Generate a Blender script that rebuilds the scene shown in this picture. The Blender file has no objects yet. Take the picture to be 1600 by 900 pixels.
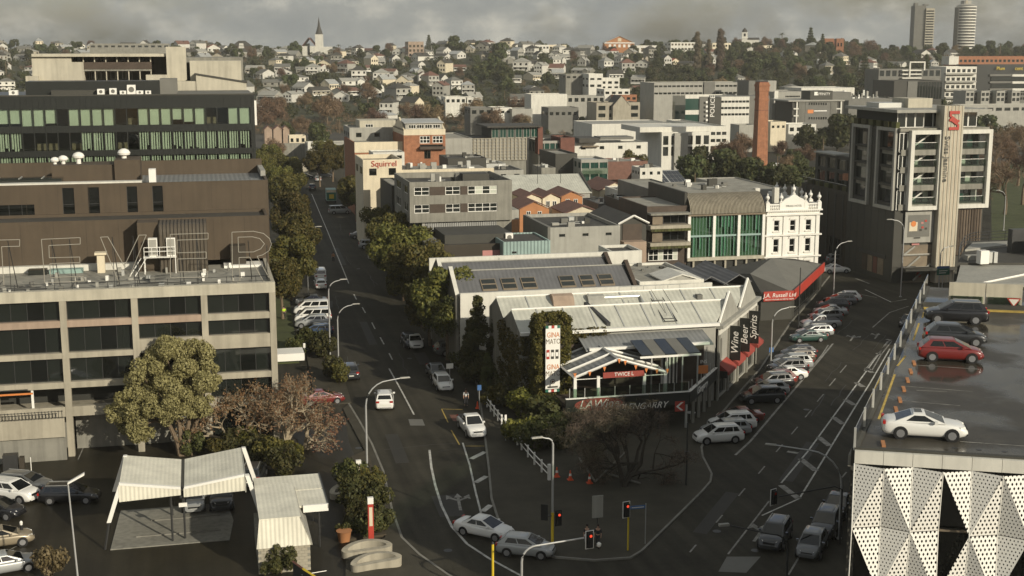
import bpy, bmesh, math, random
import numpy as np
from mathutils import Vector, Matrix
R=math.radians; PI=math.pi
sc=bpy.context.scene; COL=sc.collection
# ---------------------------------------------------------------- camera, sky, sun, exposure
# world x = across the street grid, y = along the street grid away from the camera, z up (metres)
F=2050.; HZ=75.; H=36.; PIT=math.atan((450-HZ)/F); YAW=R(13.5)
cam=bpy.data.cameras.new('camera'); co=bpy.data.objects.new('camera',cam); COL.objects.link(co)
cam.sensor_width=36; cam.lens=36*F/1600; cam.clip_start=.5; cam.clip_end=20000
co.location=(0,0,H); co.rotation_euler=(PI/2-PIT,0,-YAW); sc.camera=co
SUN_EL=R(21.5); SUN_AZ=R(137+13.5)       # azimuth clockwise from +y
sd=Vector((math.sin(SUN_AZ)*math.cos(SUN_EL),math.cos(SUN_AZ)*math.cos(SUN_EL),math.sin(SUN_EL)))
sun=bpy.data.lights.new('sun','SUN'); so=bpy.data.objects.new('sun',sun); COL.objects.link(so)
sun.energy=4.4; sun.angle=R(.6); sun.color=(1,.915,.755); so.rotation_euler=sd.to_track_quat('Z','Y').to_euler(); so.location=(60,-60,80)
w=bpy.data.worlds.new('World'); sc.world=w; w.use_nodes=True
def sky():
    nt=w.node_tree; N=nt.nodes; L=nt.links; bg=N['Background']
    s=N.new('ShaderNodeTexSky'); s.sky_type='NISHITA'; s.sun_disc=False; s.sun_elevation=SUN_EL; s.sun_rotation=SUN_AZ
    s.air_density=1.2; s.dust_density=2.0
    sk=N.new('ShaderNodeMix'); sk.data_type='RGBA'; sk.blend_type='MULTIPLY'; sk.inputs[0].default_value=1
    L.new(s.outputs[0],sk.inputs[6]); sk.inputs[7].default_value=(.95,.98,1.2,1)
    tc=N.new('ShaderNodeTexCoord'); mp=N.new('ShaderNodeMapping'); mp.inputs['Scale'].default_value=(1,1,1.7); L.new(tc.outputs['Generated'],mp.inputs[0])
    def noise(sc_,det,off):
        m=N.new('ShaderNodeMapping'); m.inputs['Location'].default_value=off; L.new(mp.outputs[0],m.inputs[0])
        n=N.new('ShaderNodeTexNoise'); n.inputs['Scale'].default_value=sc_; n.inputs['Detail'].default_value=det; n.inputs['Roughness'].default_value=.58; L.new(m.outputs[0],n.inputs['Vector']); return n
    n1=noise(6.5,9,(3.1,.4,.3)); n2=noise(17,10,(1.7,5.2,.9))
    r1=N.new('ShaderNodeValToRGB'); r1.color_ramp.elements[0].position=.37; r1.color_ramp.elements[1].position=.5; L.new(n1.outputs[0],r1.inputs[0])
    r2=N.new('ShaderNodeValToRGB'); e=r2.color_ramp.elements; e[0].position=.36; e[0].color=(2.85,3.0,2.95,1); e[1].position=.66; e[1].color=(5.9,5.7,4.95,1)
    x=e.new(.5); x.color=(3.5,3.6,3.4,1); L.new(n2.outputs[0],r2.inputs[0])
    m=N.new('ShaderNodeMix'); m.data_type='RGBA'; L.new(r1.outputs[0],m.inputs[0]); L.new(sk.outputs[2],m.inputs[6]); L.new(r2.outputs[0],m.inputs[7])
    L.new(m.outputs[2],bg.inputs[0]); bg.inputs[1].default_value=.1
sky()
sc.view_settings.view_transform='Standard'; sc.view_settings.look='None'; sc.view_settings.exposure=0; sc.view_settings.gamma=1; sc.view_settings.use_curve_mapping=False
sc.render.engine='CYCLES'; sc.cycles.max_bounces=6; sc.cycles.diffuse_bounces=3; sc.cycles.glossy_bounces=3; sc.cycles.transparent_max_bounces=12; sc.cycles.use_denoising=True
# ---------------------------------------------------------------- photograph-to-place helpers
_c,_s=math.cos(PIT),math.sin(PIT); _ct,_st=math.cos(YAW),math.sin(YAW)
def ray(px,py):
    x=px-800; y=450-py; f=F*_c+y*_s
    return x*_ct+f*_st, -x*_st+f*_ct, -F*_s+y*_c
def G(px,py,z=0):
    d=ray(px,py); t=(z-H)/d[2]; return d[0]*t,d[1]*t
def onB(px,py,b):
    d=ray(px,py); t=b/d[1]; return d[0]*t,H+d[2]*t
def onA(px,py,a):
    d=ray(px,py); t=a/d[0]; return d[1]*t,H+d[2]*t
def pr(a,b,z):
    x=a*_ct-b*_st; y=a*_st+b*_ct; z-=H; dep=y*_c-z*_s
    return 800+F*x/dep, 450-F*(y*_s+z*_c)/dep
def ab(x,y): return x*_ct+y*_st, -x*_st+y*_ct     # camera-forward frame -> world
# ---------------------------------------------------------------- materials
M={}
def mat(n,col,rough=.7,var=.18,sc_=.6,bump=0,bsc=30,metal=0,spec=.4,stain=0,coat=0,emit=None):
    m=bpy.data.materials.new(n); m.use_nodes=True; nt=m.node_tree; N=nt.nodes; L=nt.links; p=N['Principled BSDF']
    p.inputs['Roughness'].default_value=rough; p.inputs['Metallic'].default_value=metal; p.inputs['Specular IOR Level'].default_value=spec
    if coat: p.inputs['Coat Weight'].default_value=coat; p.inputs['Coat Roughness'].default_value=.08
    c=(*col,1); p.inputs['Base Color'].default_value=c
    g=None
    if var or bump or stain:
        g=N.new('ShaderNodeNewGeometry')
    if var:
        n1=N.new('ShaderNodeTexNoise'); n1.inputs['Scale'].default_value=sc_; n1.inputs['Detail'].default_value=6; n1.inputs['Roughness'].default_value=.65; L.new(g.outputs['Position'],n1.inputs['Vector'])
        mr=N.new('ShaderNodeMapRange'); mr.inputs[1].default_value=.3; mr.inputs[2].default_value=.7; mr.inputs[3].default_value=1-var; mr.inputs[4].default_value=1+var*.6; L.new(n1.outputs[0],mr.inputs[0])
        v=N.new('ShaderNodeVectorMath'); v.operation='SCALE'; v.inputs[0].default_value=col; L.new(mr.outputs[0],v.inputs['Scale']); out=v.outputs[0]
        if stain:   # vertical rain streaks
            mp=N.new('ShaderNodeMapping'); mp.inputs['Scale'].default_value=(1.6,1.6,.13); L.new(g.outputs['Position'],mp.inputs[0])
            n2=N.new('ShaderNodeTexNoise'); n2.inputs['Scale'].default_value=1.4; n2.inputs['Detail'].default_value=5; L.new(mp.outputs[0],n2.inputs['Vector'])
            m2=N.new('ShaderNodeMapRange'); m2.inputs[1].default_value=.42; m2.inputs[2].default_value=.68; m2.inputs[3].default_value=1; m2.inputs[4].default_value=1-stain; L.new(n2.outputs[0],m2.inputs[0])
            v2=N.new('ShaderNodeVectorMath'); v2.operation='SCALE'; L.new(out,v2.inputs[0]); L.new(m2.outputs[0],v2.inputs['Scale']); out=v2.outputs[0]
        L.new(out,p.inputs['Base Color'])
    if bump:
        n3=N.new('ShaderNodeTexNoise'); n3.inputs['Scale'].default_value=bsc; n3.inputs['Detail'].default_value=4; L.new(g.outputs['Position'],n3.inputs['Vector'])
        b=N.new('ShaderNodeBump'); b.inputs['Strength'].default_value=bump; b.inputs['Distance'].default_value=.05; L.new(n3.outputs[0],b.inputs['Height']); L.new(b.outputs[0],p.inputs['Normal'])
    if emit: p.inputs['Emission Color'].default_value=(*col,1); p.inputs['Emission Strength'].default_value=emit
    M[n]=m; return m
def ribbed(n,col,axis,per,rough=.5,dep=.05,var=.15,lineval=.75,metal=.0):
    # profiled sheet / boards: real relief from a wave along one world axis
    m=mat(n,col,rough,var,.5,metal=metal); nt=m.node_tree; N=nt.nodes; L=nt.links; p=N['Principled BSDF']
    g=N.new('ShaderNodeNewGeometry'); s=N.new('ShaderNodeSeparateXYZ'); L.new(g.outputs['Position'],s.inputs[0])
    a=N.new('ShaderNodeMath'); a.operation='MULTIPLY'; a.inputs[1].default_value=2*PI/per; L.new(s.outputs[axis],a.inputs[0])
    b=N.new('ShaderNodeMath'); b.operation='SINE'; L.new(a.outputs[0],b.inputs[0])
    bp=N.new('ShaderNodeBump'); bp.inputs['Distance'].default_value=dep; bp.inputs['Strength'].default_value=1; L.new(b.outputs[0],bp.inputs['Height']); L.new(bp.outputs[0],p.inputs['Normal'])
    return m
def glass(n,col,rough=.04,ior=1.7):
    m=mat(n,col,rough,0); p=m.node_tree.nodes['Principled BSDF']; p.inputs['IOR'].default_value=ior; p.inputs['Specular IOR Level'].default_value=.6; return m
def clear(n,tint,refl=1.55):
    m=bpy.data.materials.new(n); m.use_nodes=True; nt=m.node_tree; N=nt.nodes; L=nt.links; N.remove(N['Principled BSDF'])
    t=N.new('ShaderNodeBsdfTransparent'); t.inputs[0].default_value=(*tint,1); g=N.new('ShaderNodeBsdfGlossy'); g.inputs['Roughness'].default_value=.03
    f=N.new('ShaderNodeFresnel'); f.inputs[0].default_value=refl; x=N.new('ShaderNodeMixShader'); L.new(f.outputs[0],x.inputs[0]); L.new(t.outputs[0],x.inputs[1]); L.new(g.outputs[0],x.inputs[2])
    L.new(x.outputs[0],N['Material Output'].inputs[0]); M[n]=m; return m
def leafmat(n,cols,trans=.25):
    m=bpy.data.materials.new(n); m.use_nodes=True; nt=m.node_tree; N=nt.nodes; L=nt.links; p=N['Principled BSDF']; p.inputs['Roughness'].default_value=.6; p.inputs['Specular IOR Level'].default_value=.25
    g=N.new('ShaderNodeNewGeometry'); r=N.new('ShaderNodeValToRGB'); e=r.color_ramp.elements
    e[0].color=(*cols[0],1); e[1].color=(*cols[-1],1); e[0].position=.0; e[1].position=1
    for i,c in enumerate(cols[1:-1]): x=e.new((i+1)/(len(cols)-1)); x.color=(*c,1)
    oi=N.new('ShaderNodeObjectInfo'); L.new(g.outputs['Random Per Island'],r.inputs[0])
    hv=N.new('ShaderNodeHueSaturation'); mr=N.new('ShaderNodeMapRange'); mr.inputs[3].default_value=.7; mr.inputs[4].default_value=1.3; L.new(oi.outputs['Random'],mr.inputs[0]); L.new(mr.outputs[0],hv.inputs['Value'])
    m3=N.new('ShaderNodeMapRange'); m3.inputs[3].default_value=.475; m3.inputs[4].default_value=.52; L.new(oi.outputs['Random'],m3.inputs[0]); L.new(m3.outputs[0],hv.inputs['Hue'])
    L.new(r.outputs[0],hv.inputs['Color']); L.new(hv.outputs[0],p.inputs['Base Color'])
    t=N.new('ShaderNodeBsdfTranslucent'); L.new(hv.outputs[0],t.inputs[0]); x=N.new('ShaderNodeMixShader'); x.inputs[0].default_value=trans; L.new(p.outputs[0],x.inputs[1]); L.new(t.outputs[0],x.inputs[2]); L.new(x.outputs[0],N['Material Output'].inputs[0])
    M[n]=m; return m
mat('asphalt',(.046,.042,.031),.75,.34,.16,bump=.25,bsc=9,spec=.1)
mat('asphalt_wet',(.03,.026,.017),.5,.4,.2,bump=.2,bsc=6,spec=.18)
def lanewear(m):
    nt=m.node_tree; N=nt.nodes; L=nt.links; p=N['Principled BSDF']; src=p.inputs['Base Color'].links[0].from_socket
    g=N.new('ShaderNodeNewGeometry'); mp=N.new('ShaderNodeMapping'); mp.inputs['Rotation'].default_value=(0,0,R(2.2)); mp.inputs['Scale'].default_value=(1.1,.035,1); L.new(g.outputs['Position'],mp.inputs[0])
    n=N.new('ShaderNodeTexNoise'); n.inputs['Scale'].default_value=.8; n.inputs['Detail'].default_value=4; L.new(mp.outputs[0],n.inputs['Vector'])
    r=N.new('ShaderNodeMapRange'); r.inputs[1].default_value=.35; r.inputs[2].default_value=.65; r.inputs[3].default_value=.78; r.inputs[4].default_value=1.2; L.new(n.outputs[0],r.inputs[0])
    v=N.new('ShaderNodeVectorMath'); v.operation='SCALE'; L.new(src,v.inputs[0]); L.new(r.outputs[0],v.inputs['Scale'])
    n2=N.new('ShaderNodeTexNoise'); n2.inputs['Scale'].default_value=2.2; n2.inputs['Detail'].default_value=8; n2.inputs['Roughness'].default_value=.8; L.new(g.outputs['Position'],n2.inputs['Vector'])
    r2=N.new('ShaderNodeMapRange'); r2.inputs[1].default_value=.3; r2.inputs[2].default_value=.7; r2.inputs[3].default_value=.82; r2.inputs[4].default_value=1.15; L.new(n2.outputs[0],r2.inputs[0])
    v2=N.new('ShaderNodeVectorMath'); v2.operation='SCALE'; L.new(v.outputs[0],v2.inputs[0]); L.new(r2.outputs[0],v2.inputs['Scale']); L.new(v2.outputs[0],p.inputs['Base Color'])
lanewear(M['asphalt']); lanewear(M['asphalt_wet'])
mat('tar',(.018,.016,.012),.55,.2,1)
mat('patch',(.03,.027,.02),.7,.2,.5)
mat('pavement',(.066,.06,.045),.8,.25,.35,bump=.2,bsc=8,spec=.1)
mat('kerbstone',(.2,.19,.16),.8,.3,.8)
mat('concrete',(.38,.345,.265),.85,.16,.35,bump=.2,bsc=14,stain=.22)
mat('concrete_pale',(.47,.435,.34),.85,.14,.35,bump=.2,bsc=14,stain=.18)
mat('concrete_grey',(.25,.24,.2),.85,.2,.4,bump=.25,bsc=12,stain=.25)
mat('concrete_pink',(.36,.27,.2),.85,.16,.5,stain=.15)
mat('white_paint',(.64,.62,.54),.6,.1,.4,stain=.12)
mat('cream_paint',(.66,.58,.42),.65,.1,.4,stain=.12)
mat('white_trim',(.78,.76,.69),.5,.05)
mat('line_paint',(.5,.49,.44),.7,.5,1.2)
mat('line_worn',(.26,.25,.22),.75,.6,1.5)
mat('yellow_line',(.42,.3,.07),.7,.4,1.5)
mat('brown_clad',(.08,.059,.037),.75,.14,.3,bump=.1,bsc=5,stain=.12)
mat('brown_dark',(.045,.036,.024),.75,.15,.3)
mat('black_clad',(.018,.02,.017),.35,.15,.5,spec=.5)
mat('dark_grey',(.052,.05,.04),.7,.15,.4)
mat('mid_grey',(.15,.146,.126),.7,.15,.4)
mat('light_grey',(.34,.33,.285),.7,.14,.4,stain=.15)
mat('roof_membrane',(.3,.285,.235),.8,.35,.5,stain=0)
mat('roof_dark',(.06,.056,.046),.75,.25,.5)
mat('metal_pole',(.42,.42,.4),.4,.08,metal=.3)
mat('metal_dark',(.05,.05,.048),.45,.1,metal=.3)
mat('wire',(.3,.28,.23),.5,0); mat('galv',(.5,.5,.46),.4,.12,metal=.4)
mat('red',(.4,.045,.028),.5,.1); mat('awning_red',(.3,.055,.04),.7,.15); mat('orange',(.6,.2,.05),.55,.08); mat('yellow',(.62,.45,.03),.5,.08)
mat('pink',(.45,.2,.18),.6,.08); mat('teal',(.26,.37,.33),.6,.1); mat('blue_sign',(.05,.13,.3),.5,0); mat('green_sign',(.03,.14,.09),.5,0)
mat('brick',(.33,.145,.075),.85,.3,1.2,bump=.4,bsc=5,stain=.15); mat('brick_dark',(.16,.07,.05),.85,.25,1.2)
mat('terracotta',(.42,.19,.08),.75,.15,.5); mat('roof_tile',(.17,.085,.06),.75,.3,1.2); mat('roof_red',(.3,.075,.045),.7,.25,.7)
mat('timber',(.2,.16,.11),.75,.25,.9); mat('timber_dark',(.075,.055,.04),.75,.25,.9)
mat('soil',(.06,.048,.03),.95,.3,.6); mat('grass',(.06,.07,.022),.95,.35,.4,bump=.4,bsc=7)
mat('hillground',(.05,.052,.024),.95,.4,.03,bump=.3,bsc=1)
mat('cityground',(.06,.055,.042),.9,.35,.03)
mat('tyre',(.012,.012,.012),.8,0); mat('rim',(.42,.42,.42),.35,0,metal=.7); mat('rim_dark',(.05,.05,.05),.35,0,metal=.6)
mat('lamp_red',(.35,.02,.015),.25,0); mat('lamp_white',(.75,.75,.7),.15,0,spec=.8); mat('plate',(.7,.7,.62),.5,0); mat('trim_black',(.015,.015,.015),.5,0)
mat('interior',(.03,.03,.025),.8,0); mat('blind',(.56,.6,.52),.7,.1,.5); mat('blind_pale',(.5,.52,.43),.7,.1,.5); mat('curtain',(.38,.33,.25),.8,.2,2)
glass('glass',(.014,.017,.014)); glass('glass_green',(.02,.06,.045)); glass('glass_dark',(.006,.007,.006)); glass('car_glass',(.008,.009,.009),.03,1.55); glass('solar',(.012,.014,.02),.12)
clear('glazing',(.82,.86,.81)); clear('glazing_green',(.6,.76,.68)); clear('balustrade_glass',(.72,.8,.74))
mat('bark',(.17,.125,.08),.9,.3,3); mat('bark_pale',(.34,.28,.19),.9,.3,3); mat('bark_dark',(.045,.037,.027),.9,.3,3)
mat('skin',(.4,.24,.16),.6,0); mat('hair',(.03,.02,.015),.7,0); mat('cloth_white',(.6,.6,.58),.9,.1); mat('cloth_dark',(.03,.03,.035),.9,.1); mat('hivis',(.5,.75,.03),.8,0); mat('cone',(.7,.1,.03),.6,.1)
PAINT={'white':(.74,.73,.68),'silver':(.36,.37,.36),'grey':(.13,.135,.135),'dark':(.028,.03,.032),'black':(.009,.009,.01),'red':(.16,.014,.011),'blue':(.03,.06,.12),'green':(.02,.06,.045),'gold':(.3,.25,.17),'dred':(.14,.03,.02),'teal':(.08,.2,.17),'bronze':(.09,.07,.05)}
for k,v in PAINT.items(): mat('paint_'+k,v,.35,0,coat=.8,spec=.5,metal=.25 if k in('silver','grey','gold','blue','bronze','dark') else 0)
ribbed('roof_rib_white',(.49,.485,.41),0,.5,.55,.012,.2); ribbed('roof_rib_grey',(.2,.205,.2),0,.5,.5,.015,.15); ribbed('clad_ribs',(.085,.07,.05),0,.35,.55,.06)
ribbed('canopy_white',(.7,.67,.55),0,.3,.6,.004,.2); ribbed('canopy_rib',(.68,.65,.53),0,.3,.6,.014,.15); ribbed('teal_rib',(.27,.36,.33),0,.5,.6,.05); ribbed('grey_rib_v',(.3,.3,.28),0,.35,.6,.05); ribbed('stone_rib',(.46,.4,.3),0,.62,.8,.05,.2)
ribbed('roof_slate',(.13,.13,.13),0,.5,.6,.012,.2); ribbed('weatherboard',(.6,.58,.51),2,.2,.6,.02,.08); ribbed('timber_slats',(.15,.115,.08),0,.4,.7,.06,.25)
leafmat('leaf_olive',[(.13,.112,.045),(.25,.215,.095),(.33,.285,.14),(.18,.155,.06)]); leafmat('leaf_dark',[(.030,.038,.014),(.068,.074,.022),(.101,.095,.027),(.047,.057,.016)])
leafmat('leaf_street',[(.043,.049,.014),(.109,.102,.026),(.152,.128,.032),(.065,.072,.020)]); leafmat('leaf_hedge',[(.036,.042,.013),(.078,.082,.026),(.12,.112,.036)])
leafmat('leaf_hill',[(.035,.048,.019),(.072,.088,.032),(.096,.099,.035),(.048,.056,.022)]); leafmat('leaf_brown',[(.12,.06,.035),(.18,.09,.05),(.15,.09,.05),(.2,.12,.065)],.1)
leafmat('leaf_ivy',[(.048,.053,.013),(.112,.109,.022),(.184,.160,.035)]); leafmat('twig_brown',[(.125,.081,.050),(.200,.131,.075),(.088,.062,.037)],.05); leafmat('twig_grey',[(.204,.162,.108),(.132,.102,.066),(.090,.072,.048)],.05)
# ---------------------------------------------------------------- mesh building
class MB:
    def __init__(s): s.v=[]; s.f=[]
    def add(s,vs,fs): o=len(s.v); s.v+= [tuple(p) for p in vs]; s.f+=[tuple(i+o for i in f) for f in fs]; return s
    def quad(s,*p): return s.add(p,[tuple(range(len(p)))])
    def box(s,x0,x1,y0,y1,z0,z1):
        return s.add([(x0,y0,z0),(x1,y0,z0),(x1,y1,z0),(x0,y1,z0),(x0,y0,z1),(x1,y0,z1),(x1,y1,z1),(x0,y1,z1)],[(3,2,1,0),(4,5,6,7),(0,1,5,4),(1,2,6,5),(2,3,7,6),(3,0,4,7)])
    def prism(s,poly,z0,z1):
        n=len(poly); vs=[(x,y,z0) for x,y in poly]+[(x,y,z1) for x,y in poly]
        return s.add(vs,[tuple(range(n-1,-1,-1)),tuple(range(n,2*n))]+[(i,(i+1)%n,n+(i+1)%n,n+i) for i in range(n)])
    def hull2(s,A,B):      # two equal loops joined and capped
        n=len(A); return s.add(list(A)+list(B),[tuple(range(n-1,-1,-1)),tuple(range(n,2*n))]+[(i,(i+1)%n,n+(i+1)%n,n+i) for i in range(n)])
    def gable(s,x0,x1,y0,y1,z0,z1,ax='x',th=.15,ov=.3):   # roof skin with ridge along ax
        if ax=='x':
            m=(y0+y1)/2
            A=[(x0-ov,y0-ov,z0),(x0-ov,m,z1),(x0-ov,y1+ov,z0),(x0-ov,y1+ov,z0-th),(x0-ov,m,z1-th),(x0-ov,y0-ov,z0-th)]; B=[(x1+ov,p[1],p[2]) for p in A]
        else:
            m=(x0+x1)/2
            A=[(x0-ov,y0-ov,z0),(m,y0-ov,z1),(x1+ov,y0-ov,z0),(x1+ov,y0-ov,z0-th),(m,y0-ov,z1-th),(x0-ov,y0-ov,z0-th)]; B=[(p[0],y1+ov,p[2]) for p in A]
        n=6; return s.add(A+B,[(0,1,4,5),(1,2,3,4),(6,11,10,7),(7,10,9,8)]+[(i,(i+1)%n,n+(i+1)%n,n+i) for i in range(n)])
    def hip(s,x0,x1,y0,y1,z0,z1,ov=.4,fr=None):
        x0-=ov;x1+=ov;y0-=ov;y1+=ov; d=min(x1-x0,y1-y0)/2*.96 if fr is None else fr
        if x1-x0>=y1-y0: r0=(x0+d,(y0+y1)/2,z1); r1=(x1-d,(y0+y1)/2,z1); fs=[(0,1,5,4),(1,2,5),(2,3,4,5),(3,0,4)]
        else: r0=((x0+x1)/2,y0+d,z1); r1=((x0+x1)/2,y1-d,z1); fs=[(0,1,4),(1,2,5,4),(2,3,5),(3,0,4,5)]
        return s.add([(x0,y0,z0),(x1,y0,z0),(x1,y1,z0),(x0,y1,z0),r0,r1],fs+[(3,2,1,0)])
    def tube(s,pts,r,n=8,r2=None,caps=True):
        pts=[Vector(p) for p in pts]; k=len(pts); rings=[]; up=Vector((0,0,1))
        for i,p in enumerate(pts):
            t=(pts[min(i+1,k-1)]-pts[max(i-1,0)]).normalized(); u=t.cross(up if abs(t.z)<.95 else Vector((1,0,0))).normalized(); v=t.cross(u)
            rr=r if r2 is None else r+(r2-r)*i/(k-1)
            rings.append([p+(u*math.cos(2*PI*j/n)+v*math.sin(2*PI*j/n))*rr for j in range(n)])
        vs=[q for g in rings for q in g]; fs=[(i*n+j,i*n+(j+1)%n,(i+1)*n+(j+1)%n,(i+1)*n+j) for i in range(k-1) for j in range(n)]
        if caps: fs+=[tuple(range(n-1,-1,-1)),tuple((k-1)*n+j for j in range(n))]
        return s.add(vs,fs)
    def lathe(s,prof,n=12,c=(0,0)):   # profile [(r,z)] round the z axis
        vs=[(c[0]+r*math.cos(2*PI*j/n),c[1]+r*math.sin(2*PI*j/n),z) for r,z in prof for j in range(n)]; k=len(prof)
        fs=[(i*n+j,i*n+(j+1)%n,(i+1)*n+(j+1)%n,(i+1)*n+j) for i in range(k-1) for j in range(n)]+[tuple(range(n-1,-1,-1)),tuple((k-1)*n+j for j in range(n))]
        return s.add(vs,fs)
    def strip(s,pts,w,z=.006):       # flat painted line along a polyline
        P=[Vector((p[0],p[1],0)) for p in pts]; k=len(P); vs=[]
        for i,p in enumerate(P):
            t=(P[min(i+1,k-1)]-P[max(i-1,0)]).normalized(); n=Vector((-t.y,t.x,0))*w/2
            vs+=[(p.x+n.x,p.y+n.y,z),(p.x-n.x,p.y-n.y,z)]
        return s.add(vs,[(2*i,2*i+1,2*i+3,2*i+2) for i in range(k-1)])
    def mesh(s,name,smooth=None):
        m=bpy.data.meshes.new(name); m.from_pydata(s.v,[],s.f)
        if smooth: m.shade_smooth(); m.set_sharp_from_angle(angle=R(smooth))
        m.update(); return m
    def build(s,name,mt,parent=None,smooth=None,base=None):
        m=s.mesh(name,smooth); m.materials.append(M[mt] if isinstance(mt,str) else mt); return link(name,m,parent,base)
def link(name,me,parent=None,base=None):
    o=bpy.data.objects.new(name,me); COL.objects.link(o)
    if parent is not None:
        o.parent=parent
        if 'abs' in parent:                     # parts modelled in world coordinates
            o.location=[-v for v in parent['abs']]
    return o
def tag(o,label,cat=None,group=None,kind=None):
    if label: o['label']=label
    if cat: o['category']=cat
    if group: o['group']=group
    if kind: o['kind']=kind
    return o
ROOTS={}
def thing(name,label,cat,loc=(0,0,0),rot=0,group=None,absolute=False):
    o=bpy.data.objects.new(name,None); COL.objects.link(o); o.location=loc; o.rotation_euler=(0,0,rot); o.empty_display_size=.3
    if absolute: o['abs']=[float(v) for v in loc]
    return tag(o,label,cat,group)
def struct(name,mb,mt): return tag(mb.build(name,mt),None,kind='structure')
def dup(root,loc,rot=0,label=None,group=None,mats=None,scale=None):
    def cp(o,par):
        c=o.copy(); COL.objects.link(c); c.parent=par
        if mats and o.type=='MESH' and o.data.materials and o.data.materials[0].name in mats:
            c.material_slots[0].link='OBJECT'; c.material_slots[0].material=M[mats[o.data.materials[0].name]]
        for k in KIDS(o): cp(k,c)
        return c
    r=cp(root,None); r.location=loc; r.rotation_euler=(0,0,rot)
    if scale: r.scale=scale if not isinstance(scale,(int,float)) else (scale,)*3
    if label: r['label']=label
    if group: r['group']=group
    return r
_kids={}
def KIDS(o):
    k=o.name
    if k not in _kids: _kids[k]=[c for c in bpy.data.objects if c.parent==o]
    return _kids[k]
_unit={}
def obox(name,mt,par,x0,x1,y0,y1,z0,z1,rot=0,pivot=None):
    """one box part sharing a unit cube; world coordinates when the parent is absolute"""
    if mt not in _unit:
        m=MB().box(-.5,.5,-.5,.5,-.5,.5).mesh('box_'+mt); m.materials.append(M[mt]); _unit[mt]=m
    o=bpy.data.objects.new(name,_unit[mt]); COL.objects.link(o); o.scale=(abs(x1-x0),abs(y1-y0),abs(z1-z0))
    l=Vector(((x0+x1)/2,(y0+y1)/2,(z0+z1)/2))
    if par is not None:
        o.parent=par; q=par
        while q is not None:
            if 'abs' in q: l-=Vector(q['abs']); break
            if q.parent is None: break
            l-=Vector(q.location); q=q.parent
    o.location=l; o.rotation_euler=(0,0,rot); return o
# ---- facades: a frame has u along the wall, d inward, z up
class Fr:
    def __init__(s,x,y,phi): s.x,s.y,s.phi=x,y,phi; s.c,s.s=math.cos(phi),math.sin(phi)
    def p(s,u,d,z): return (s.x+u*s.c-d*s.s, s.y+u*s.s+d*s.c, z)
def S(b): return Fr(0,b,0)                      # faces the camera side; u = x
def E(a): return Fr(a,0,PI/2)                   # faces +x; u = y
def Wf(a): return Fr(a,0,-PI/2)                 # faces -x; u = -y
def wall(mb,fr,u0,u1,z0,z1,ops=(),dep=.2,thick=None):
    us=sorted({u0,u1,*[v for o in ops for v in o[:2] if u0<v<u1]}); zs=sorted({z0,z1,*[v for o in ops for v in o[2:4] if z0<v<z1]})
    for i in range(len(us)-1):
        for j in range(len(zs)-1):
            cu,cz=(us[i]+us[i+1])/2,(zs[j]+zs[j+1])/2
            if any(o[0]<cu<o[1] and o[2]<cz<o[3] for o in ops): continue
            mb.quad(fr.p(us[i],0,zs[j]),fr.p(us[i+1],0,zs[j]),fr.p(us[i+1],0,zs[j+1]),fr.p(us[i],0,zs[j+1]))
    for o in ops:
        a,b,c,d=o[:4]
        for q in (((a,c),(b,c)),((b,c),(b,d)),((b,d),(a,d)),((a,d),(a,c))):
            (ua,za),(ub,zb)=q; mb.quad(fr.p(ua,0,za),fr.p(ub,0,zb),fr.p(ub,dep,zb),fr.p(ua,dep,za))
    return mb
_win={}
def window(root,fr,u0,u1,z0,z1,nx=1,nz=1,t=.06,dep=.12,fm='white_trim',gm='glass',panes=True,name='window',proud=0.):
    """window frame part with pane sub-parts, in an opening (or proud of a plain wall)"""
    w,h=u1-u0,z1-z0; key=(round(w,2),round(h,2),nx,nz,t,fm); 
    if key not in _win:
        b=MB(); b.box(0,w,0,.06,0,t).box(0,w,0,.06,h-t,h).box(0,t,0,.06,t,h-t).box(w-t,w,0,.06,t,h-t)
        for i in range(1,nx): b.box(w*i/nx-t/2,w*i/nx+t/2,.004,.056,t,h-t)
        for j in range(1,nz): b.box(t,w-t,.008,.052,h*j/nz-t/2,h*j/nz+t/2)
        m=b.mesh('window'); m.materials.append(M[fm]); _win[key]=m
    o=bpy.data.objects.new(name,_win[key]); COL.objects.link(o); o.parent=root
    off=Vector(root['abs']) if 'abs' in root else Vector((0,0,0))
    o.location=Vector(fr.p(u0,dep-proud,z0))-off; o.rotation_euler=(0,0,fr.phi)
    if panes:
        for i in range(nx):
            for j in range(nz):
                g=gm if isinstance(gm,str) else gm[(i+j*nx)%len(gm)]
                q=obox('pane',g,None,0,1,0,1,0,1); q.parent=o; q.scale=(w/nx-.004,.02,h/nz-.004); q.location=(w*(i+.5)/nx,.03,h*(j+.5)/nz)
    else:
        q=obox('pane',gm if isinstance(gm,str) else gm[0],None,0,1,0,1,0,1); q.parent=o; q.scale=(w-.01,.02,h-.01); q.location=(w/2,.03,h/2)
    return o
def grid(u0,u1,n,z0,z1,m,gu=.35,gz=.4):
    """n x m openings spread over a wall; gu, gz = share taken by piers and spandrels"""
    du=(u1-u0)/n; dz=(z1-z0)/m
    return [(u0+du*(i+gu/2),u0+du*(i+1-gu/2),z0+dz*(j+gz/2),z0+dz*(j+1-gz/2)) for j in range(m) for i in range(n)]
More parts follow.
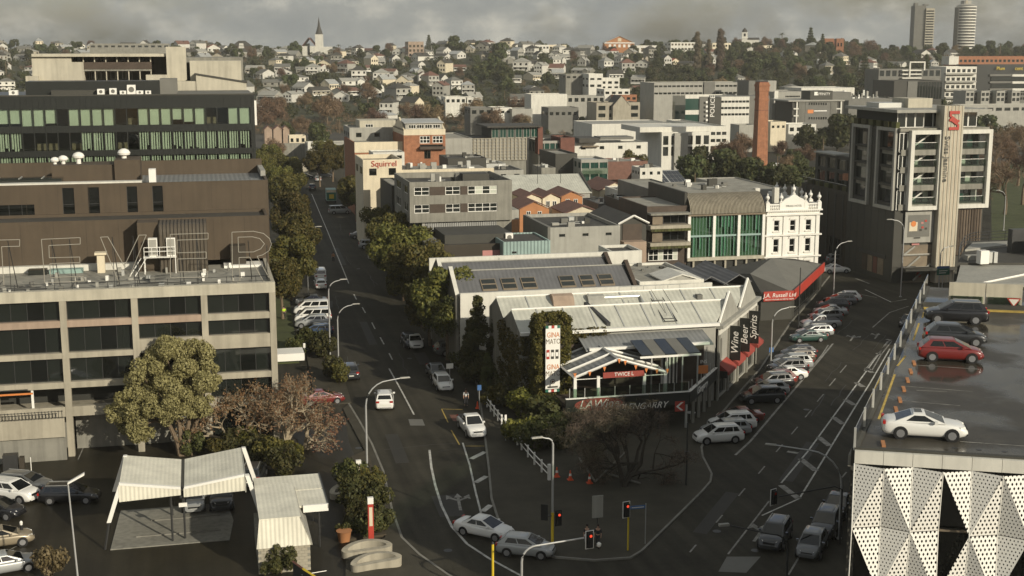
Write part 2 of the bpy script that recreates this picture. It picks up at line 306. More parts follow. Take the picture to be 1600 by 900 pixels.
def block(root,a0,a1,b0,b1,z0,z1,wm,rm='roof_membrane',S_=(),E_=(),W_=(),par=.5,pt=.25,win=None,name='wall'):
    """flat-roofed block: walls with real openings, parapet and roof deck. openings in u of each frame"""
    mb=MB(); wall(mb,S(b0),a0,a1,z0,z1,S_); wall(mb,E(a1),b0,b1,z0,z1,E_); wall(mb,Wf(a0),-b1,-b0,z0,z1,W_)
    mb.quad((a0,b1,z0),(a1,b1,z0),(a1,b1,z1),(a0,b1,z1))
    i=pt   # parapet top and inner faces
    for p,q,r,s in (((a0,b0),(a1,b0),(a1-i,b0+i),(a0+i,b0+i)),((a1,b0),(a1,b1),(a1-i,b1-i),(a1-i,b0+i)),((a1,b1),(a0,b1),(a0+i,b1-i),(a1-i,b1-i)),((a0,b1),(a0,b0),(a0+i,b0+i),(a0+i,b1-i))):
        mb.quad((*p,z1),(*q,z1),(*r,z1),(*s,z1)); mb.quad((*s,z1),(*r,z1),(*r,z1-par),(*s,z1-par))
    o=mb.build(name,wm,root)
    MB().quad((a0+i,b0+i,z1-par),(a1-i,b0+i,z1-par),(a1-i,b1-i,z1-par),(a0+i,b1-i,z1-par)).build('roof',rm,root)
    if win:
        for f,l in ((S(b0),S_),(E(a1),E_),(Wf(a0),W_)):
            for q in l: window(root,f,*q[:4],**win)
    return o
TMP=bpy.data.scenes.new('scratch')
def bake(o):
    """evaluated mesh of a temporary object, worked out in a scratch scene"""
    TMP.collection.objects.link(o); vl=TMP.view_layers[0]; vl.update(); m=bpy.data.meshes.new_from_object(o.evaluated_get(vl.depsgraph)); bpy.data.objects.remove(o); m.materials.clear(); return m
def text(name,s,size,mt,par,loc,rot=(PI/2,0,0),ext=.03,align='CENTER',sx=1,shear=0):
    c=bpy.data.curves.new(name,'FONT'); c.body=s; c.size=size; c.extrude=ext; c.align_x=align; c.align_y='CENTER'; c.shear=shear; c.resolution_u=3
    m=bake(bpy.data.objects.new(name,c)); bpy.data.curves.remove(c); m.materials.append(M[mt]); o=bpy.data.objects.new(name,m); COL.objects.link(o); o.rotation_euler=rot; o.scale=(sx,1,1)
    l=Vector(loc)
    if par is not None:
        o.parent=par
        if 'abs' in par: l-=Vector(par['abs'])
    o.location=l; return o
def rootB(name,label,cat,a,b,group=None): return thing(name,label,cat,(a,b,0),0,group,True)
rnd=random.Random(7)
# ================================================================ setting: ground, streets, hill
def cl(b): return 19.9+(b-127)*.038               # centre line of the left street
struct('ground',MB().quad((-1700,-300,-.04),(2400,-300,-.04),(2400,2100,-.04),(-1700,2100,-.04)),'cityground')
road=struct('road',MB().quad((-90,28,0),(230,28,0),(230,440,0),(-90,440,0)),'asphalt')
def hz(X,Y):                                       # hill height at camera-frame position
    t=(Y-(570+25*math.sin(X*.009+1)))/600.; t=max(0,min(1.12,t)); s=t*t*(3-2*min(t,1)) if t<1 else 1
    z=33*(.55*min(t,1)+.45*s)*(1+.05*math.sin(X*.011)+.035*math.sin(X*.027+2))
    z+=(1.6*math.sin(X*.021+Y*.013)+1.2*math.sin(X*.045-Y*.02))*min(1,t*2)
    z+=max(0,(X-380)/330)*3*min(t,1)
    if Y>1230: z-=(Y-1230)*.05
    return z-.05
def hill():
    mb=MB(); nx,ny=80,46; X0,X1=-1150,1250
    P=[ab(X0+(X1-X0)*i/nx,545+(1700-545)*j/ny)+(hz(X0+(X1-X0)*i/nx,545+(1700-545)*j/ny),) for j in range(ny+1) for i in range(nx+1)]
    mb.add(P,[(j*(nx+1)+i,j*(nx+1)+i+1,(j+1)*(nx+1)+i+1,(j+1)*(nx+1)+i) for j in range(ny) for i in range(nx)])
    o=struct('hill',mb,'hillground'); o.data.shade_smooth()
hill()
struct('car_park_asphalt',MB().quad((-60,40,.004),*[(*G(*q),.004) for q in ((760,1150),(640,900),(600,850),(575,760),(545,690),(540,655))],(-60,121,.004)),'asphalt_wet')
# left footway and garden strip
pl=[G(*q) for q in ((545,632),(562,660),(581,695),(599,738),(613,800),(628,842),(655,868),(700,900),(760,935))]
pk=pl+[G(*q) for q in ((640,960),(540,905),(540,868),(602,842),(590,770),(570,705),(543,655),(536,640))]
struct('footway',MB().prism(pk,0,.12),'pavement')
pk=[(cl(b)-5.6,b) for b in (131,150,200,260,330,400)]+[(cl(b)-9.2,b) for b in (400,330,260,200,150,131)]
struct('footway',MB().prism(pk,0,.12),'pavement')
# wedge between the two streets
wl=[(cl(b)+8.4,b) for b in (420,330,240,180,150)]+[G(*q) for q in ((745,600),(752,640),(758,685),(764,735),(768,780),(782,824),(805,843),(832,860),(868,872),(930,877),(985,873),(1003,862),(1060,806),(1098,768),(1110,754),(1112,742),(1106,730),(1098,715),(1096,700),(1110,668),(1150,620),(1188,577),(1235,505),(1268,468),(1296,432))]+[(112,230),(118,300),(140,420)]
struct('block_footway',MB().prism(wl,0,.12),'pavement')
kb=MB()
for pts in (wl[4:30],pl):
    for i in range(len(pts)-1):
        p,q=Vector(pts[i]),Vector(pts[i+1]); t=(q-p).normalized(); n=Vector((-t.y,t.x))*.09
        kb.prism([p-n,q-n,q+n,p+n],0,.135)
struct('kerb',kb,'kerbstone')
# verge planting bed by the left footway
struct('planting_bed',MB().prism([G(*q) for q in ((533,848),(604,838),(592,768),(575,705),(540,720))],.0,.2),'soil')
struct('planting_bed',MB().prism([G(*q) for q in ((335,722),(450,740),(465,690),(440,668),(330,700))],.0,.18),'soil')
# ---- painted markings (parts of the road)
def mark(pts,w=.14,m='line_paint',name='lane_line',z=.006,flat=False):
    mb=MB()
    if flat: mb.quad(*[(*G(*p),z) for p in pts])
    else: mb.strip([G(*p) for p in pts],w,z)
    return mb.build(name,m,road)
for l in (((487,303),(512,362),(545,443)),((553,460),(557,468)),((566,480),(571,489)),((581,504),(586,514)),((594,527),(600,538)),((608,552),(613,562)),((608,576),(628,612),(647,648))): mark(l,.16)
mark(((671,703),(674,730),(680,758),(690,790),(706,823),(730,850),(765,873),(815,900)),.2); mark(((723,692),(734,727),(743,768),(752,803),(762,824)),.16)
for l in (((736,717),(758,706)),((743,754),(760,744)),((754,799),(767,789))): mark(l,.5)
for l in (((690,639),(723,640)),((690,639),(700,660)),((705,672),(718,695)),((727,697),(757,697))): mark(l,.12,'yellow_line')
mark(((638,655),(660,655),(664,665),(641,665)),flat=True,m='mid_grey',name='road_patch'); mark(((702,648),(728,648),(732,658),(708,658)),flat=True,m='brick_dark',name='road_patch',z=.007)
mark(((440,480),(520,470),(520,480),(445,492)),flat=True,m='patch',name='road_patch',z=.003)
for y in (742,760,780,800,820): mark(((589+(y-742)*.28,y),(592+(y-742)*.28,y+8)),.2,'yellow_line')
for q in ((640,868),(660,883),(685,898)): mark((q,(q[0]+9,q[1]+6)),.25,'orange')
def arrow(px,py,dx,dy,s=1,m='line_worn',two=True):
    a,b=G(px,py); t=Vector(G(px+dx,py+dy))-Vector((a,b)); t.normalize(); n=Vector((-t.y,t.x)); P=lambda u,v:(a+t.x*u*s+n.x*v*s,b+t.y*u*s+n.y*v*s,.006)
    mb=MB().quad(P(-2,-.12),P(-2,.12),P(1,.12),P(1,-.12))
    for k in ((1,-1) if two else (1,)):
        mb.quad(P(.2,.1*k),P(.6,.1*k),P(1.2,.75*k),P(.8,.75*k)).quad(P(.55,1.0*k),P(1.7,.95*k),P(1.15,.45*k))
    mb.quad(P(1,-.35),P(2,0),P(1,.35)); mb.build('turn_arrow',m,road)
arrow(717,784,-6,-30)
arrow(1188,832,16,-22,1,two=False); arrow(1332,528,12,-16,.9); arrow(1370,525,12,-16,.9,two=False)
c7=lambda x,y:(960+x/2.6475,560+y/2.6475)
mark((c7(500,400),c7(560,345),c7(845,10),c7(905,-62)),.22,'line_worn')
mark((c7(470,810),c7(640,590)),.14,'line_worn'); mark((c7(690,515),c7(800,385)),.15,'line_paint'); mark((c7(800,385),c7(1059,30),c7(1130,-70)),.15); mark((c7(610,650),c7(765,580),c7(860,425),c7(990,210),c7(1059,100),c7(1140,-40)),.15)
for p,q in (((690,525),(762,580)),((770,415),(833,465)),((845,325),(890,362)),((905,243),(946,272)),((955,170),(993,193)),((1000,100),(1030,118)),((1042,44),(1068,60))): mark((c7(*p),c7(*q)),.6,'line_worn')
for x,y in ((855,160),(805,225),(748,295),(685,368),(612,458),(530,550),(437,660),(328,783),(905,95),(950,40)): mark((c7(x-16,y+19),c7(x+10,y-12)),.13,'line_worn')
mark([c7(*q) for q in ((430,882),(465,820),(605,820),(545,887))],flat=True,m='mid_grey',name='road_patch',z=.003)
mark((c7(720,895),c7(830,710)),.14,'line_worn'); mark((c7(935,500),c7(960,470)),.14,'line_worn')
c3=lambda x,y:(1230+x/6,430+y/6)
mark((c3(720,900),c3(850,740),c3(960,610)),.15,'line_worn'); mark((c3(790,900),c3(880,745),c3(980,620)),.15,'line_worn'); mark((c3(800,490),c3(960,350),c3(1140,290)),.18,'line_worn')
mark((c3(690,180),c3(840,210)),.2,'line_worn'); mark((c3(730,135),c3(975,252),c3(1120,225)),.2); mark((c3(205,890),c3(330,740),c3(385,655)),.16,'line_worn'); mark((c3(640,30),(1358,443)),.3,'line_worn')
for p,q in (((740,870),(790,895)),((840,730),(880,745)),((930,600),(975,612))): mark((c3(*p),c3(*q)),.5,'line_worn')
mark(((960+715/2.6475,560+385/2.6475),(960+760/2.6475,560+392/2.6475)),.5,'line_worn')
# parking-lot lines and tyre-dark patches
for p,q in (((9,845),(28,828)),((20,868),(30,877)),((96,680),(85,708)),((55,680),(48,702)),((130,700),(122,718)),((20,690),(18,706))): mark((p,q),.1,'line_worn',z=.012)
for l in (((0,867),(33,850)),): mark(l,.1,'line_worn',z=.012)
# grass verge on the left of the street
struct('grass_verge',MB().prism([(7.2,150),(10.6,150),(12.5,196),(9.2,196)],0,.16),'grass')
# utility covers and patches worn into the asphalt
for i,(x,y) in enumerate(((642,470),(560,700),(700,860),(1060,790),(1260,640),(590,610),(1180,860),(640,560),(560,420),(1120,830))):
    a,b=G(x,y); MB().lathe([(.32,.003),(.32,.009)],14,(a,b)).build('utility_cover','metal_dark',road)
for i,(x,y,w_,l_) in enumerate(((620,700,1.2,9),(575,520,1.0,14),(1120,800,1.1,10),(660,560,1.4,6),(1250,720,1.2,12),(530,400,1.1,20),(700,790,2,5))):
    a,b=G(x,y); t=R(37 if x>1000 else 2); c_,s_=math.cos(t),math.sin(t); MB().quad(*[(a+u*c_+v*s_,b-u*s_+v*c_,.0035) for u,v in ((-w_/2,-l_/2),(w_/2,-l_/2),(w_/2,l_/2),(-w_/2,l_/2))]).build('road_patch','patch',road)
q=random.Random(8)
for i in range(26):   # tar seams and cracks
    if i<16: b0=q.uniform(95,300); a0=cl(b0)+q.uniform(-5,7.5); P=[(a0,b0)]; d=(.04,1) if i%3 else (1,.05)
    else: b0=q.uniform(95,150); u=(b0-112)*.75; a0=50+u+q.uniform(0,9); P=[(a0,b0)]; d=(.6,.8) if i%3 else (.8,-.5)
    for k in range(6): P.append((P[-1][0]+d[0]*1.6+q.uniform(-.25,.25),P[-1][1]+d[1]*1.6+q.uniform(-.25,.25)))
    MB().strip(P,q.uniform(.05,.1),.0045).build('tar_seam','tar',road)
# ================================================================ left-hand office complex
def pb(root,name,mt,b,dep,x0,y0,x1,y1,z0=None):
    """box part whose camera-side face on plane y=b covers the given photograph rectangle"""
    ym=(y0+y1)/2; xm=(x0+x1)/2
    a0=onB(x0,ym,b)[0]; a1=onB(x1,ym,b)[0]; z1=onB(xm,y0,b)[1]; zb=onB(xm,y1,b)[1] if z0 is None else z0
    return obox(name,mt,root,a0,a1,b,b+dep,zb,z1)
def mush(name,label,x,y,z,s=1,mt='white_trim'):
    t=thing(name,label,'roof vent',(x,y,z)); MB().lathe([(.22*s,0),(.22*s,.5*s)],10).build('duct',mt,t,40)
    MB().lathe([(.2*s,.5*s),(.5*s,.62*s),(.55*s,.8*s),(.42*s,1.02*s),(.15*s,1.15*s)],12).build('cowl',mt,t,40); return t
def acunit(x,y,z,w=1,d=.8,h=.9,label='boxy white air conditioner on a flat roof',mt='light_grey',rot=0,group='rooftop air conditioners'):
    t=thing('air_conditioner',label,'air conditioner',(x,y,z),rot,group)
    MB().box(-w/2,w/2,-d/2,d/2,.12,h).build('casing',mt,t); MB().box(-w/2,w/2,-d/2,-d/2+.1,0,.12).box(-w/2,w/2,d/2-.1,d/2,0,.12).build('skid','metal_dark',t)
    f=MB(); 
    for i in range(10):
        f.quad(*[(.28*h*math.cos(2*PI*(i+k)/10)*1,-d/2-.006,.12+(h-.12)/2+.28*h*math.sin(2*PI*(i+k)/10)) for k in (0,1)],(0,-d/2-.006,.12+(h-.12)/2))
    f.build('fan_grille','mid_grey',t); return t
def L1():
    b=119.; z1=15.1; aR=6.45; aL=-42.
    r=rootB('concrete_office_building','low concrete office block with dark ribbon windows and rooftop wire letters','building',aR,b)
    cols=[6.17-6.05*i for i in range(9)]
    bands=[(14.15,z1,'concrete_pale'),(11.8,12.4,'concrete'),(9.0,9.5,'concrete'),(6.3,6.85,'concrete'),(3.7,4.6,'concrete')]
    for i,(za,zb,m) in enumerate(bands):
        for k in range(8):
            x1=cols[k] if k else aR; x0=cols[k+1]
            if i==2 and k<2: obox('spandrel',m,r,x0,x1,b+.03,b+.6,9.15,10.4); continue
            obox('spandrel','concrete_pink' if (i==1 and 0<k<4) else m,r,x0,x1,b+(0 if i==0 else .03),b+.6,za,zb)
    for k,x in enumerate(cols): obox('column','concrete',r,x-.28,x+.28,b-.02,b+.62,0,14.14)
    obox('corner_column','concrete',r,aR-.5,aR+.02,b+14.2,b+14.9,0,14.14)
    # side wall to the street and inner core
    mb=MB(); wall(mb,E(aR-.02),b+.62,b+14.2,0,15,[(b+1.5,b+6.5,10.5,13.4),(b+7.2,b+13.5,10.5,13.4),(b+1.5,b+6.5,6.8,9.2),(b+7.2,b+13.5,6.8,9.2)],.3); mb.quad((aL,b+15,0),(aR,b+15,0),(aR,b+15,15),(aL,b+15,15)); mb.build('wall','concrete',r)
    for q in ((b+1.5,b+6.5,10.5,13.4),(b+7.2,b+13.5,10.5,13.4),(b+1.5,b+6.5,6.8,9.2),(b+7.2,b+13.5,6.8,9.2)): window(r,E(aR-.02),*q,4,1,.06,.25,'metal_dark','glass_dark')
    # glazing, one strip of panes per bay and storey
    for (za,zb) in ((12.4,14.15),(9.5,11.8),(6.85,9.0),(4.6,6.3),(.3,3.7)):
        for k in range(5):
            x1=cols[k]-.28; x0=cols[k+1]+.28
            if za==9.5 and k<2: za2=10.4
            else: za2=za
            if za==4.6 and k in (2,3): 
                continue
            if za==.3 and k>0: continue
            window(r,S(b),x0,x1,za2,zb,4,1,.05,.5,'metal_dark',['glass','glass','glass_dark','glass'],name='window')
    obox('floor_slab','concrete_grey',r,aL,aR-.03,b+.61,b+14.9,11.9,12.3); obox('floor_slab','concrete_grey',r,aL,aR-.03,b+.61,b+14.9,9.1,9.4); obox('floor_slab','concrete_grey',r,aL,aR-.03,b+.61,b+14.9,6.4,6.7); obox('floor_slab','concrete',r,aL,aR-.03,b+.61,b+14.9,3.8,4.3)
    obox('core_wall','interior',r,aL,aR-1,b+3.2,b+14.9,.1,13.5)
    obox('lower_wall','concrete_grey',r,aL,-12.3,b+2.9,b+3.1,0,3.65); obox('lower_wall','concrete_grey',r,-11.7,-.2,b+2.4,b+2.7,0,3.65); obox('lot_wall','concrete_grey',r,aL,-12.3,b-.9,b-.7,0,2.2); obox('terrace_wall','concrete',r,aL,-12.3,b-1.2,b-.9,2.2,3.9)
    obox('balcony_post','white_trim',r,-15.1,-14.9,b+.2,b+.4,4.6,6.3)
    obox('roof','roof_membrane',r,aL,aR-.3,b+.6,b+15,14.3,14.5)
    obox('parapet','concrete',r,aR-.32,aR+.01,b+.6,b+15,13.6,15.0)
    obox('flashing','white_paint',r,aL,-4.1,b+14.2,b+14.98,14.5,15.1); obox('flashing','white_trim',r,2.2,aR-.4,b+12.5,b+14.9,14.5,14.75)
    # roof-edge railing
    mb=MB()
    for x in np.arange(aL,aR,2.6): mb.tube([(x,b+1.2,14.5),(x,b+1.2,15.6)],.03,5)
    mb.tube([(aL,b+1.2,15.55),(aR-.5,b+1.2,15.55)],.025,5); mb.tube([(aL,b+1.2,15.1),(aR-.5,b+1.2,15.1)],.02,5); mb.build('railing','metal_dark',r)
    mb=MB()
    for k in range(26):
        x=rnd.uniform(-20,5); y=rnd.uniform(b+2,b+9); l=rnd.uniform(1,4); t=rnd.choice((0,PI/2,.3)); mb.tube([(x,y,14.62),(x+l*math.cos(t),y+l*math.sin(t),14.62)],.035,4)
    mb.build('cable_tray','metal_dark',r)
    for k in range(40):
        x=rnd.uniform(-21,6); y=rnd.uniform(b+2,b+13); s=rnd.uniform(.15,.5); obox('roof_box',rnd.choice(['light_grey','white_trim','mid_grey','galv']),r,x,x+s,y,y+s,14.5,14.5+rnd.uniform(.15,.6))
    obox('skylight','glass',r,-16.2,-14.5,b+12.6,b+13.9,14.5,15.0); obox('skylight','teal',r,-14.3,-11.2,b+12.9,b+13.9,14.5,14.9)
    obox('flue','cream_paint',r,-9.8,-9.1,b+12.5,b+13.2,14.5,16.2); obox('flue_cap','cream_paint',r,-10,-8.9,b+12.3,b+13.4,16.28,16.5)
    # ladder platform with two cabinets
    mb=MB(); bb=b+10.6
    for x in (-5.3,-2.4): 
        for y in (bb,bb+1.3): mb.tube([(x,y,14.5),(x,y,16.1)],.05,5)
    for z in (16.1,16.7,17.1): mb.tube([(-5.3,bb,z),(-2.4,bb,z)],.035,5)
    for x in np.linspace(-5.3,-2.4,5): mb.tube([(x,bb,16.1),(x,bb,17.1)],.03,5)
    mb.box(-5.4,-2.3,bb,bb+1.4,16.05,16.12)
    for x in (-6.1,-5.6): mb.tube([(x+.5,bb,16.1),(x-.6,bb-1,14.5)],.04,5)
    mb.build('service_platform','white_trim',r)
    for i,x in enumerate((-4.9,-3.2)):
        c=obox('cabinet','white_trim',r,x,x+.85,bb+.5,bb+1.2,16.13,17.9); obox('cabinet_door','light_grey',r,x+.08,x+.77,bb+.47,bb+.5,16.25,17.8)
    # wire-outline sign letters standing on the roof
    bp=122.3; q2=lambda x,y:(x/3.461,240+y/3.461); q7=lambda x,y:(x/6.427,330+y/6.427)
    L={'T':[(-32,376),(30.8,374.3),(30.5,384.8),(2.3,385.5),(6,446),(-9,446),(-12,386),(-32,387)],
       'E':[q7(*p) for p in ((415,283),(805,265),(805,330),(490,345),(495,468),(800,460),(803,515),(500,527),(510,665),(835,655),(835,700),(450,718))],
       'V':[q2(*p) for p in ((543,452),(583,450),(672,608),(752,441),(791,440),(690,690),(640,690))],
       'E.':[q2(*p) for p in ((920,437),(1125,430),(1125,462),(957,468),(957,537),(1115,532),(1115,566),(960,570),(962,640),(1120,634),(1122,668),(922,672))]}
    for k,P in L.items():
        t=thing('sign_letter',{'T':'leftmost of the wire-outline rooftop letters, a T cut by the picture edge','E':'wire-outline rooftop letter E standing left of the V','V':'wire-outline V among the rooftop letters above the concrete office','E.':'wire-outline rooftop letter E standing right of the V'}[k],'sign letter',(*([onB(*P[0],bp)[0],bp]),14.5),0,'wire rooftop letters',True)
        W=[(onB(*p,bp)[0],bp,onB(*p,bp)[1]) for p in P]; mb=MB()
        for i in range(len(W)): mb.tube([W[i],W[(i+1)%len(W)]],.035,5)
        mb.build('outline','wire',t); mb=MB(); xs=[w_[0] for w_ in W]; zt=max(w_[2] for w_ in W)
        for f in (.25,.7): x=min(xs)+(max(xs)-min(xs))*f; mb.tube([(x,bp+.05,zt-.1),(x+.3,bp+2.2,14.5)],.04,5); mb.tube([(x,bp+.05,14.5),(x,bp+.05,zt-.5)],.03,5)
        mb.build('strut','metal_dark',t)
    t=thing('sign_letter','rightmost of the wire-outline rooftop letters, the R near the corner','sign letter',(4,bp,14.5),0,'wire rooftop letters',True); mb=MB()
    Rp=[q2(*p) for p in ((1258,690),(1254,425),(1370,420),(1425,432),(1458,460),(1467,490),(1455,525),(1420,548),(1390,556),(1465,690),(1425,690),(1350,560),(1292,562),(1297,690))]; Ri=[q2(*p) for p in ((1287,452),(1365,450),(1405,460),(1430,488),(1410,515),(1370,532),(1290,533))]
    for P in (Rp,Ri):
        W=[(onB(*p,bp)[0],bp,onB(*p,bp)[1]) for p in P]
        for i in range(len(W)): mb.tube([W[i],W[(i+1)%len(W)]],.035,5)
    mb.build('outline','wire',t); MB().tube([(4.3,bp+.05,18.5),(4.6,bp+2.2,14.5)],.04,5).tube([(6,bp+.05,18),(6,bp+2.2,14.5)],.04,5).build('strut','metal_dark',t)
    # canopy over the side entrance and orange barrier arm
    obox('entrance_canopy','white_trim',r,aR+.03,aR+2.6,b+2,b+4.5,7.2,7.9)
L1()
def L2():
    b=134.; aR=6.75; aL=-52
    r=rootB('brown_clad_building','windowless brown clad block behind the wire rooftop letters','building',aR,b)
    block(r,aL,aR,b,140,0,19.35,'brown_clad','roof_dark',par=.3)
    obox('buttress','brown_clad',r,-5.9,-3.95,131.4,b-.01,14.5,19.3)
    mb=MB(); pts=[]
    for k in range(7): t=PI/2*k/6; pts.append((130.6+1.1*(1-math.sin(t)),18.1+1.1*(1-math.cos(t))) if 0 else (130.4+1.0*(1-math.cos(t)),18.2+1.0*math.sin(t)))
    P=[(130.4,14.5)]+pts+[(133.98,19.2),(133.98,14.5)]; A=[(-3.9,y,z) for y,z in P]; B=[(.67,y,z) for y,z in P]; mb.hull2(A,B); mb.build('plant_enclosure','clad_ribs',r)
    obox('louvre_panel','brown_dark',r,2.9,4.4,132.2,133.9,14.5,16.6)
    mb=MB()   # joints of the cladding panels
    for x in np.arange(-20,6,3.05): mb.box(x,x+.025,b-.012,b+.01,15.1,19.3)
    mb.build('panel_joint','brown_dark',r)
    r=rootB('brown_upper_building','taller brown block with four slim vertical windows and a ribbed grey roof','building',7.2,140)
    z=22.35; ops=[(-13.45,-12.3,18.6,22.0),(-10.95,-9.85,18.6,22.0),(-7.15,-6.1,18.6,22.0),(-4.6,-3.55,18.6,22.0),(-26,-16.2,18.2,20.4)]
    block(r,aL,7.2,140,152.5,15,z,'brown_clad','roof_rib_grey',ops,par=.35)
    for q in ops[:4]: window(r,S(140),*q,1,2,.05,.15,'metal_dark','glass_dark')
    window(r,S(140),*ops[4],8,1,.05,.15,'metal_dark','glass_dark')
    mb=MB()
    for x in np.arange(-20,7,3.05): mb.box(x,x+.025,139.988,140.01,19,22.3)
    mb.build('panel_joint','brown_dark',r)
    obox('back_parapet','brown_clad',r,aL,7.19,152.2,152.7,22,23.6); obox('side_parapet','light_grey',r,6.7,7.22,145,152.2,22.3,22.9)
    pb(r,'plant_room','brown_clad',144,4,81,258,179,285,22); pb(r,'plant_room','brown_clad',143.5,5,179,250,219,284,22)
    obox('roof_coping','white_paint',r,-30,-5.6,140.3,141.6,22.02,22.5); obox('roof_glazing','glass',r,-32,-13.6,142,144.5,22.02,22.8)
    for i in range(8): obox('glazing_bar','galv',r,-31+i*2.2,-30.9+i*2.2,141.9,144.6,22.8,22.86)
    obox('hatch_frame','white_trim',r,-4.9,-4.2,141.2,142.6,22.02,23.6)
    for i,(x,y,s) in enumerate(((86,257,.9),(99,256,1.0),(123,254,1.2),(194,250,1.3))):
        a_,z_=onB(x,y,146); mush('roof_vent',['squat','wide','pointed','tall'][i]+' white ventilator cowl on the brown plant room roof',a_,146,z_-.2,0.95*s)
L2()
def L3():
    b=158.; aR=6.85; aL=-60; rr=random.Random(3)
    r=rootB('black_glass_office','black office block with three rows of glazing and pale green blinds','building',aR,b)
    zt=onB(395,148,b)[1]; zf=lambda y:onB(200,y,b)[1]-.0
    rows=[(zf(195.5),zf(169.5)),(zf(234),zf(206)),(zf(262),zf(243))]
    ops=[(aL,aR-.5,*q) for q in rows]
    mb=MB(); wall(mb,S(b),aL,aR,0,zt,ops,.25); wall(mb,E(aR),b,b+18,0,zt,[(b+1,b+17,*q) for q in rows],.2); mb.quad((aL,b,zt),(aR,b,zt),(aR,b+18,zt),(aL,b+18,zt)); mb.quad((aL,b+18,0),(aR,b+18,0),(aR,b+18,zt),(aL,b+18,zt)); mb.build('wall','black_clad',r)
    obox('parapet_cap','dark_grey',r,aL,aR+.05,b-.05,b+.4,zt,zt+.15)
    for q in rows: window(r,E(aR),b+1,b+17,*q,8,1,.05,.15,'metal_dark','glass_dark')
    pw=1.27; n=int((aR-.5+25)/pw)
    for j,(z0,z1) in enumerate(rows):
        obox('interior_wall','interior',r,aL,aR-.5,b+4.5,b+4.6,z0-.3,z1+.3); obox('floor_slab','interior',r,aL,aR-.5,b+.3,b+4.5,z0-.3,z0-.05)
        for i in range(n):
            x1=aR-.5-i*pw; x0=x1-pw; obox('mullion','black_clad',r,x0-.05,x0+.05,b-.06,b+.3,z0,z1)
            obox('pane','glazing',r,x0+.05,x1-.05,b+.2,b+.22,z0,z1)
            px=pr(x0+.6,b,z0)[0]
            dark=(j==0 and (178<px<222 or 318<px<350 or (88<px<104))) or (j==1 and (40<px<146 and rr.random()<.85 or 178<px<222)) or (j==2 and 184<px<224)
            if dark: 
                if rr.random()<.4: obox('desk','timber',r,x0+.1,x1-.1,b+1.2,b+1.9,z0+.0,z0+.75)
                continue
            if j==0: 
                d=rr.choice((0,0,0,.15,.0,.3))*(z1-z0); obox('blind','blind',r,x0+.06,x1-.06,b+.3,b+.32,z0+d,z1)
            else:
                mb=MB(); k=4
                for s_ in range(k):
                    u=x0+.06+(pw-.12)*s_/k; mb.box(u,u+(pw-.12)/k*rr.uniform(.45,.75),b+.3,b+.315,z0+(rr.uniform(0,.5) if rr.random()<.25 else 0),z1)
                mb.build('blind','blind',r)
    fins=MB()
    for i in range(int((aR+25)/.64)): x=aR-.3-i*.64; 
    for i in range(48):
        x=aR-.3-i*.64
        for (za,zb) in ((rows[0][1]+.05,zt-.2),(rows[1][1]+.05,rows[0][0]-.05),(rows[2][1]+.05,rows[1][0]-.05)): fins.box(x,x+.05,b-.05,b,za,zb)
    tag(fins.build('facade_fins','black_clad',r),None,kind='stuff')
    pb(r,'roof_plant','black_clad',b+4,5,40,127,250,156,zt-.1); pb(r,'roof_plant','mid_grey',b+4.5,4,250,123,277,150,zt-.1); pb(r,'roof_plant','dark_grey',b+2,3,80,141,178,153,zt-.1); pb(r,'roof_plant','mid_grey',b+3,12,277,146,394,149.5,zt-.1)
    for i,(x0,y0,x1,y1) in enumerate(((153,136,163,146),(172,136,182,147),(188,139,197,146),(200,136,212,152),(214,146,224,153),(228,147,236,152),(16,145,28,154))):
        a0,z0=onB((x0+x1)/2,y1,b+1.5); z1=onB((x0+x1)/2,y0,b+1.5)[1]; wd=(x1-x0)*.078
        acunit(a0,b+1.5,zt+.02,wd,.9,max(.5,z1-z0),'%s white air conditioner on the black glass office roof'%['leftmost of six middle','second of six middle','third of six middle, low','tallest','fifth of six middle, low','rightmost of six middle','far left'][i],'white_trim')
    obox('vent_stack','white_trim',r,aR+.3,aR+.6,b+8,b+8.3,zt-4,zt-1)
L3()
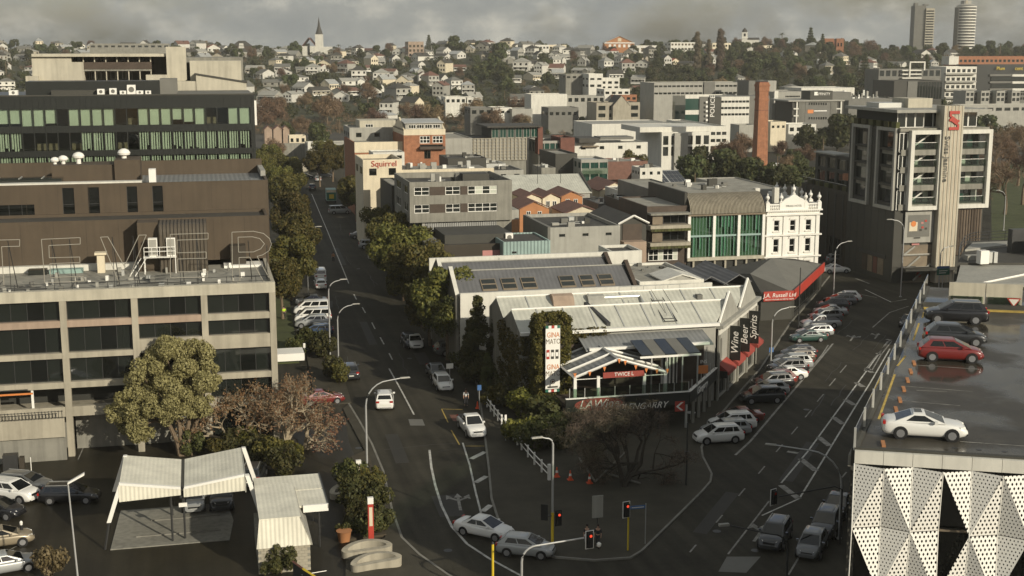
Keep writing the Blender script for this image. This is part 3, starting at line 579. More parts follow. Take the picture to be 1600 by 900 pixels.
def L4():
    b=178.
    r=rootB('concrete_tower_building','pale concrete building with open loggia and blank towers above black glass office','building',6,b)
    P=lambda n,m,bb,d,*q,z0=20.:pb(r,n,m,bb,d,*q,z0=z0)
    P('wall','concrete_pale',b,14,50,85,112,125); P('wall','concrete_pale',b-.02,3,112,97,131,125); P('wall_base','concrete_pale',b-1,3,40,119,60,127)
    P('loggia_back','concrete_grey',b+5,3,112,86,262,125); P('roof_slab','concrete_pale',b-.5,8,49,84,260,87,z0=onB(150,88.5,b)[1])
    P('loggia_floor','concrete_grey',b+.3,5,112,107,236,110,z0=onB(170,111,b)[1]); P('loggia_rail','timber_dark',b+.2,.1,118,97,237,108,z0=onB(170,108,b)[1])
    for i in range(7): x=130+i*17.5; P('loggia_post','concrete_pale',b+.4,.35,x,88,x+1.6,125)
    for i,x in enumerate((134,143,147,152,173,180,191,198)):
        a0,z0=onB(x,124,b+4.9); z1=onB(x,112,b+4.9)[1]; window(r,S(b+5),a0,a0+.5+(i%3)*.25,z0,z1,1,1,.05,-.02,'white_trim','blind_pale')
    for i in range(9):
        x=118+i*14; a0,z0=onB(x,100,b+4.9); z1=onB(x,90,b+4.9)[1]; window(r,S(b+5),a0,a0+.8,z0,z1,1,1,.06,-.02,'metal_dark','glass_dark')
    P('stair_tower','concrete_pale',b-1,6,260,73,291,120); P('upper_block','concrete_pale',b-1.5,8,297,95,377,130); P('link','dark_grey',b,6,270,98,297,130)
    for (x0,y0,x1,y1) in ((277,127,306,146),):
        P('lower_wall','concrete_pale',b-4,5,x0,y0,x1,y1)
    a0=onB(306,118,b-4)[0]; a1=onB(385,130,b-4)[0]; z0=onB(306,117,b-4)[1]; z1=onB(385,130,b-4)[1]
    MB().hull2([(a0,b-4,20),(a1,b-4,20),(a1,b-4,z1),(a0,b-4,z0)],[(a0,b+2,20),(a1,b+2,20),(a1,b+2,z1),(a0,b+2,z0)]).build('sloping_wall','concrete_pale',r)
    MB().hull2([(a0-.1,b-4.1,z0),(a1+.1,b-4.1,z1),(a1+.1,b-4.1,z1+.2),(a0-.1,b-4.1,z0+.2)],[(a0-.1,b+2,z0),(a1+.1,b+2,z1),(a1+.1,b+2,z1+.2),(a0-.1,b+2,z0+.2)]).build('coping','dark_grey',r)
    P('balcony_step','concrete_pale',b-2,3,228,117,262,125)
    P('core','concrete_grey',b+8,16,52,90,380,125,z0=0)
L4()
# ================================================================ wedge block: wine store and its neighbours
P0=Vector(G(1075,670)); P1=Vector(G(1178,570)); sdir=(P1-P0).normalized(); SPHI=math.atan2(sdir.y,sdir.x)
ST=Fr(P0.x,P0.y,SPHI)          # facade line of the right-hand street: u along it, d into the block
def along(b): return (b-P0.y)/sdir.y            # u on the street line at depth y=b
def bunting(r,pts,n,mt='orange'):
    for i in range(n):
        t=i/max(1,n-1); p=Vector(pts[0]).lerp(Vector(pts[1]),t); p.z-=.35*math.sin(PI*t)
        MB().add([p+Vector((-.16,0,0)),p+Vector((.16,0,0)),p+Vector((0,-.02,-.45)),p+Vector((-.16,.03,0)),p+Vector((.16,.03,0)),p+Vector((0,.01,-.45))],[(0,1,2),(3,5,4),(0,3,4,1),(1,4,5,2),(2,5,3,0)]).build('pennant',mt,r)
def wine_store():
    r=rootB('wine_store','wine store hall with twin pale ribbed roofs and hanging Wine Beer Spirits signs','building',36,123)
    bF=123.; bV=130.; bB=136.8; zr=9.95; zv=8.35; aL=30.3
    aR=lambda b:(P0+sdir*along(b)).x-.3
    # roofs
    for b0,b1,nm in ((bF,bV,'roof'),(bV,bB,'roof')):
        m=(b0+b1)/2; th=.15
        for ya,yb,za,zb in ((b0,m,zv,zr),(m,b1,zr,zv)):
            A=[(aL,ya,za),(aR(ya),ya,za),(aR(yb),yb,zb),(aL,yb,zb)]
            MB().hull2([(x,y,z-th) for x,y,z in A],A).build(nm,'roof_rib_white',r)
        MB().tube([(aL,m,zr+.03),(aR(m),m,zr+.03)],.12,6).build('ridge_cap','white_trim',r)
        for t in np.linspace(.12,.93,7):   # sheet laps
            x0=aL+(aR(b0)-aL)*t; MB().hull2([(x0,b0,zv+.01),(x0+.12,b0,zv+.01),(x0+.12,b0,zv+.05),(x0,b0,zv+.05)],[(x0,m-.1,zr-.02),(x0+.12,m-.1,zr-.02),(x0+.12,m-.1,zr+.03),(x0,m-.1,zr+.03)]).build('roof_lap','galv',r)
    mb=MB(); mb.quad((aL,bF,0),(aL,bB,0),(aL,bB,zv),(aL,(bV+bB)/2,zr-.2),(aL,bV,zv),(aL,(bF+bV)/2,zr-.2),(aL,bF,zv)); mb.quad((aL,bB,0),(aR(bB),bB,0),(aR(bB),bB,zv),(aL,bB,zv)); mb.build('rear_wall','concrete_grey',r)
    wl_=MB(); wall(wl_,S(bF-.05),aL,aR(bF),0,8.2,[(43,44.5,3.5,5.5)],.15); wl_.build('front_wall','light_grey',r)
    obox('gutter','white_trim',r,aL,aR(bF)+.2,bF-.6,bF-.1,8.1,8.4); obox('lower_gutter','white_trim',r,36.5,49,bF-3.4,bF-3.0,6.9,7.15)
    MB().hull2([(36.2,bF-3.2,6.8),(49.5,bF-3.2,6.8),(49.5,bF-.1,7.6),(36.2,bF-.1,7.6)],[(36.2,bF-3.2,6.95),(49.5,bF-3.2,6.95),(49.5,bF-.1,7.75),(36.2,bF-.1,7.75)]).build('lean_to_roof','roof_rib_grey',r)
    # roof furniture
    mb=MB()
    for i in range(9): u=i*.52; mb.box(45.6,46.9,bF+.4+u,bF+.5+u,zv+.25+u*.33,zv+.32+u*.33)
    mb.tube([(45.6,bF+.3,zv+.3),(45.6,bF+4.7,zr+.3)],.05,5).tube([(46.9,bF+.3,zv+.3),(46.9,bF+4.7,zr+.3)],.05,5).tube([(45.6,bF+.3,zv+1.2),(45.6,bF+4.7,zr+1.2)],.03,5).tube([(46.9,bF+.3,zv+1.2),(46.9,bF+4.7,zr+1.2)],.03,5); mb.build('roof_ladder','metal_dark',r)
    MB().hull2([(39.4,bF+.3,zv+.1),(39.8,bF+.3,zv+.1),(39.8,bF+.3,zv+.5),(39.4,bF+.3,zv+.5)],[(38.2,bF+4.4,zr),(38.6,bF+4.4,zr),(38.6,bF+4.4,zr+.3),(38.2,bF+4.4,zr+.3)]).build('flue_pipe','metal_dark',r)
    for x,s in ((37.3,1),(41,.8)):
        t=[(bV+2.6-1.2*s*math.cos(k*PI/6),9.0+1.25*s*math.sin(k*PI/6)) for k in range(7)]; MB().hull2([(x-1.2*s,y,z) for y,z in t],[(x+1.1*s,y,z) for y,z in t]).build('duct_hood',['concrete_pink','light_grey'][s<1],r)
    mb=MB().tube([(41.8,bV+2.4,9.6),(46,bV+2.4,9.6),(46,bV+1,9)],.22,8); mb.build('duct','galv',r)
    mb=MB()
    for x in np.arange(44,52,1.4): mb.tube([(x,bV+3.5,9.2),(x,bV+3.5,10.5)],.03,4)
    mb.tube([(44,bV+3.5,10.5),(52,bV+3.5,10.5)],.03,4).tube([(44,bV+3.5,10),(52,bV+3.5,10)],.03,4); mb.build('roof_railing','galv',r)
    obox('roof_hatch','mid_grey',r,52.3,52.9,bV+1.5,bV+2.2,8.6,9.6)
    # street facade
    u0=along(bF); u1=along(bB)+.25; zt=7.7; n=4; du=(u1-u0)/n
    ops=[(u0+du*(i+.16),u0+du*(i+.84),.3,3.0) for i in range(n)]+[(u0+du*(i+.12),u0+du*(i+.4),4.2,6.4) for i in range(n)]
    mb=MB(); wall(mb,ST,u0,u1,0,zt,ops,.25); mb.build('street_wall','light_grey',r)
    for i,q in enumerate(ops): window(r,ST,*q,3 if i<n else 1,1,.07,.2,'metal_dark','glass')
    def sbox(name,mt,ua,ub,da,db,za,zb): return MB().hull2([ST.p(ua,da,za),ST.p(ub,da,za),ST.p(ub,db,za),ST.p(ua,db,za)],[ST.p(ua,da,zb),ST.p(ub,da,zb),ST.p(ub,db,zb),ST.p(ua,db,zb)]).build(name,mt,r)
    sbox('cornice','light_grey',u0-.2,u1+.1,-.55,.4,zt,zt+.35); sbox('frieze','white_paint',u0-.1,u1,-.12,.0,zt-.7,zt-.05)
    for i in range(n+1): sbox('pilaster','concrete_grey',u0+du*i-.3,u0+du*i+.3,-.18,.0,0,zt-.72)
    for b0,b1 in ((bF,bV),(bV,bB)):     # parapet gables
        ua,ub=along(b0)+.6,along(b1)-.4; m=(ua+ub)/2
        A=[ST.p(ua,-.1,zt+.36),ST.p(ub,-.1,zt+.36),ST.p(m,-.1,zt+3.0)]; MB().hull2(A,[ST.p(ua,.35,zt+.36),ST.p(ub,.35,zt+.36),ST.p(m,.35,zt+3.0)]).build('parapet_gable','light_grey',r)
        for p,q in ((ua,m),(ub,m)): MB().tube([ST.p(p,.1,zt+.45),ST.p(q,.1,zt+3.1)],.14,6).build('gable_coping','white_trim',r)
    for i in range(n):                   # red corner awnings
        ua,ub=u0+du*(i+.1),u0+du*(i+.9)
        if i==3: ua+=.6
        A=[ST.p(ua,0,3.9),ST.p(ua,-1.1,3.1),ST.p(ua,-1.1,2.75),ST.p(ua,0,2.95)]; MB().hull2(A,[ST.p(ub,0,3.9),ST.p(ub,-1.1,3.1),ST.p(ub,-1.1,2.75),ST.p(ub,0,2.95)]).build('awning','awning_red',r)
    for i,(s,uu) in enumerate((('Wine',u0+du*1.0),('Beer',u0+du*2.0),('Spirits',u0+du*3.0))):
        # projecting banner, its face square to the street so it reads from down the road
        b=MB().hull2([ST.p(uu-.06,-1.35,3.5),ST.p(uu+.06,-1.35,3.5),ST.p(uu+.06,-.2,3.5),ST.p(uu-.06,-.2,3.5)],[ST.p(uu-.06,-1.35,7.2),ST.p(uu+.06,-1.35,7.2),ST.p(uu+.06,-.2,7.2),ST.p(uu-.06,-.2,7.2)]).build('banner_sign','black_clad',r)
        ph=SPHI-PI/2
        m=Matrix.Rotation(ph,4,'Z')@Matrix.Rotation(PI/2,4,'X')@Matrix.Rotation(PI/2,4,'Z'); text('lettering',s,1.08,'white_trim',r,ST.p(uu-.1,-.77,5.35),m.to_euler(),.02,shear=.25)
    sbox('round_sign','black_clad',u0+.2,u0+.3,-1.0,-.2,2.5,3.2)
    return r
wine_store()
def terrace():
    b=114.4; a0=33.0; a1=P0.x; zf=2.75
    r=rootB('terrace_bar','open terrace bar with gabled canopy, bunting and black fascia signs','building',a0,b)
    L=along(bq:=122.6)
    mb=MB(); mb.prism([(a0,b),(a1,b),ST.p(L,0,0)[:2],ST.p(L,6,0)[:2],(a0,122.6)],zf-.25,zf); mb.build('floor','timber_dark',r)
    zc=onB(1057,613,b)[1]
    obox('fascia','black_clad',r,a0-.4,a1,b-.15,b+.05,zf-.3,zc); MB().hull2([ST.p(.1,-.1,zf-.3),ST.p(L,-.1,zf-.3),ST.p(L,.1,zf-.3),ST.p(.1,.1,zf-.3)],[ST.p(.1,-.1,zc),ST.p(L,-.1,zc),ST.p(L,.1,zc),ST.p(.1,.1,zc)]).build('fascia','black_clad',r)
    obox('capping','white_trim',r,a0-.4,a1+.1,b-.2,b+.1,zc,zc+.08); MB().hull2([ST.p(.1,-.16,zc),ST.p(L,-.16,zc),ST.p(L,.16,zc),ST.p(.1,.16,zc)],[ST.p(.1,-.16,zc+.08),ST.p(L,-.16,zc+.08),ST.p(L,.16,zc+.08),ST.p(.1,.16,zc+.08)]).build('capping','white_trim',r)
    # sign ellipse and hand lettering
    n=28; ce=((onB(897,635,b)[0]+onB(972,635,b)[0])/2,(zc+zf-.3)/2); rx=(onB(972,635,b)[0]-onB(897,635,b)[0])/2; E2=[(ce[0]+rx*math.cos(2*PI*k/n),ce[1]+.62*math.sin(2*PI*k/n)) for k in range(n)]
    MB().hull2([(x,b-.19,z) for x,z in E2],[(x,b-.16,z) for x,z in E2]).build('sign_ellipse','awning_red',r)
    text('lettering','LAWine',1.15,'white_trim',r,(ce[0],b-.21,ce[1]),ext=.015,shear=.3); text('lettering','GLENGARRY',.88,'white_trim',r,(onB(1002,632,b)[0],b-.18,onB(1002,634,b)[1]),ext=.015,shear=.35)
    text('lettering','Glengarry',.95,'white_trim',r,ST.p(4.6,-.13,(zc+zf-.3)/2),(PI/2,0,SPHI),ext=.015,shear=.25)
    x,z=onB(1062,634,b); MB().box(x-.55,x+.45,b-.2,b-.16,z-.5,z+.5).build('arrow_sign','red',r); MB().hull2([(x+.3,b-.23,z+.4),(x+.05,b-.23,z+.4),(x-.45,b-.23,z),(x-.2,b-.23,z)],[(x+.3,b-.205,z+.4),(x+.05,b-.205,z+.4),(x-.45,b-.205,z),(x-.2,b-.205,z)]).build('arrow','white_trim',r); MB().hull2([(x+.3,b-.23,z-.4),(x+.05,b-.23,z-.4),(x-.45,b-.235,z),(x-.2,b-.235,z)],[(x+.3,b-.205,z-.4),(x+.05,b-.205,z-.4),(x-.45,b-.21,z),(x-.2,b-.21,z)]).build('arrow','white_trim',r)
    # glass balustrade with posts
    for i in range(9): x=a0+(a1-a0)*i/8.; obox('baluster','galv',r,x-.03,x+.03,b-.05,b+.01,zc+.08,zc+1.0)
    obox('balustrade','balustrade_glass',r,a0,a1-.1,b-.03,b-.01,zc+.1,zc+.95)
    for i in range(6): p=ST.p(L*(i+.6)/6,0,0); obox('baluster','galv',r,p[0]-.03,p[0]+.03,p[1]-.03,p[1]+.03,zc+.08,zc+2.6 if i%2 else zc+1)
    # gabled canopy: rafters and roof sheets, ridge running back to the hall
    xa,za=onB(966,563,b+.4); xl,zl=onB(897,588,b+.4); xr,zr=onB(1041,587,b+.4); zl=zr=(zl+zr)/2; bb=122.2
    for x0,z0 in ((xl,zl),(xr,zr)):
        A=[(x0,b+.4,z0),(xa,b+.4,za),(xa,bb,za),(x0,bb,z0)]; MB().hull2([(x,y,z-.06) for x,y,z in A],A).build('canopy_roof','roof_rib_grey' if x0==xl else 'mid_grey',r)
        for y in np.linspace(b+.3,bb-.2,4): MB().tube([(x0,y,z0+.12),(xa,y,za+.12)],.13,4).build('rafter','white_trim',r)
    MB().tube([(xa,b+.2,za+.15),(xa,bb,za+.15)],.13,4).build('ridge_beam','white_trim',r)
    for x in (xl,xr): MB().tube([(x,b+.2,zl+.1),(x,bb,zl+.1)],.12,4).build('eave_beam','white_trim',r)
    for x in (xl+.1,xl+(xa-xl)*.55,xr-.1,xr-2.2): obox('post','white_trim',r,x-.14,x+.14,b+.3,b+.58,zf,zl+.1)
    MB().tube([(xl,b+.4,zl-.1),(xr,b+.4,zl-.1)],.04,5).build('tie_rod','white_trim',r)
    obox('sign_board','awning_red',r,xa-1.5,xa+2.6,b+.28,b+.36,zl-.1,zl+.45); text('lettering','TWICE L',.5,'white_trim',r,(xa+.55,b+.26,zl+.2),ext=.01)
    bunting(r,((xl,b+.1,zl+.6),(xa,b+.1,za+.2)),4); bunting(r,((xa+.6,b+.1,za),(xr,b+.1,zl+.5)),5)
    # flat canopy on the street side
    xc0,zc0=onB(1003,557,b+2); xc1=onB(1095,553,b+2)[0]
    for i in range(5): x=xc0+(xc1-xc0)*i/5; MB().hull2([(x,b+2,zc0),(x+1.15,b+2,zc0),(x+1.15,b+5.6,zc0+.7),(x,b+5.6,zc0+.7)],[(x,b+2,zc0+.1),(x+1.15,b+2,zc0+.1),(x+1.15,b+5.6,zc0+.8),(x,b+5.6,zc0+.8)]).build('canopy_panel','mid_grey' if i%2 else 'glass',r)
    obox('canopy_beam','white_trim',r,xc0-.2,xc1,b+1.9,b+2.0,zc0-.2,zc0)
    for i,x in enumerate(np.linspace(xc0+1,xc1-.3,4)): obox('post','galv',r,x-.06,x+.06,b+1.95,b+2.07,zf,zc0-.2)
    obox('striped_screen','white_trim',r,xc1-2.6,xc1-.9,b+5.9,b+6,zf+.2,zf+3)
    for i in range(4): obox('stripe','dark_grey',r,xc1-2.4+i*.4,xc1-2.2+i*.4,b+5.85,b+5.9,zf+.2,zf+3)
    obox('back_wall','timber_dark',r,a0,49.5,122.3,122.9,zf,7)
    obox('menu_board','orange',r,xc1+.2,xc1+1.2,b+3,b+3.1,zf+1.8,zf+2.6); text('lettering','INS',.5,'white_trim',r,(xc1+.7,b+2.95,zf+3.0),ext=.01)
    for i,(x,y) in enumerate(((34.6,116.5),(36.5,117.8),(38.8,116.2),(41,117.4),(42.5,116),(46,118.5))):
        MB().lathe([(.4,.72),(.42,.76)],10,(x,y)).add([],[]).build('table_top','timber',r).location.z+=zf; q=MB().box(x-.04,x+.04,y-.04,y+.04,zf,zf+.74).build('table_leg','metal_dark',r)
    # ground floor under the terrace
    obox('lower_wall','brown_dark',r,a0,a1-2.5,b+2.5,b+2.7,0,zf-.3)
    for x in (36,39,42): obox('post','metal_dark',r,x-.1,x+.1,b+.2,b+.4,0,zf-.3)
    obox('post','galv',r,a1-.3,a1-.1,b-.1,b+.1,0,zf-.3)
    for i in range(4): p=ST.p(1.8+i*2.1,0,0); obox('post','concrete_grey',r,p[0]-.2,p[0]+.1,p[1]-.1,p[1]+.15,.1,zf-.3)
    ch=thing('cafe_table','small white cafe table under the terrace corner','table',(*ST.p(2.8,.5,0)[:2],.12)); MB().lathe([(.45,.7),(.45,.74)],10).build('table_top','white_trim',ch); MB().lathe([(.05,0),(.05,.7)],6).build('leg','white_trim',ch)
terrace()
def sawtooth():
    b0,b1,b2=143.,151.,159.
    aL=onB(712,440,b0)[0]; aR=onB(992,440,b0)[0]
    r=rootB('slate_roof_hall','hall with two dark slate ridges, skylights and pointed end walls','building',aL,b0)
    ze=onB(870,457,b0)[1]; zr=onB(860,418,147)[1]; zr2=onB(860,404,155)[1]; 
    for i,(ya,yb,z_) in enumerate(((b0,b1,zr),(b1,b2,zr2))):
        m=(ya+yb)/2; MB().gable(aL+.3,aR-.2,ya,yb,ze,z_,'x',.12,0).build('roof','roof_slate',r)
        for x,nm in ((aL,'end_gable'),(aR,'end_gable')):
            A=[(x,ya,0),(x,yb,0),(x,yb,ze+.2),(x,m,z_+.5),(x,ya,ze+.2)]; MB().hull2(A,[(p[0]+.35,p[1],p[2]) for p in A]).build(nm,'concrete_grey' if x==aL else 'roof_dark',r)
            for p,q in ((ya,m),(yb,m)): MB().hull2([(x-.06,p,ze+.2),(x+.41,p,ze+.2),(x+.41,q,z_+.5),(x-.06,q,z_+.5)],[(x-.06,p,ze+.3),(x+.41,p,ze+.3),(x+.41,q,z_+.6),(x-.06,q,z_+.6)]).build('gable_coping','white_paint' if x==aL else 'timber_dark',r)
        MB().tube([(aL,m,z_+.02),(aR,m,z_+.02)],.1,5).build('ridge_cap','light_grey',r)
    sl=(zr-ze)/4.
    for x0,x1 in ((752,776),(784,807),(815,838),(875,898),(907,928),(936,958)):
        xa=onB(x0,441,144.5)[0]; xb=onB(x1,441,144.5)[0]; ya,yb=b0+.7,b0+2.4
        s=MB().hull2([(xa,ya,ze+sl*.7),(xb,ya,ze+sl*.7),(xb,yb,ze+sl*2.4),(xa,yb,ze+sl*2.4)],[(xa,ya,ze+sl*.7+.15),(xb,ya,ze+sl*.7+.15),(xb,yb,ze+sl*2.4+.15),(xa,yb,ze+sl*2.4+.15)]).build('skylight','timber',r)
        for k in range(2):
            y0,y1=ya+.1+k*.85,ya+.75+k*.85; MB().quad(*[(x,y,ze+sl*(y-b0)+.165) for x,y in ((xa+.1,y0),(xb-.1,y0),(xb-.1,y1),(xa+.1,y1))]).build('pane','glass',r)
    zw=onB(870,452,b0-.5)[1]
    obox('front_parapet','white_paint',r,aL+.4,onB(1110,440,b0)[0],b0-.6,b0-.2,0,zw); obox('rear_wall','white_paint',r,aL-.2,onB(985,400,b2)[0],b2+.05,b2+.5,0,onB(830,398,b2)[1])
    for x in (780,840,905): xx,zz=onB(x,404,b2); obox('downpipe','galv',r,xx-.04,xx+.04,b2-.02,b2+.04,zz-1.2,zz+.1)
    # flat pale roofs to the right with small dormer
    r=rootB('pale_flat_roof_store','low pale roofed store with a small pedimented dormer behind the wine hall','building',aR+1,b0)
    xr=onB(1090,440,b0+2)[0]; zz=onB(1040,440,b0+1)[1]
    block(r,aR+.6,xr,b0,b0+13,0,zz+.3,'white_paint','roof_membrane',par=.3)
    xa,za=onB(1062,426,b0+1.0); MB().gable(xa-2.3,xa+2.3,b0+.2,b0+5,zz+.3,za,'y',.15,.1).build('dormer_roof','white_paint',r); MB().hull2([(xa-2.1,b0+.3,zz+.1),(xa+2.1,b0+.3,zz+.1),(xa,b0+.3,za-.2)],[(xa-2.1,b0+.6,zz+.1),(xa+2.1,b0+.6,zz+.1),(xa,b0+.6,za-.2)]).build('dormer_wall','light_grey',r)
    for i in range(14): 
        x=rnd.uniform(aR+1.5,xr-1); y=rnd.uniform(b0+5,b0+12); s=rnd.uniform(.2,.6); obox('roof_box',rnd.choice(['mid_grey','dark_grey','light_grey']),r,x,x+s,y,y+s,zz-.02,zz+rnd.uniform(.2,.5))
sawtooth()
def hardware():
    # electrical supplier: hipped dark roof, red banner
    e0=Vector(G(1236,500)); e1=Vector(G(1283,452)); d=(e1-e0).normalized(); ph=math.atan2(d.y,d.x); f=Fr(e0.x,e0.y,ph); Ln=(e1-e0).length
    r=rootB('electrical_supplier','dark roofed supplier building with long red name banner on its corner','building',e0.x,e0.y)
    zb=onB(1238,468,e0.y)[1]; ze=onB(1238,456,e0.y)[1]; W=17.
    fl=MB(); wall(fl,f,0,Ln,0,zb,[(2,Ln-2,.2,3.2)],.3); fl.build('street_wall','dark_grey',r); window(r,f,2,Ln-2,.2,3.2,6,1,.07,.25,'metal_dark','glass_dark')
    aS=onB(1184,470,e0.y+1.)[0]
    obox('front_wall','dark_grey',r,aS,e0.x,e0.y,e0.y+.3,0,zb)
    rid=[onB(1206,403,e0.y+13),onB(1172,430,e0.y+5)]
    ra=(rid[0][0],e0.y+13,rid[0][1]); rb=(rid[1][0],e0.y+5,rid[1][1]+.2)
    E0=(e0.x,e0.y-.2,ze); E1=(*f.p(Ln,-.3,0)[:2],ze); Fl=(aS,e0.y-.2,ze)
    for P,mm in (((E0,E1,ra,rb),'mid_grey'),((Fl,E0,rb),'roof_dark'),((Fl,rb,ra,(aS-3,e0.y+16,ze)),'roof_dark'),((E1,(E1[0]-2,E1[1]+6,ze),ra),'roof_dark')):
        MB().hull2([(x,y,z-.12) for x,y,z in P],list(P)).build('roof',mm,r)
    MB().hull2([(*f.p(8,1.5,0)[:2],ze+.9),(*f.p(11,1.5,0)[:2],ze+.9),(*f.p(11,3.5,0)[:2],ze+1.9),(*f.p(8,3.5,0)[:2],ze+1.9)],[(*f.p(8,1.5,0)[:2],ze+1.0),(*f.p(11,1.5,0)[:2],ze+1.0),(*f.p(11,3.5,0)[:2],ze+2.0),(*f.p(8,3.5,0)[:2],ze+2.0)]).build('skylight','light_grey',r) if 0 else None
    obox('banner','red',r,aS+.2,e0.x+.05,e0.y-.42,e0.y-.27,zb,ze+.25); MB().hull2([f.p(0,-.4,zb),f.p(Ln,-.4,zb),f.p(Ln,-.25,zb),f.p(0,-.25,zb)],[f.p(0,-.4,ze+.3),f.p(Ln,-.4,ze+.3),f.p(Ln,-.25,ze+.3),f.p(0,-.25,ze+.3)]).build('banner','red',r)
    xm=(aS+e0.x)/2+.25; text('lettering','J.A. Russell Ltd',.78,'white_trim',r,(xm,e0.y-.44,zb+.75),ext=.01,shear=.15); text('lettering','electrical wholesale and lighting supplies',.26,'white_trim',r,(xm,e0.y-.44,zb+.22),ext=.01)
    # dark gabled sheds beside it
    r=rootB('dark_shed','cluster of dark gabled shed roofs left of the red banner','building',aS-10,e0.y+8)
    for i,(x0,x1,yr,bb,dp) in enumerate(((1086,1135,431,160,12),(1128,1180,428,163,12))):
        a0,_=onB(x0,445,bb); a1,_=onB(x1,445,bb); zr=onB((x0+x1)/2,yr,bb)[1]; ze2=onB((x0+x1)/2,445,bb)[1]
        MB().gable(a0,a1,bb,bb+dp,ze2,zr,'y',.15,.2).build('roof','roof_slate',r); obox('wall','dark_grey',r,a0+.1,a1-.1,bb+.1,bb+dp-.1,0,ze2-.16)
hardware()
# ================================================================ the rest of the wedge block
def bg(name,label,b,x0,x1,yt,dep,wm='white_paint',rm='roof_membrane',rows=(),n=4,gu=.3,wrows=None,wn=3,fm='metal_dark',gm='glass',z0=0,nx=1,nz=1,par=.4,cat='building',group=None,xr=None,t=.08,ge=.25):
    """flat-roofed building from the photograph rectangle of its camera-side face on plane y=b; rows = photograph y ranges of window rows"""
    xm=(x0+x1)/2; z1=onB(xm,yt,b)[1]; a0=onB(x0,yt+8,b)[0]; a1=onB(x1,yt+8,b)[0]
    r=rootB(name,label,cat,a0,b,group); so,wo=[],[]
    for (ya,yb) in rows:
        za,zb=onB(xm,yb,b)[1],onB(xm,ya,b)[1]; u0,u1=(a0,a1) if xr is None else (onB(xr[0],yt+8,b)[0],onB(xr[1],yt+8,b)[0])
        so+=[q[:2]+(za,zb) for q in grid(u0,u1,n,0,1,1,gu,0)]
    for (ya,yb) in (rows if wrows is None else wrows):
        za,zb=onB(xm,yb,b)[1],onB(xm,ya,b)[1]
        wo+=[q[:2]+(za,zb) for q in grid(-(b+dep),-b,wn,0,1,1,.4,0)]
    block(r,a0,a1,b,b+dep,z0,z1,wm,rm,so,(),wo,par)
    for q in so: window(r,S(b),*q,nx,nz,t,.15,fm,gm,panes=nx*nz<=4)
    for q in wo: window(r,Wf(a0),*q,1,1,t,.15,fm,gm)
    r['_']=0; del r['_']
    return r,a0,a1,z1
def clutter(r,a0,a1,b0,b1,z,n,seed=1,hi=1.0):
    q=random.Random(seed)
    for i in range(n):
        s=q.uniform(.3,1.1); x=q.uniform(a0,a1-s); y=q.uniform(b0,b1-s); obox('roof_unit',q.choice(['light_grey','white_trim','mid_grey','galv','dark_grey']),r,x,x+s,y,y+s*q.uniform(.6,1.3),z,z+q.uniform(.25,hi))
    for i in range(max(1,n//4)):
        x=q.uniform(a0,a1-1); y=q.uniform(b0,b1); MB().tube([(x,y,z+.15),(x+q.uniform(1,4),y,z+.15)],.06,5).build('roof_pipe','galv',r)
def pxgable(r,b,dep,x0,x1,ye,yr,wm,rm,z0=0,ax='y',ov=.3,name=''):
    """gabled wing; ridge runs away from the camera (ax y) or across (ax x)"""
    xm=(x0+x1)/2; a0=onB(x0,ye,b)[0]; a1=onB(x1,ye,b)[0]; ze=onB(xm,ye,b)[1]; zr=onB(xm,yr,b if ax=='y' else b+dep/2)[1]
    MB().gable(a0,a1,b,b+dep,ze,zr,ax,.14,ov).build('roof',rm,r); m=(a0+a1)/2
    mb=MB().box(a0,a1,b,b+dep,z0,ze-.15)
    if ax=='y': mb.hull2([(a0,b,ze-.15),(a1,b,ze-.15),(m,b,zr-.16)],[(a0,b+dep,ze-.15),(a1,b+dep,ze-.15),(m,b+dep,zr-.16)])
    else: y=b+dep/2; mb.hull2([(a0,b,ze-.15),(a0,b+dep,ze-.15),(a0,y,zr-.16)],[(a1,b,ze-.15),(a1,b+dep,ze-.15),(a1,y,zr-.16)])
    mb.build('wall',wm,r); return a0,a1,ze,zr
def pwin(r,b,x0,y0,x1,y1,nx=1,nz=1,fm='white_trim',gm='glass',t=.07,name='window'):
    a0,z0=onB(x0,y1,b); a1=onB(x1,y1,b)[0]; z1=onB(x0,y0,b)[1]; return window(r,S(b),a0,a1,z0,z1,nx,nz,t,.0,fm,gm,proud=.05,name=name)
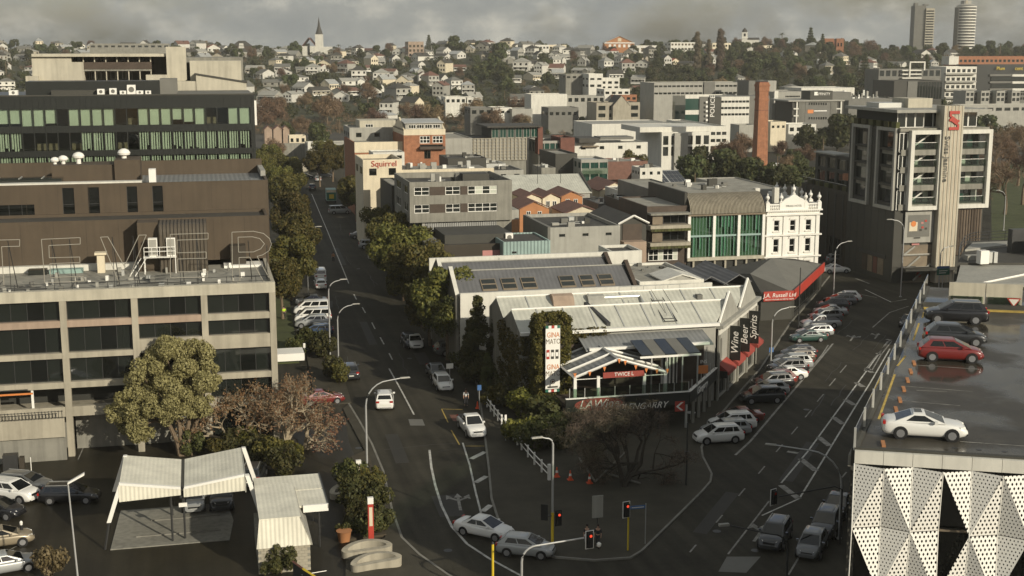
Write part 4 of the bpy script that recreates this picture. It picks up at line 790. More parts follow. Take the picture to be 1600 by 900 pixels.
def grey_office():
    b=200.; r=rootB('concrete_office','grey concrete office with two strip-window storeys overhanging a blank base','building',33,b)
    x0,x1=640,800; a0=onB(x0,300,b)[0]; a1=onB(x1,300,b)[0]; zy=lambda y:onB(720,y,b)[1]
    rows=[(zy(304),zy(291)),(zy(331.5),zy(318))]; wins=[(647,671),(696,719),(731,777)]
    ops=[(onB(p,300,b)[0],onB(q,300,b)[0],*z) for z in rows for p,q in wins]
    timb=[(onB(p,300,b)[0],onB(q,300,b)[0],*z) for z in rows for p,q in ((671.5,695.5),(719.5,730.5))]
    block(r,a0,a1,b,b+16,zy(346),zy(283),'concrete_grey','roof_dark',ops,(),[(-b-14,-b-9,*rows[0]),(-b-6,-b-2,*rows[0]),(-b-14,-b-9,*rows[1]),(-b-6,-b-2,*rows[1])],par=.9)
    for i,q in enumerate(ops): window(r,S(b),*q,4 if i%3==2 else 2,2,.09,.1,'white_trim',['glass','glass','glass_dark','glass'] if i!=2 else ['glass','blind_pale'])
    for q in ((-b-14,-b-9),(-b-6,-b-2)):
        for z in rows: window(r,Wf(a0),*q,*z,2,1,.09,.1,'white_trim','glass')
    for q in timb: obox('timber_panel','timber_dark',r,q[0],q[1],b-.03,b,q[2],q[3])
    b2=b+.6; aL2=onB(660,360,b2)[0]; obox('base_wall','concrete_grey',r,aL2,a1+.1,b2,b2+15,0,zy(346)); obox('base_screen','grey_rib_v',r,aL2+.2,onB(777,360,b)[0],b2-.05,b2,zy(372),zy(347)); obox('slab','light_grey',r,onB(802,350,b)[0]-.2,onB(812,340,b)[0],b+.5,b+12,zy(346),zy(331))
    obox('base_pier','light_grey',r,aL2-.05,aL2+.4,b2-.1,b2+.3,0,zy(346))
    x,z=onB(743,365,b2); obox('vent_grille','dark_grey',r,x-.3,x+.5,b2-.1,b2-.05,z-.4,z+.3)
    clutter(r,a0+2,a1-2,b+2,b+12,zy(283)-.9,12,4,1.8); obox('plant_screen','dark_grey',r,a0+9,a1-3,b+3,b+6,zy(283)-.9,zy(275)); 
grey_office()
def squirrel():
    b=238.; r,a0,a1,z1=bg('cream_shopfront_building','cream corner building with red Squirrel lettering and two small dark windows',b,567,628,249,12,'cream_paint','roof_dark',[(263,274)],2,.62,wrows=[(262,274)],wn=2,par=.8,gm='glass_dark')
    text('lettering','Squirrel',1.5,'red',r,(onB(600,256,b)[0],b-.08,onB(600,256,b)[1]),ext=.05)
    zz=onB(700,264,b)[1]; aR=onB(772,270,b)[0]; obox('long_wall','cream_paint',r,a1-.02,aR,b+.05,b+.5,0,zz); obox('low_wing','concrete_grey',r,a1,aR,b+.5,b+14,0,zz-.6); clutter(r,a1+1,aR-2,b+2,b+11,zz-.6,14,9,1.6)
    obox('lightwell_wall','light_grey',r,onB(612,300,b-4)[0],onB(626,300,b-4)[0],b-4,b-.1,0,onB(615,286,b-4)[1])
    r,a0,a1,z1=bg('narrow_grey_shed','narrow dark walled shed beside the street, left of the concrete office',218,612,634,290,14,'dark_grey','roof_membrane',par=.2)
squirrel()
def brick_hall():
    b=282.; r=rootB('brick_warehouse','converted brick warehouse with peach top storey, white windows and pale rear blocks','building',44,b)
    zy=lambda y:onB(660,y,b)[1]; a0=onB(631,220,b)[0]; a1=onB(696,220,b)[0]
    mb=MB(); wins=[(656,672),(676,692)]; ops=[(onB(p,220,b)[0],onB(q,220,b)[0],zy(224),zy(212.5)) for p,q in wins]; wall(mb,S(b),a0,a1,0,zy(213-.0) if 0 else zy(211),ops,.2); wall(mb,Wf(a0),-b-16,-b,0,zy(211)); mb.build('wall','brick',r)
    for q in ops: window(r,S(b),*q,3,2,.12,.12,'white_trim','glass')
    obox('upper_storey','cream_paint',r,a0,a1,b-.05,b+16,zy(211),zy(202)); obox('clerestory','light_grey',r,a0+.5,a1-.5,b+.8,b+15,zy(202),zy(192)); MB().gable(a0+.3,a1-.3,b+.5,b+15.5,zy(192),zy(188),'x',.12,.1).build('roof','galv',r)
    for i in range(4): x=a0+1.2+i*(a1-a0-2)/4; window(r,S(b+.8),x,x+1.6,zy(201),zy(195),3,1,.07,0,'white_trim','glass',panes=False,proud=.05)
    for x in (a0,a1-.35): MB().hull2([(x,b-.1,zy(204)),(x,b+7,zy(185)),(x,b+15,zy(204))],[(x+.35,b-.1,zy(204)),(x+.35,b+7,zy(185)),(x+.35,b+15,zy(204))]).build('gable_wall','cream_paint',r)
    pwin(r,b,656,226,692,231,1,1,'timber_dark','glass_dark',name='balcony_opening'); obox('balcony','timber_dark',r,onB(655,230,b)[0],onB(694,230,b)[0],b-1.2,b-.02,zy(233),zy(229)); pwin(r,b,663,235,673,248,2,1,'timber_dark','glass_dark')
    # lower brick wing towards the street and pale rear blocks
    r,p0,p1,z=bg('brick_street_wing','low brick wing with peach parapet facing the tree-lined street',b+2,554,632,222,20,'brick','roof_membrane',par=.6); obox('parapet_band','cream_paint',r,p0-.02,p1,b+1.9,b+2.1,z-2.2,z+.05)
    r,p0,p1,z=bg('pale_rear_building','pale rendered flat-roofed building rising behind the brick warehouse',b+16,546,632,199,12,'light_grey','roof_membrane',[(207,214)],3,.7,par=.3); r2=pb(r,'upper_block','concrete_pale',b+20,8,562,188,640,200,12); pwin(r,b+20,571,194,583,199,3,1,'white_trim','glass')
    bg('white_annex','small white annex under the brick warehouse end wall',b-8,583,632,238,7,'white_paint','galv',[(243,248)],3,.5,par=.2); bg('pale_shed','pale plain sided shed right of the brick warehouse',b+4,696,738,216,20,'light_grey','roof_membrane',par=.2)
brick_hall()
def screen_building():
    b=302.; r,a0,a1,z1=bg('screened_office','office with pale square-grid screen below a dark roofed glass storey',b,732,822,216,14,'concrete_grey','roof_dark',par=.3)
    zt=onB(780,216,b)[1]; zb=onB(780,250,b)[1]; mb=MB(); xs=np.linspace(a0+.3,a1,16)
    for x in xs: mb.box(x-.1,x+.1,b-.35,b-.1,zb,zt)
    for z in np.linspace(zb,zt,8): mb.box(a0+.3,a1,b-.32,b-.12,z-.08,z+.08)
    tag(mb.build('grid_screen','concrete',r),None,kind='stuff'); obox('screen_back','light_grey',r,a0+.3,a1,b-.05,b-.02,zb,zt)
    p0=onB(768,205,b+1)[0]; p1=onB(842,205,b+1)[0]; z2=onB(800,199,b+1)[1]; obox('upper_storey','interior',r,p0,p1,b+1.5,b+12,zt,z2); obox('roof_plate','roof_dark',r,p0-1.2,p1+.5,b+.2,b+13,z2,z2+.35)
    for i in range(6): x=p0+(p1-p0)*i/6; window(r,S(b+1.5),x+.15,x+(p1-p0)/6-.15,zt,z2-.1,2,1,.1,0,'light_grey','glass_green',panes=True,proud=.08)
    obox('brick_end','brick_dark',r,p1-.2,p1+1.0,b+1,b+4,zt-4,z2)
    bg('glass_side_office','glass fronted two storey office beside a dark brick wall',b+2,842,876,220,10,'light_grey','roof_dark',[(224,239)],4,.1,gm='glass_green'); bg('brick_block','narrow dark brick block between the glass office and white house',b+1,876,898,215,9,'brick_dark','roof_dark')
    r,a0,a1,z1=bg('white_flat_villa','long white flat-roofed house with dark pergola roofs',330,897,1012,223,10,'white_paint','roof_membrane',[(228,233)],4,.75,par=.3); pb(r,'dark_canopy','roof_dark',328,9,905,216,937,223); pb(r,'pergola_roof','mid_grey',332,6,938,214,990,218); pb(r,'awning','timber',329,1.2,910,228,936,230)
screen_building()
def low_row():
    # dark, pink and teal low building; pale box; dark gable
    b=180.; r,a0,a1,z1=bg('dark_low_building','low dark brown building with a pink panel and flat dark roofs',b,668,792,382,12,'brown_dark','roof_dark',par=.3)
    pb(r,'pink_panel','pink',b-.06,.05,754,391,785,401); pb(r,'rear_roof','dark_grey',b+3,9,695,366,800,384,4); pb(r,'side_fin','mid_grey',b-.5,8,665,380,690,384)
    r,a0,a1,z1=bg('teal_ribbed_shed','teal ribbed metal shed in front of the pale rendered box',b-2,786,860,377,9,'teal_rib','roof_dark',par=.2); pwin(r,b-2,800,393,807,396,1,1,'metal_dark','glass_dark')
    acunit(onB(795,374,b+3)[0],b+3,onB(795,378,b+3)[1],1.1,.8,1.3,'white air conditioner with round fan on the teal shed roof','white_trim')
    r,a0,a1,z1=bg('pale_rendered_box','pale rendered box building with three small dark vents',184,860,969,354,16,'light_grey','roof_dark',[(364.5,369)],3,.74,par=.5,wrows=()); clutter(r,a0+1,a1-2,187,196,z1-.5,8,3,.8); obox('west_wall','mid_grey',r,a0-.4,a0-.02,184,199,0,z1+.1)
    r=rootB('dark_gabled_house','dark shingled gable house beside the pale rendered box','building',75,186); a0,a1,ze,zr=pxgable(r,186,14,968,1010,349,337,'dark_grey','roof_dark')
    MB().tube([(a0-.3,185.6,ze),((a0+a1)/2,185.6,zr+.05)],.16,4).tube([((a0+a1)/2,185.6,zr+.05),(a1+.3,185.6,ze)],.16,4).build('barge_board','white_trim',r); pb(r,'slatted_front','timber_dark',185.9,.08,973,350,1003,377); pb(r,'lower_wall','concrete_pink',184,2,975,378,1010,394,0)
    bg('white_yard_wall_house','small white rendered house with a dark roof behind the slate hall',172,955,1003,392,6,'white_paint','roof_dark')
    # terracotta terrace houses
    G_='terracotta roofed terrace houses'
    for i,(b,x0,x1,ye,yr,m,dep,lb) in enumerate(((218,812,858,325,314,'terracotta',9,'orange gabled terrace house with a french window, nearest of the terrace'),(216,884,938,332,321,'cream_paint',9,'cream gabled terrace house with brown rib tiled roof, right front'),(228,818,846,309,302,'cream_paint',9,'leftmost of the three small rear gables of the terrace'),(228,848,875,309,301,'cream_paint',9,'middle of the three small rear gables of the terrace'),(228,877,910,306,298,'terracotta',9,'rightmost of the three small rear gables of the terrace'))):
        r=rootB('terrace_house',lb,'house',onB(x0,ye,b)[0],b,G_); a0,a1,ze,zr=pxgable(r,b,dep,x0,x1,ye,yr,m,'roof_tile')
        for k in (.3,.68):
            x=x0+(x1-x0)*k; pwin(r,b,x-3.2,ye+5,x+3.2,ye+15,2,1,'white_trim','glass'); 
            if i<2: pwin(r,b,x-3.2,ye+21,x+3.2,ye+31,2,1,'white_trim','glass')
    # long metal roof, yellow gable, dark boxes
    r=rootB('metal_roofed_hall','long hall with pale green metal roof and a slanting parapet','building',60,246); a0,a1,ze,zr=pxgable(r,246,16,802,922,302,272,'light_grey','roof_rib_white',ax='x'); MB().hull2([(a1+.1,246,ze+.3),(a1+.1,254,zr+.4),(a1+.1,254,5),(a1+.1,246,5)],[(a1+.5,246,ze+.3),(a1+.5,254,zr+.4),(a1+.5,254,5),(a1+.5,246,5)]).build('parapet','roof_dark',r)
    for x in (840,876): xx,zz=onB(x,285,250); MB().tube([(xx,250,zz-1),(xx,250,zz+3.4)],.05,4).tube([(xx-1,250,zz+3),(xx+1,250,zz+3)],.03,4).tube([(xx-.7,250,zz+2.5),(xx+.7,250,zz+2.5)],.03,4).build('aerial','metal_dark',r)
    r=rootB('yellow_gabled_house','yellow rendered gable house with dark ribbed roof','house',75,250); a0,a1,ze,zr=pxgable(r,250,12,937,985,297,284,'cream_paint','roof_tile'); pwin(r,250,944,304,951,312,1,1,'metal_dark','glass_dark'); pwin(r,250,957,305,966,312,1,1,'metal_dark','glass_dark')
    r,a0,a1,z1=bg('dark_box_house','dark grey box house right of the grid screened office',276,868,902,240,14,'dark_grey','roof_membrane',wrows=()); r,a0,a1,z1=bg('glass_balcony_house','house with glazed top storey and glass balcony front',270,908,950,249,9,'light_grey','galv',[(254,263),(272,285)],3,.12,gm='glass_green',nx=2); pb(r,'balcony_front','balustrade_glass',268.5,.1,910,263,950,272)
    for i,(x0,x1,yt,b,wm,dep,lb) in enumerate(((755,818,266,262,'light_grey',12,'low pale shed roof left of the metal roofed hall'),(846,868,262,268,'concrete_grey',8,'small grey lean-to between the sheds'),(950,1012,252,300,'roof_tile',10,'low brown roofed house beyond the palm garden'),(1000,1035,262,285,'white_paint',6,'small white garden house near solar roof'),(935,975,318,228,'mid_grey',10,'flat grey roof with plant behind the cream terrace house'),(755,790,256,270,'galv',8,'pale metal roof behind the concrete office'),(700,760,247,262,'dark_grey',10,'dark flat roof with vents behind the cream building'),(975,1022,300,236,'white_paint',12,'white carport roof beside the yellow gable house'),(982,1012,318,215,'dark_grey',14,'dark flat roof with air conditioners beside the balcony block'))):
        r,a0,a1,z1=bg('low_building',lb,b,x0,x1,yt,dep,wm,'roof_membrane' if i%3 else 'roof_dark',[(yt+6,yt+11)] if i in(0,3) else (),3,.6,par=.25); clutter(r,a0+.5,a1-1.2,b+1,b+dep-1,z1-.25,6,i,1.0)
    r=rootB('solar_roof_house','house with dark solar panels across its tilted roof','house',100,292); z=onB(1030,285,292)[1]; a0=onB(1007,290,292)[0]; a1=onB(1074,290,292)[0]; obox('wall','brick_dark',r,a0,a1,292,301,0,z-.2); 
    for i in range(2):
        for j in range(6 if i==0 else 4):
            for k in range(3):
                w_=(a1-a0)/10.3; x=a0+(0 if i==0 else 6.3*w_)+j*w_; y0=292+k*2.2; MB().quad((x+.05,y0,z+k*.7),(x+w_-.05,y0,z+k*.7),(x+w_-.05,y0+2.1,z+k*.7+.67),(x+.05,y0+2.1,z+k*.7+.67)).build('solar_panel','solar',r)
    MB().hull2([(a0,292,z-.1),(a1,292,z-.1),(a1,299,z+2.1),(a0,299,z+2.1)],[(a0,292,z-.03),(a1,292,z-.03),(a1,299,z+2.17),(a0,299,z+2.17)]).build('roof','galv',r)
low_row()
def balcony_block():
    b=189.; r,a0,a1,z1=bg('balcony_block','weathered concrete balcony block with planted ledges and slatted screens',b+1.5,1011,1074,322,14,'timber_dark','roof_membrane',par=.2,wrows=()); zy=lambda y:onB(1042,y,b)[1]
    for y0,y1 in ((352,360),(379,387)):
        obox('balcony_slab','concrete',r,a0,a1,b-.3,b+1.5,zy(y1),zy(y0))
        for k in range(12): x=a0+(a1-a0)*(k+.5)/12; obox('planter_tuft','leaf_hedge',r,x-.25,x+.25,b-.5,b-.3,zy(y1+1),zy(y1-3))
    obox('roof_edge','concrete_grey',r,a0,a1,b-.3,b+1.4,zy(336),zy(333))
    for (y0,y1) in ((337,351),(361,378)):
        for k in range(9): x=a0+.5+(a1-a0-5)*k/9; obox('slat','timber',r,x,x+.22,b+.3,b+.4,zy(y1),zy(y0))
        window(r,S(b+1.4),a1-4,a1-.3,zy(y1),zy(y0),3,1,.07,0,'metal_dark','glass_dark',proud=.05)
    window(r,S(b+1.4),a0+.3,a1-1.5,zy(409),zy(391),6,2,.09,0,'white_trim',['glass','glass','blind_pale'],proud=.06)
    bg('grey_rear_block','plain grey block with flat white roof behind the balcony block',212,1022,1078,297,20,'mid_grey','roof_membrane',par=.2)
balcony_block()
def green_office():
    b=190.; zy=lambda y:onB(1133,y,b)[1]; a0=onB(1077,360,b)[0]; a1=onB(1193,360,b)[0]
    r=rootB('green_glass_office','green glass office with three tall bays under a curved louvred roof','building',a0,b)
    block(r,a0,a1,b+.8,b+18,0,zy(335),'concrete','roof_membrane',par=.1)
    n=3; w_=(a1-a0)/n
    for i in range(n+1): obox('column','white_trim',r,a0+w_*i-.22,a0+w_*i+.22,b-.05,b+.8,zy(402),zy(336))
    obox('beam','concrete_pale',r,a0-.2,a1+.2,b-.08,b+.7,zy(406),zy(401)); obox('top_beam','timber',r,a0-.2,a1+.2,b-.1,b+.7,zy(336.5),zy(334))
    rr=random.Random(5)
    for i in range(n):
        x0,x1=a0+w_*i+.22,a0+w_*(i+1)-.22
        for j,(ya,yb) in enumerate(((337,367),(369,400))):
            k=7
            for c in range(k):
                u0,u1=x0+(x1-x0)*c/k,x0+(x1-x0)*(c+1)/k; obox('pane','glazing_green',r,u0+.02,u1-.02,b+.25,b+.27,zy(yb),zy(ya)); obox('mullion','teal',r,u1-.02,u1+.02,b+.2,b+.32,zy(yb),zy(ya))
                if rr.random()<.35: obox('blind','blind',r,u0+.05,u1-.05,b+.45,b+.47,zy(yb)+rr.choice((0,0,.6,1.2)),zy(ya))
            obox('spandrel','teal',r,x0,x1,b+.2,b+.3,zy(369.5),zy(366.5)) if j==0 else None
    t=[(b-.3+2.6*(1-math.cos(k*PI/2/6))**1.0,zy(333)+(zy(303)-zy(333))*(.6*math.sin(k*PI/2/6)+.4*k/6)) for k in range(7)]
    for k in range(6):
        (y0,z0),(y1,z1)=t[k],t[k+1]; MB().hull2([(a0,y0,z0),(a1,y0,z0),(a1,y1,z1),(a0,y1,z1)],[(a0,y0+.1,z0-.02),(a1,y0+.1,z0-.02),(a1,y1+.1,z1-.05),(a0,y1+.1,z1-.05)]).build('roof_louvre','concrete',r)
    for k in range(0): pass
    fin=MB()
    for i in range(56):
        x=a0+(a1-a0)*i/55
        for k in range(6): (y0,z0),(y1,z1)=t[k],t[k+1]; fin.quad((x,y0-.12,z0+.05),(x,y1-.12,z1+.05),(x,y1,z1),(x,y0,z0))
    tag(fin.build('louvre_fins','timber',r),None,kind='stuff')
    obox('top_deck','roof_membrane',r,a0,a1,b+2.3,b+18,zy(335),zy(303)); clutter(r,a0+1,a1-1,b+5,b+15,zy(303),14,6,1.3)
    obox('ground_recess','interior',r,a0,a1,b+.5,b+.78,0,zy(406))
    for i in range(7): x=a0+(a1-a0)*(i+.5)/7; obox('shop_pier','concrete',r,x-.15,x+.15,b+.1,b+.4,0,zy(406))
    obox('side_parapet','dark_grey',r,a0-.5,a0-.05,b+1,b+18,zy(400),zy(300))
green_office()
def hotel():
    b=191.; r=rootB('white_victorian_hotel','ornate white three storey Victorian hotel with balustrade and finials','building',onB(1197,420,b)[0],b)
    zy=lambda y:onB(1240,y,b)[1]; a0=onB(1197,370,b)[0]; a1=onB(1279,370,b)[0]; wx=[(1209,1217),(1234,1242),(1258.5,1266.5)]
    ops=[(onB(p,370,b)[0],onB(q,370,b)[0],zy(yb),zy(ya)) for p,q in wx for ya,yb in ((344,360.5),(373,393.5),(408,428))]
    mb=MB(); wall(mb,S(b),a0,a1,0,zy(328),ops,.25); wall(mb,E(a1),b,b+20,0,zy(328),[(b+2+i*3.6,b+3.1+i*3.6,za,zb) for i in range(5) for za,zb in ((zy(360),zy(344)),(zy(393),zy(373)))],.25); wall(mb,Wf(a0),-b-20,-b,0,zy(328)); mb.quad((a0,b+20,0),(a1,b+20,0),(a1,b+20,zy(328)),(a0,b+20,zy(328))); mb.build('wall','white_trim',r)
    for q in ops: window(r,S(b),*q,1,2,.08,.18,'white_trim','glass_dark')
    for i in range(5):
        for za,zb in ((zy(360),zy(344)),(zy(393),zy(373))): window(r,E(a1),b+2+i*3.6,b+3.1+i*3.6,za,zb,1,2,.08,.18,'white_trim','glass_dark')
    for y in (327,334,365.5,399): obox('cornice','white_trim',r,a0-.35,a1+.35,b-.4,b+.02,zy(y+2.2),zy(y)); obox('cornice','white_trim',r,a1-.02,a1+.35,b+.02,b+20,zy(y+2.2),zy(y))
    for x in np.linspace(a0+.3,a1-.3,4): obox('pilaster','white_trim',r,x-.3,x+.3,b-.16,b,0,zy(336))
    for q in ops[0::3]+ops[1::3]+ops[2::3]:
        m=(q[0]+q[1])/2; n=8; A=[(m+(q[1]-q[0])*.75*math.cos(PI*k/n),b-.14,q[3]+.12+.45*math.sin(PI*k/n)) for k in range(n+1)]; MB().hull2(A,[(x,b-.002,z) for x,_,z in A]).build('window_hood','white_trim',r); obox('sill','white_trim',r,q[0]-.2,q[1]+.2,b-.2,b-.003,q[2]-.18,q[2])
    # dentil course, parapet balustrade, pediment and finials
    for k in range(26): x=a0+(a1-a0)*(k+.3)/26; obox('dentil','white_trim',r,x,x+.18,b-.3,b-.01,zy(331),zy(329.4))
    zp=zy(327); zt=zy(318)
    for k in range(30):
        x=a0+.2+(a1-a0-.4)*k/29
        if abs(x-(a0+a1)/2)>2.1: MB().lathe([(.1,zp),(.16,zp+.3),(.08,zp+.62),(.12,zt-.22)],6,(x,b+.1)).build('baluster','white_trim',r)
    obox('balustrade_rail','white_trim',r,a0-.1,a1+.1,b-.06,b+.3,zt-.22,zt); obox('roof','roof_dark',r,a0+.3,a1-.3,b+.4,b+19.7,zy(331),zp+.05)
    m=(a0+a1)/2; A=[(m-2.1,b-.1,zp),(m-2.1,b-.1,zt+.2),(m-1.6,b-.1,zt+.7),(m-.9,b-.1,zt+1.0),(m,b-.1,zt+1.6),(m+.9,b-.1,zt+1.0),(m+1.6,b-.1,zt+.7),(m+2.1,b-.1,zt+.2),(m+2.1,b-.1,zp)]; MB().hull2(A,[(x,b+.35,z) for x,_,z in A]).build('pediment','white_trim',r); text('lettering','DRAKE HOTEL',.42,'dark_grey',r,(m,b-.12,zp+.55),ext=.01)
    for x in (a0+.1,m-2.1,m+2.1,a1-.1): obox('parapet_pier','white_trim',r,x-.32,x+.32,b-.14,b+.45,zp,zt+.2); 
    fin=MB().lathe([(.3,0),(.34,.1),(.12,.25),(.14,.4),(.36,.75),(.3,1.0),(.1,1.15),(.12,1.3),(.02,1.55)],8).mesh('finial',40); fin.materials.append(M['white_trim'])
    for i,(x,y,z) in enumerate([(a0+.1,b+.15,zt+.2),(m-2.1,b+.15,zt+.2),(m,b+.15,zt+1.5),(m+2.1,b+.15,zt+.2),(a1-.1,b+.15,zt+.2)]+[(a1-.1,b+3.2*k,zt+.2) for k in range(1,6)]):
        o=link('finial',fin,r); o.location=Vector((x,y,z))-Vector(r['abs'])
        if y>b+1: obox('parapet_pier','white_trim',r,x-.32,x+.32,y-.3,y+.3,zp,zt+.2)
    obox('side_balustrade','white_trim',r,a1-.3,a1+.05,b+.5,b+19,zp,zt-.1)
    for k in range(3): obox('chimney','white_paint',r,a0+1.5+k*3.4,a0+2.3+k*3.4,b+8,b+9,zp,zp+2.6)
    bg('curved_roof_store','long building with curved pale roof behind the white hotel',230,1160,1228,296,24,'light_grey','roof_membrane',par=.2)
hotel()
# ================================================================ right-hand side: tower, podium, car park
def tower():
    b=181.; zy=lambda y:onB(1470,y,b)[1]; ax=lambda x,y=300:onB(x,y,b)[0]
    a0=ax(1403); a1=ax(1541); zt=zy(200); zb=zy(328)
    r=rootB('corner_office_tower','corner office tower with white framed balcony stacks and striped stone fin','building',a0,b)
    D=16.
    fl=[zy(y) for y in (329,320.5,288,260.5,233.5,204)]      # slab levels
    floors=[(zy(318),zy(292)),(zy(288),zy(263.5)),(zy(260),zy(236.5)),(zy(233),zy(207))]
    obox('core','interior',r,a0+2.6,a1-1.2,b+2.2,b+D-.5,0,zt); obox('rear_wall','dark_grey',r,a0+.1,a1,b+D-.5,b+D,0,zt)
    for z0,z1 in floors: obox('floor_slab','concrete_grey',r,a0+.4,a1-.2,b+.3,b+D,z0-.95,z0-.05)
    obox('floor_slab','concrete_grey',r,a0,a1,b+.2,b+D,zt-.5,zt)
    def frame(x0,x1,y0,y1,w,nm):     # white picture frame round four balconies
        p,q=ax(x0),ax(x1); za,zb2=zy(y1),zy(y0)
        for n,(c,d,e,f) in (('frame_jamb',(p,p+w,za,zb2)),('frame_jamb',(q-w,q,za,zb2)),('frame_head',(p+w,q-w,zb2-w,zb2)),('frame_sill',(p+w,q-w,za,za+w))): obox(n,'white_paint',r,c,d,b-.5,b+.5,e,f)
        for i,(z0,z1) in enumerate(floors):
            obox('balcony_edge','concrete_grey',r,p+w,q-w,b+.05,b+.5,z0-.9,z0-.05); obox('balustrade','balustrade_glass',r,p+w,q-w,b+.02,b+.05,z0,z0+1.0); obox('balustrade_rail','white_trim',r,p+w,q-w,b,b+.07,z0+1.0,z0+1.06)
            n=4
            for k in range(n):
                u0,u1=p+w+(q-p-2*w)*k/n,p+w+(q-p-2*w)*(k+1)/n; window(r,S(b+2),u0,u1,z0,z1-.1,1,1,.07,0,'metal_dark',['glass','glass_green','glass','blind_pale'][(k+i)%4],proud=.06)
            if x0<1450: MB().tube([(p+w+.2,b+1.2,z0),(q-w-.3,b+1.2,z1)],.13,5).build('brace','white_trim',r)
    frame(1417.5,1467,203,327,.62,'l'); frame(1491,1543,203,326,.62,'r')
    # stone fin with vertical stripes
    f0,f1=ax(1464),ax(1494.5); zf=zy(165); n=11
    for i in range(n):
        u0=f0+(f1-f0)*i/n; obox('stone_stripe','concrete_pale' if i%2==0 else 'stone_rib',r,u0+.02,u0+(f1-f0)/n-.02,b-.75-(.05 if i%2==0 else 0),b+1.5,0,zf-.02*(i%2))
    x=(f0+f1)/2; zs=zy(188)
    em=MB()   # red S emblem: two bars, slanted spine, end serifs
    for u0,u1,z0,z1 in ((-.85,.85,1.0,1.45),(-.85,.85,-1.45,-1.0),(-.85,-.5,.55,1.0),(.5,.85,-1.0,-.55),(-.85,-.45,-.1,.25),(.45,.85,-.25,.1)): em.box(x+u0,x+u1,b-.98,b-.86,zs+z0,zs+z1)
    em.hull2([(x-.85,b-.97,zs+.1),(x-.4,b-.97,zs+.7),(x+.85,b-.97,zs+-.1),(x+.4,b-.97,zs-.7)],[(x-.85,b-.87,zs+.1),(x-.4,b-.87,zs+.7),(x+.85,b-.87,zs-.1),(x+.4,b-.87,zs-.7)]); em.build('emblem','red',r)
    text('lettering','Swiss Jasmine',1.2,'mid_grey',r,(f0+.75,b-.86,zy(248)),(Matrix.Rotation(PI/2,4,'X')@Matrix.Rotation(-PI/2,4,'Z')).to_euler(),.05,sx=1.08)
    # glazed corner between front and side
    for i,(z0,z1) in enumerate(floors):
        window(r,S(b+.6),a0+.1,ax(1417.5)-.05,z0-.9,z1,2,1,.1,0,'white_trim','glass',proud=.05)
    # side face (towards the hotel): two more frames and strip windows
    Wl=Wf(a0); mb=MB(); ops=[(-b-q1,-b-q0,z0,z1) for z0,z1 in floors for q0,q1 in ((1.2,6.2),(9.2,14.2))]; wall(mb,Wl,-b-D,-b-.6,zb,zt,ops,.5); mb.build('side_wall','dark_grey',r)
    for q in ops: window(r,Wl,*q,3,1,.07,.4,'metal_dark',['glass','glass_dark','glass'])
    for q0,q1 in ((.8,6.7),(8.8,14.7)):
        w=.5
        for c,d,e,f in ((q0,q0+w,zb,zt),(q1-w,q1,zb,zt),(q0+w,q1-w,zt-w,zt),(q0+w,q1-w,zb,zb+w)): obox('side_frame','light_grey',r,a0-.45,a0+.0,b+c,b+d,e,f)
    # penthouse with broad roof
    p0=ax(1385,190); zp=zy(176)
    obox('penthouse_core','interior',r,a0+.5,a1-1,b+2.4,b+D-1,zt,zp)
    for k in range(9): u0=a0+.5+(a1-a0-1.5)*k/9; window(r,S(b+2.2),u0,u0+(a1-a0-1.5)/9-.05,zt,zp-.05,1,1,.09,0,'white_trim','glass',proud=.05)
    obox('penthouse_roof','light_grey',r,a0-.6,a1+.4,b+.4,b+D+1,zp,zp+.45); obox('roof_plant','concrete_pale',r,a0+5,a1-6,b+7,b+12,zp+.45,zp+1.9); obox('roof_plant','galv',r,a0+.5,a0+5,b+8,b+12,zp+.45,zp+1.2)
    for i in range(6): obox('terrace_plant','leaf_hedge',r,a0-.3+.0,a0+.3,b+1+i*2.4,b+2.4+i*2.4,zt,zt+.9)
    # podium: poster, braced glazing, slatted wall
    obox('podium','dark_grey',r,a0,a1,b+.6,b+D,0,zb); q0,q1=ax(1418),ax(1463); 
    po=obox('poster','light_grey',r,q0,q1,b+.2,b+.4,zy(378),zy(329.5)); obox('poster_panel','mid_grey',r,q0+.5,q1-.7,b+.16,b+.2,zy(369),zy(335)); obox('poster_print','cream_paint',r,q0+.7,q0+2.1,b+.12,b+.16,zy(360),zy(346)); MB().lathe([(.45,0),(.45,.02)],12).build('poster_print','orange',r)
    o=[c for c in r.children if c.name.startswith('poster_print')][-1]; o.rotation_euler=(PI/2,0,0); o.location=Vector((q0+1.4,b+.1,zy(348.5)))-Vector(r['abs'])
    for u,v,c in ((2.7,349,'pink'),(3.3,346,'red'),(2.8,356,'red'),(3.4,358,'dark_grey'),(2.5,360,'dark_grey')): obox('poster_print',c,r,q0+u,q0+u+.4,b+.12,b+.16,zy(v),zy(v-3))
    obox('poster_print','dark_grey',r,q0+1.6,q0+2.7,b+.12,b+.16,zy(371.5),zy(369.5)); obox('shop_sign','pink',r,q0+1.4,q0+2.7,b+.3,b+.45,zy(382),zy(379.5))
    obox('shop_back','timber',r,q0,q1,b+.5,b+.59,0,zy(382)); 
    for (xa,ya,xb,yb) in ((1419,397,1461,397),(1419,397,1436,384),(1425,417,1445,400),(1436,437,1462,412),(1419,417,1461,417)):
        MB().tube([(ax(xa),b+.35,zy(ya)),(ax(xb),b+.35,zy(yb))],.16,5).build('brace','light_grey',r)
    obox('shop_fascia','dark_grey',r,q0-.4,ax(1495),b-1.4,b+.3,zy(421),zy(416)); obox('shop_window','red',r,q0+2.6,q0+3.3,b+.4,b+.48,.8,2.2); obox('shop_window','glass',r,q0+.1,q0+2.4,b+.42,b+.49,.3,2.6)
    obox('slatted_wall','timber_slats',r,ax(1494.5),ax(1537),b+.2,b+.58,zy(400),zy(327))
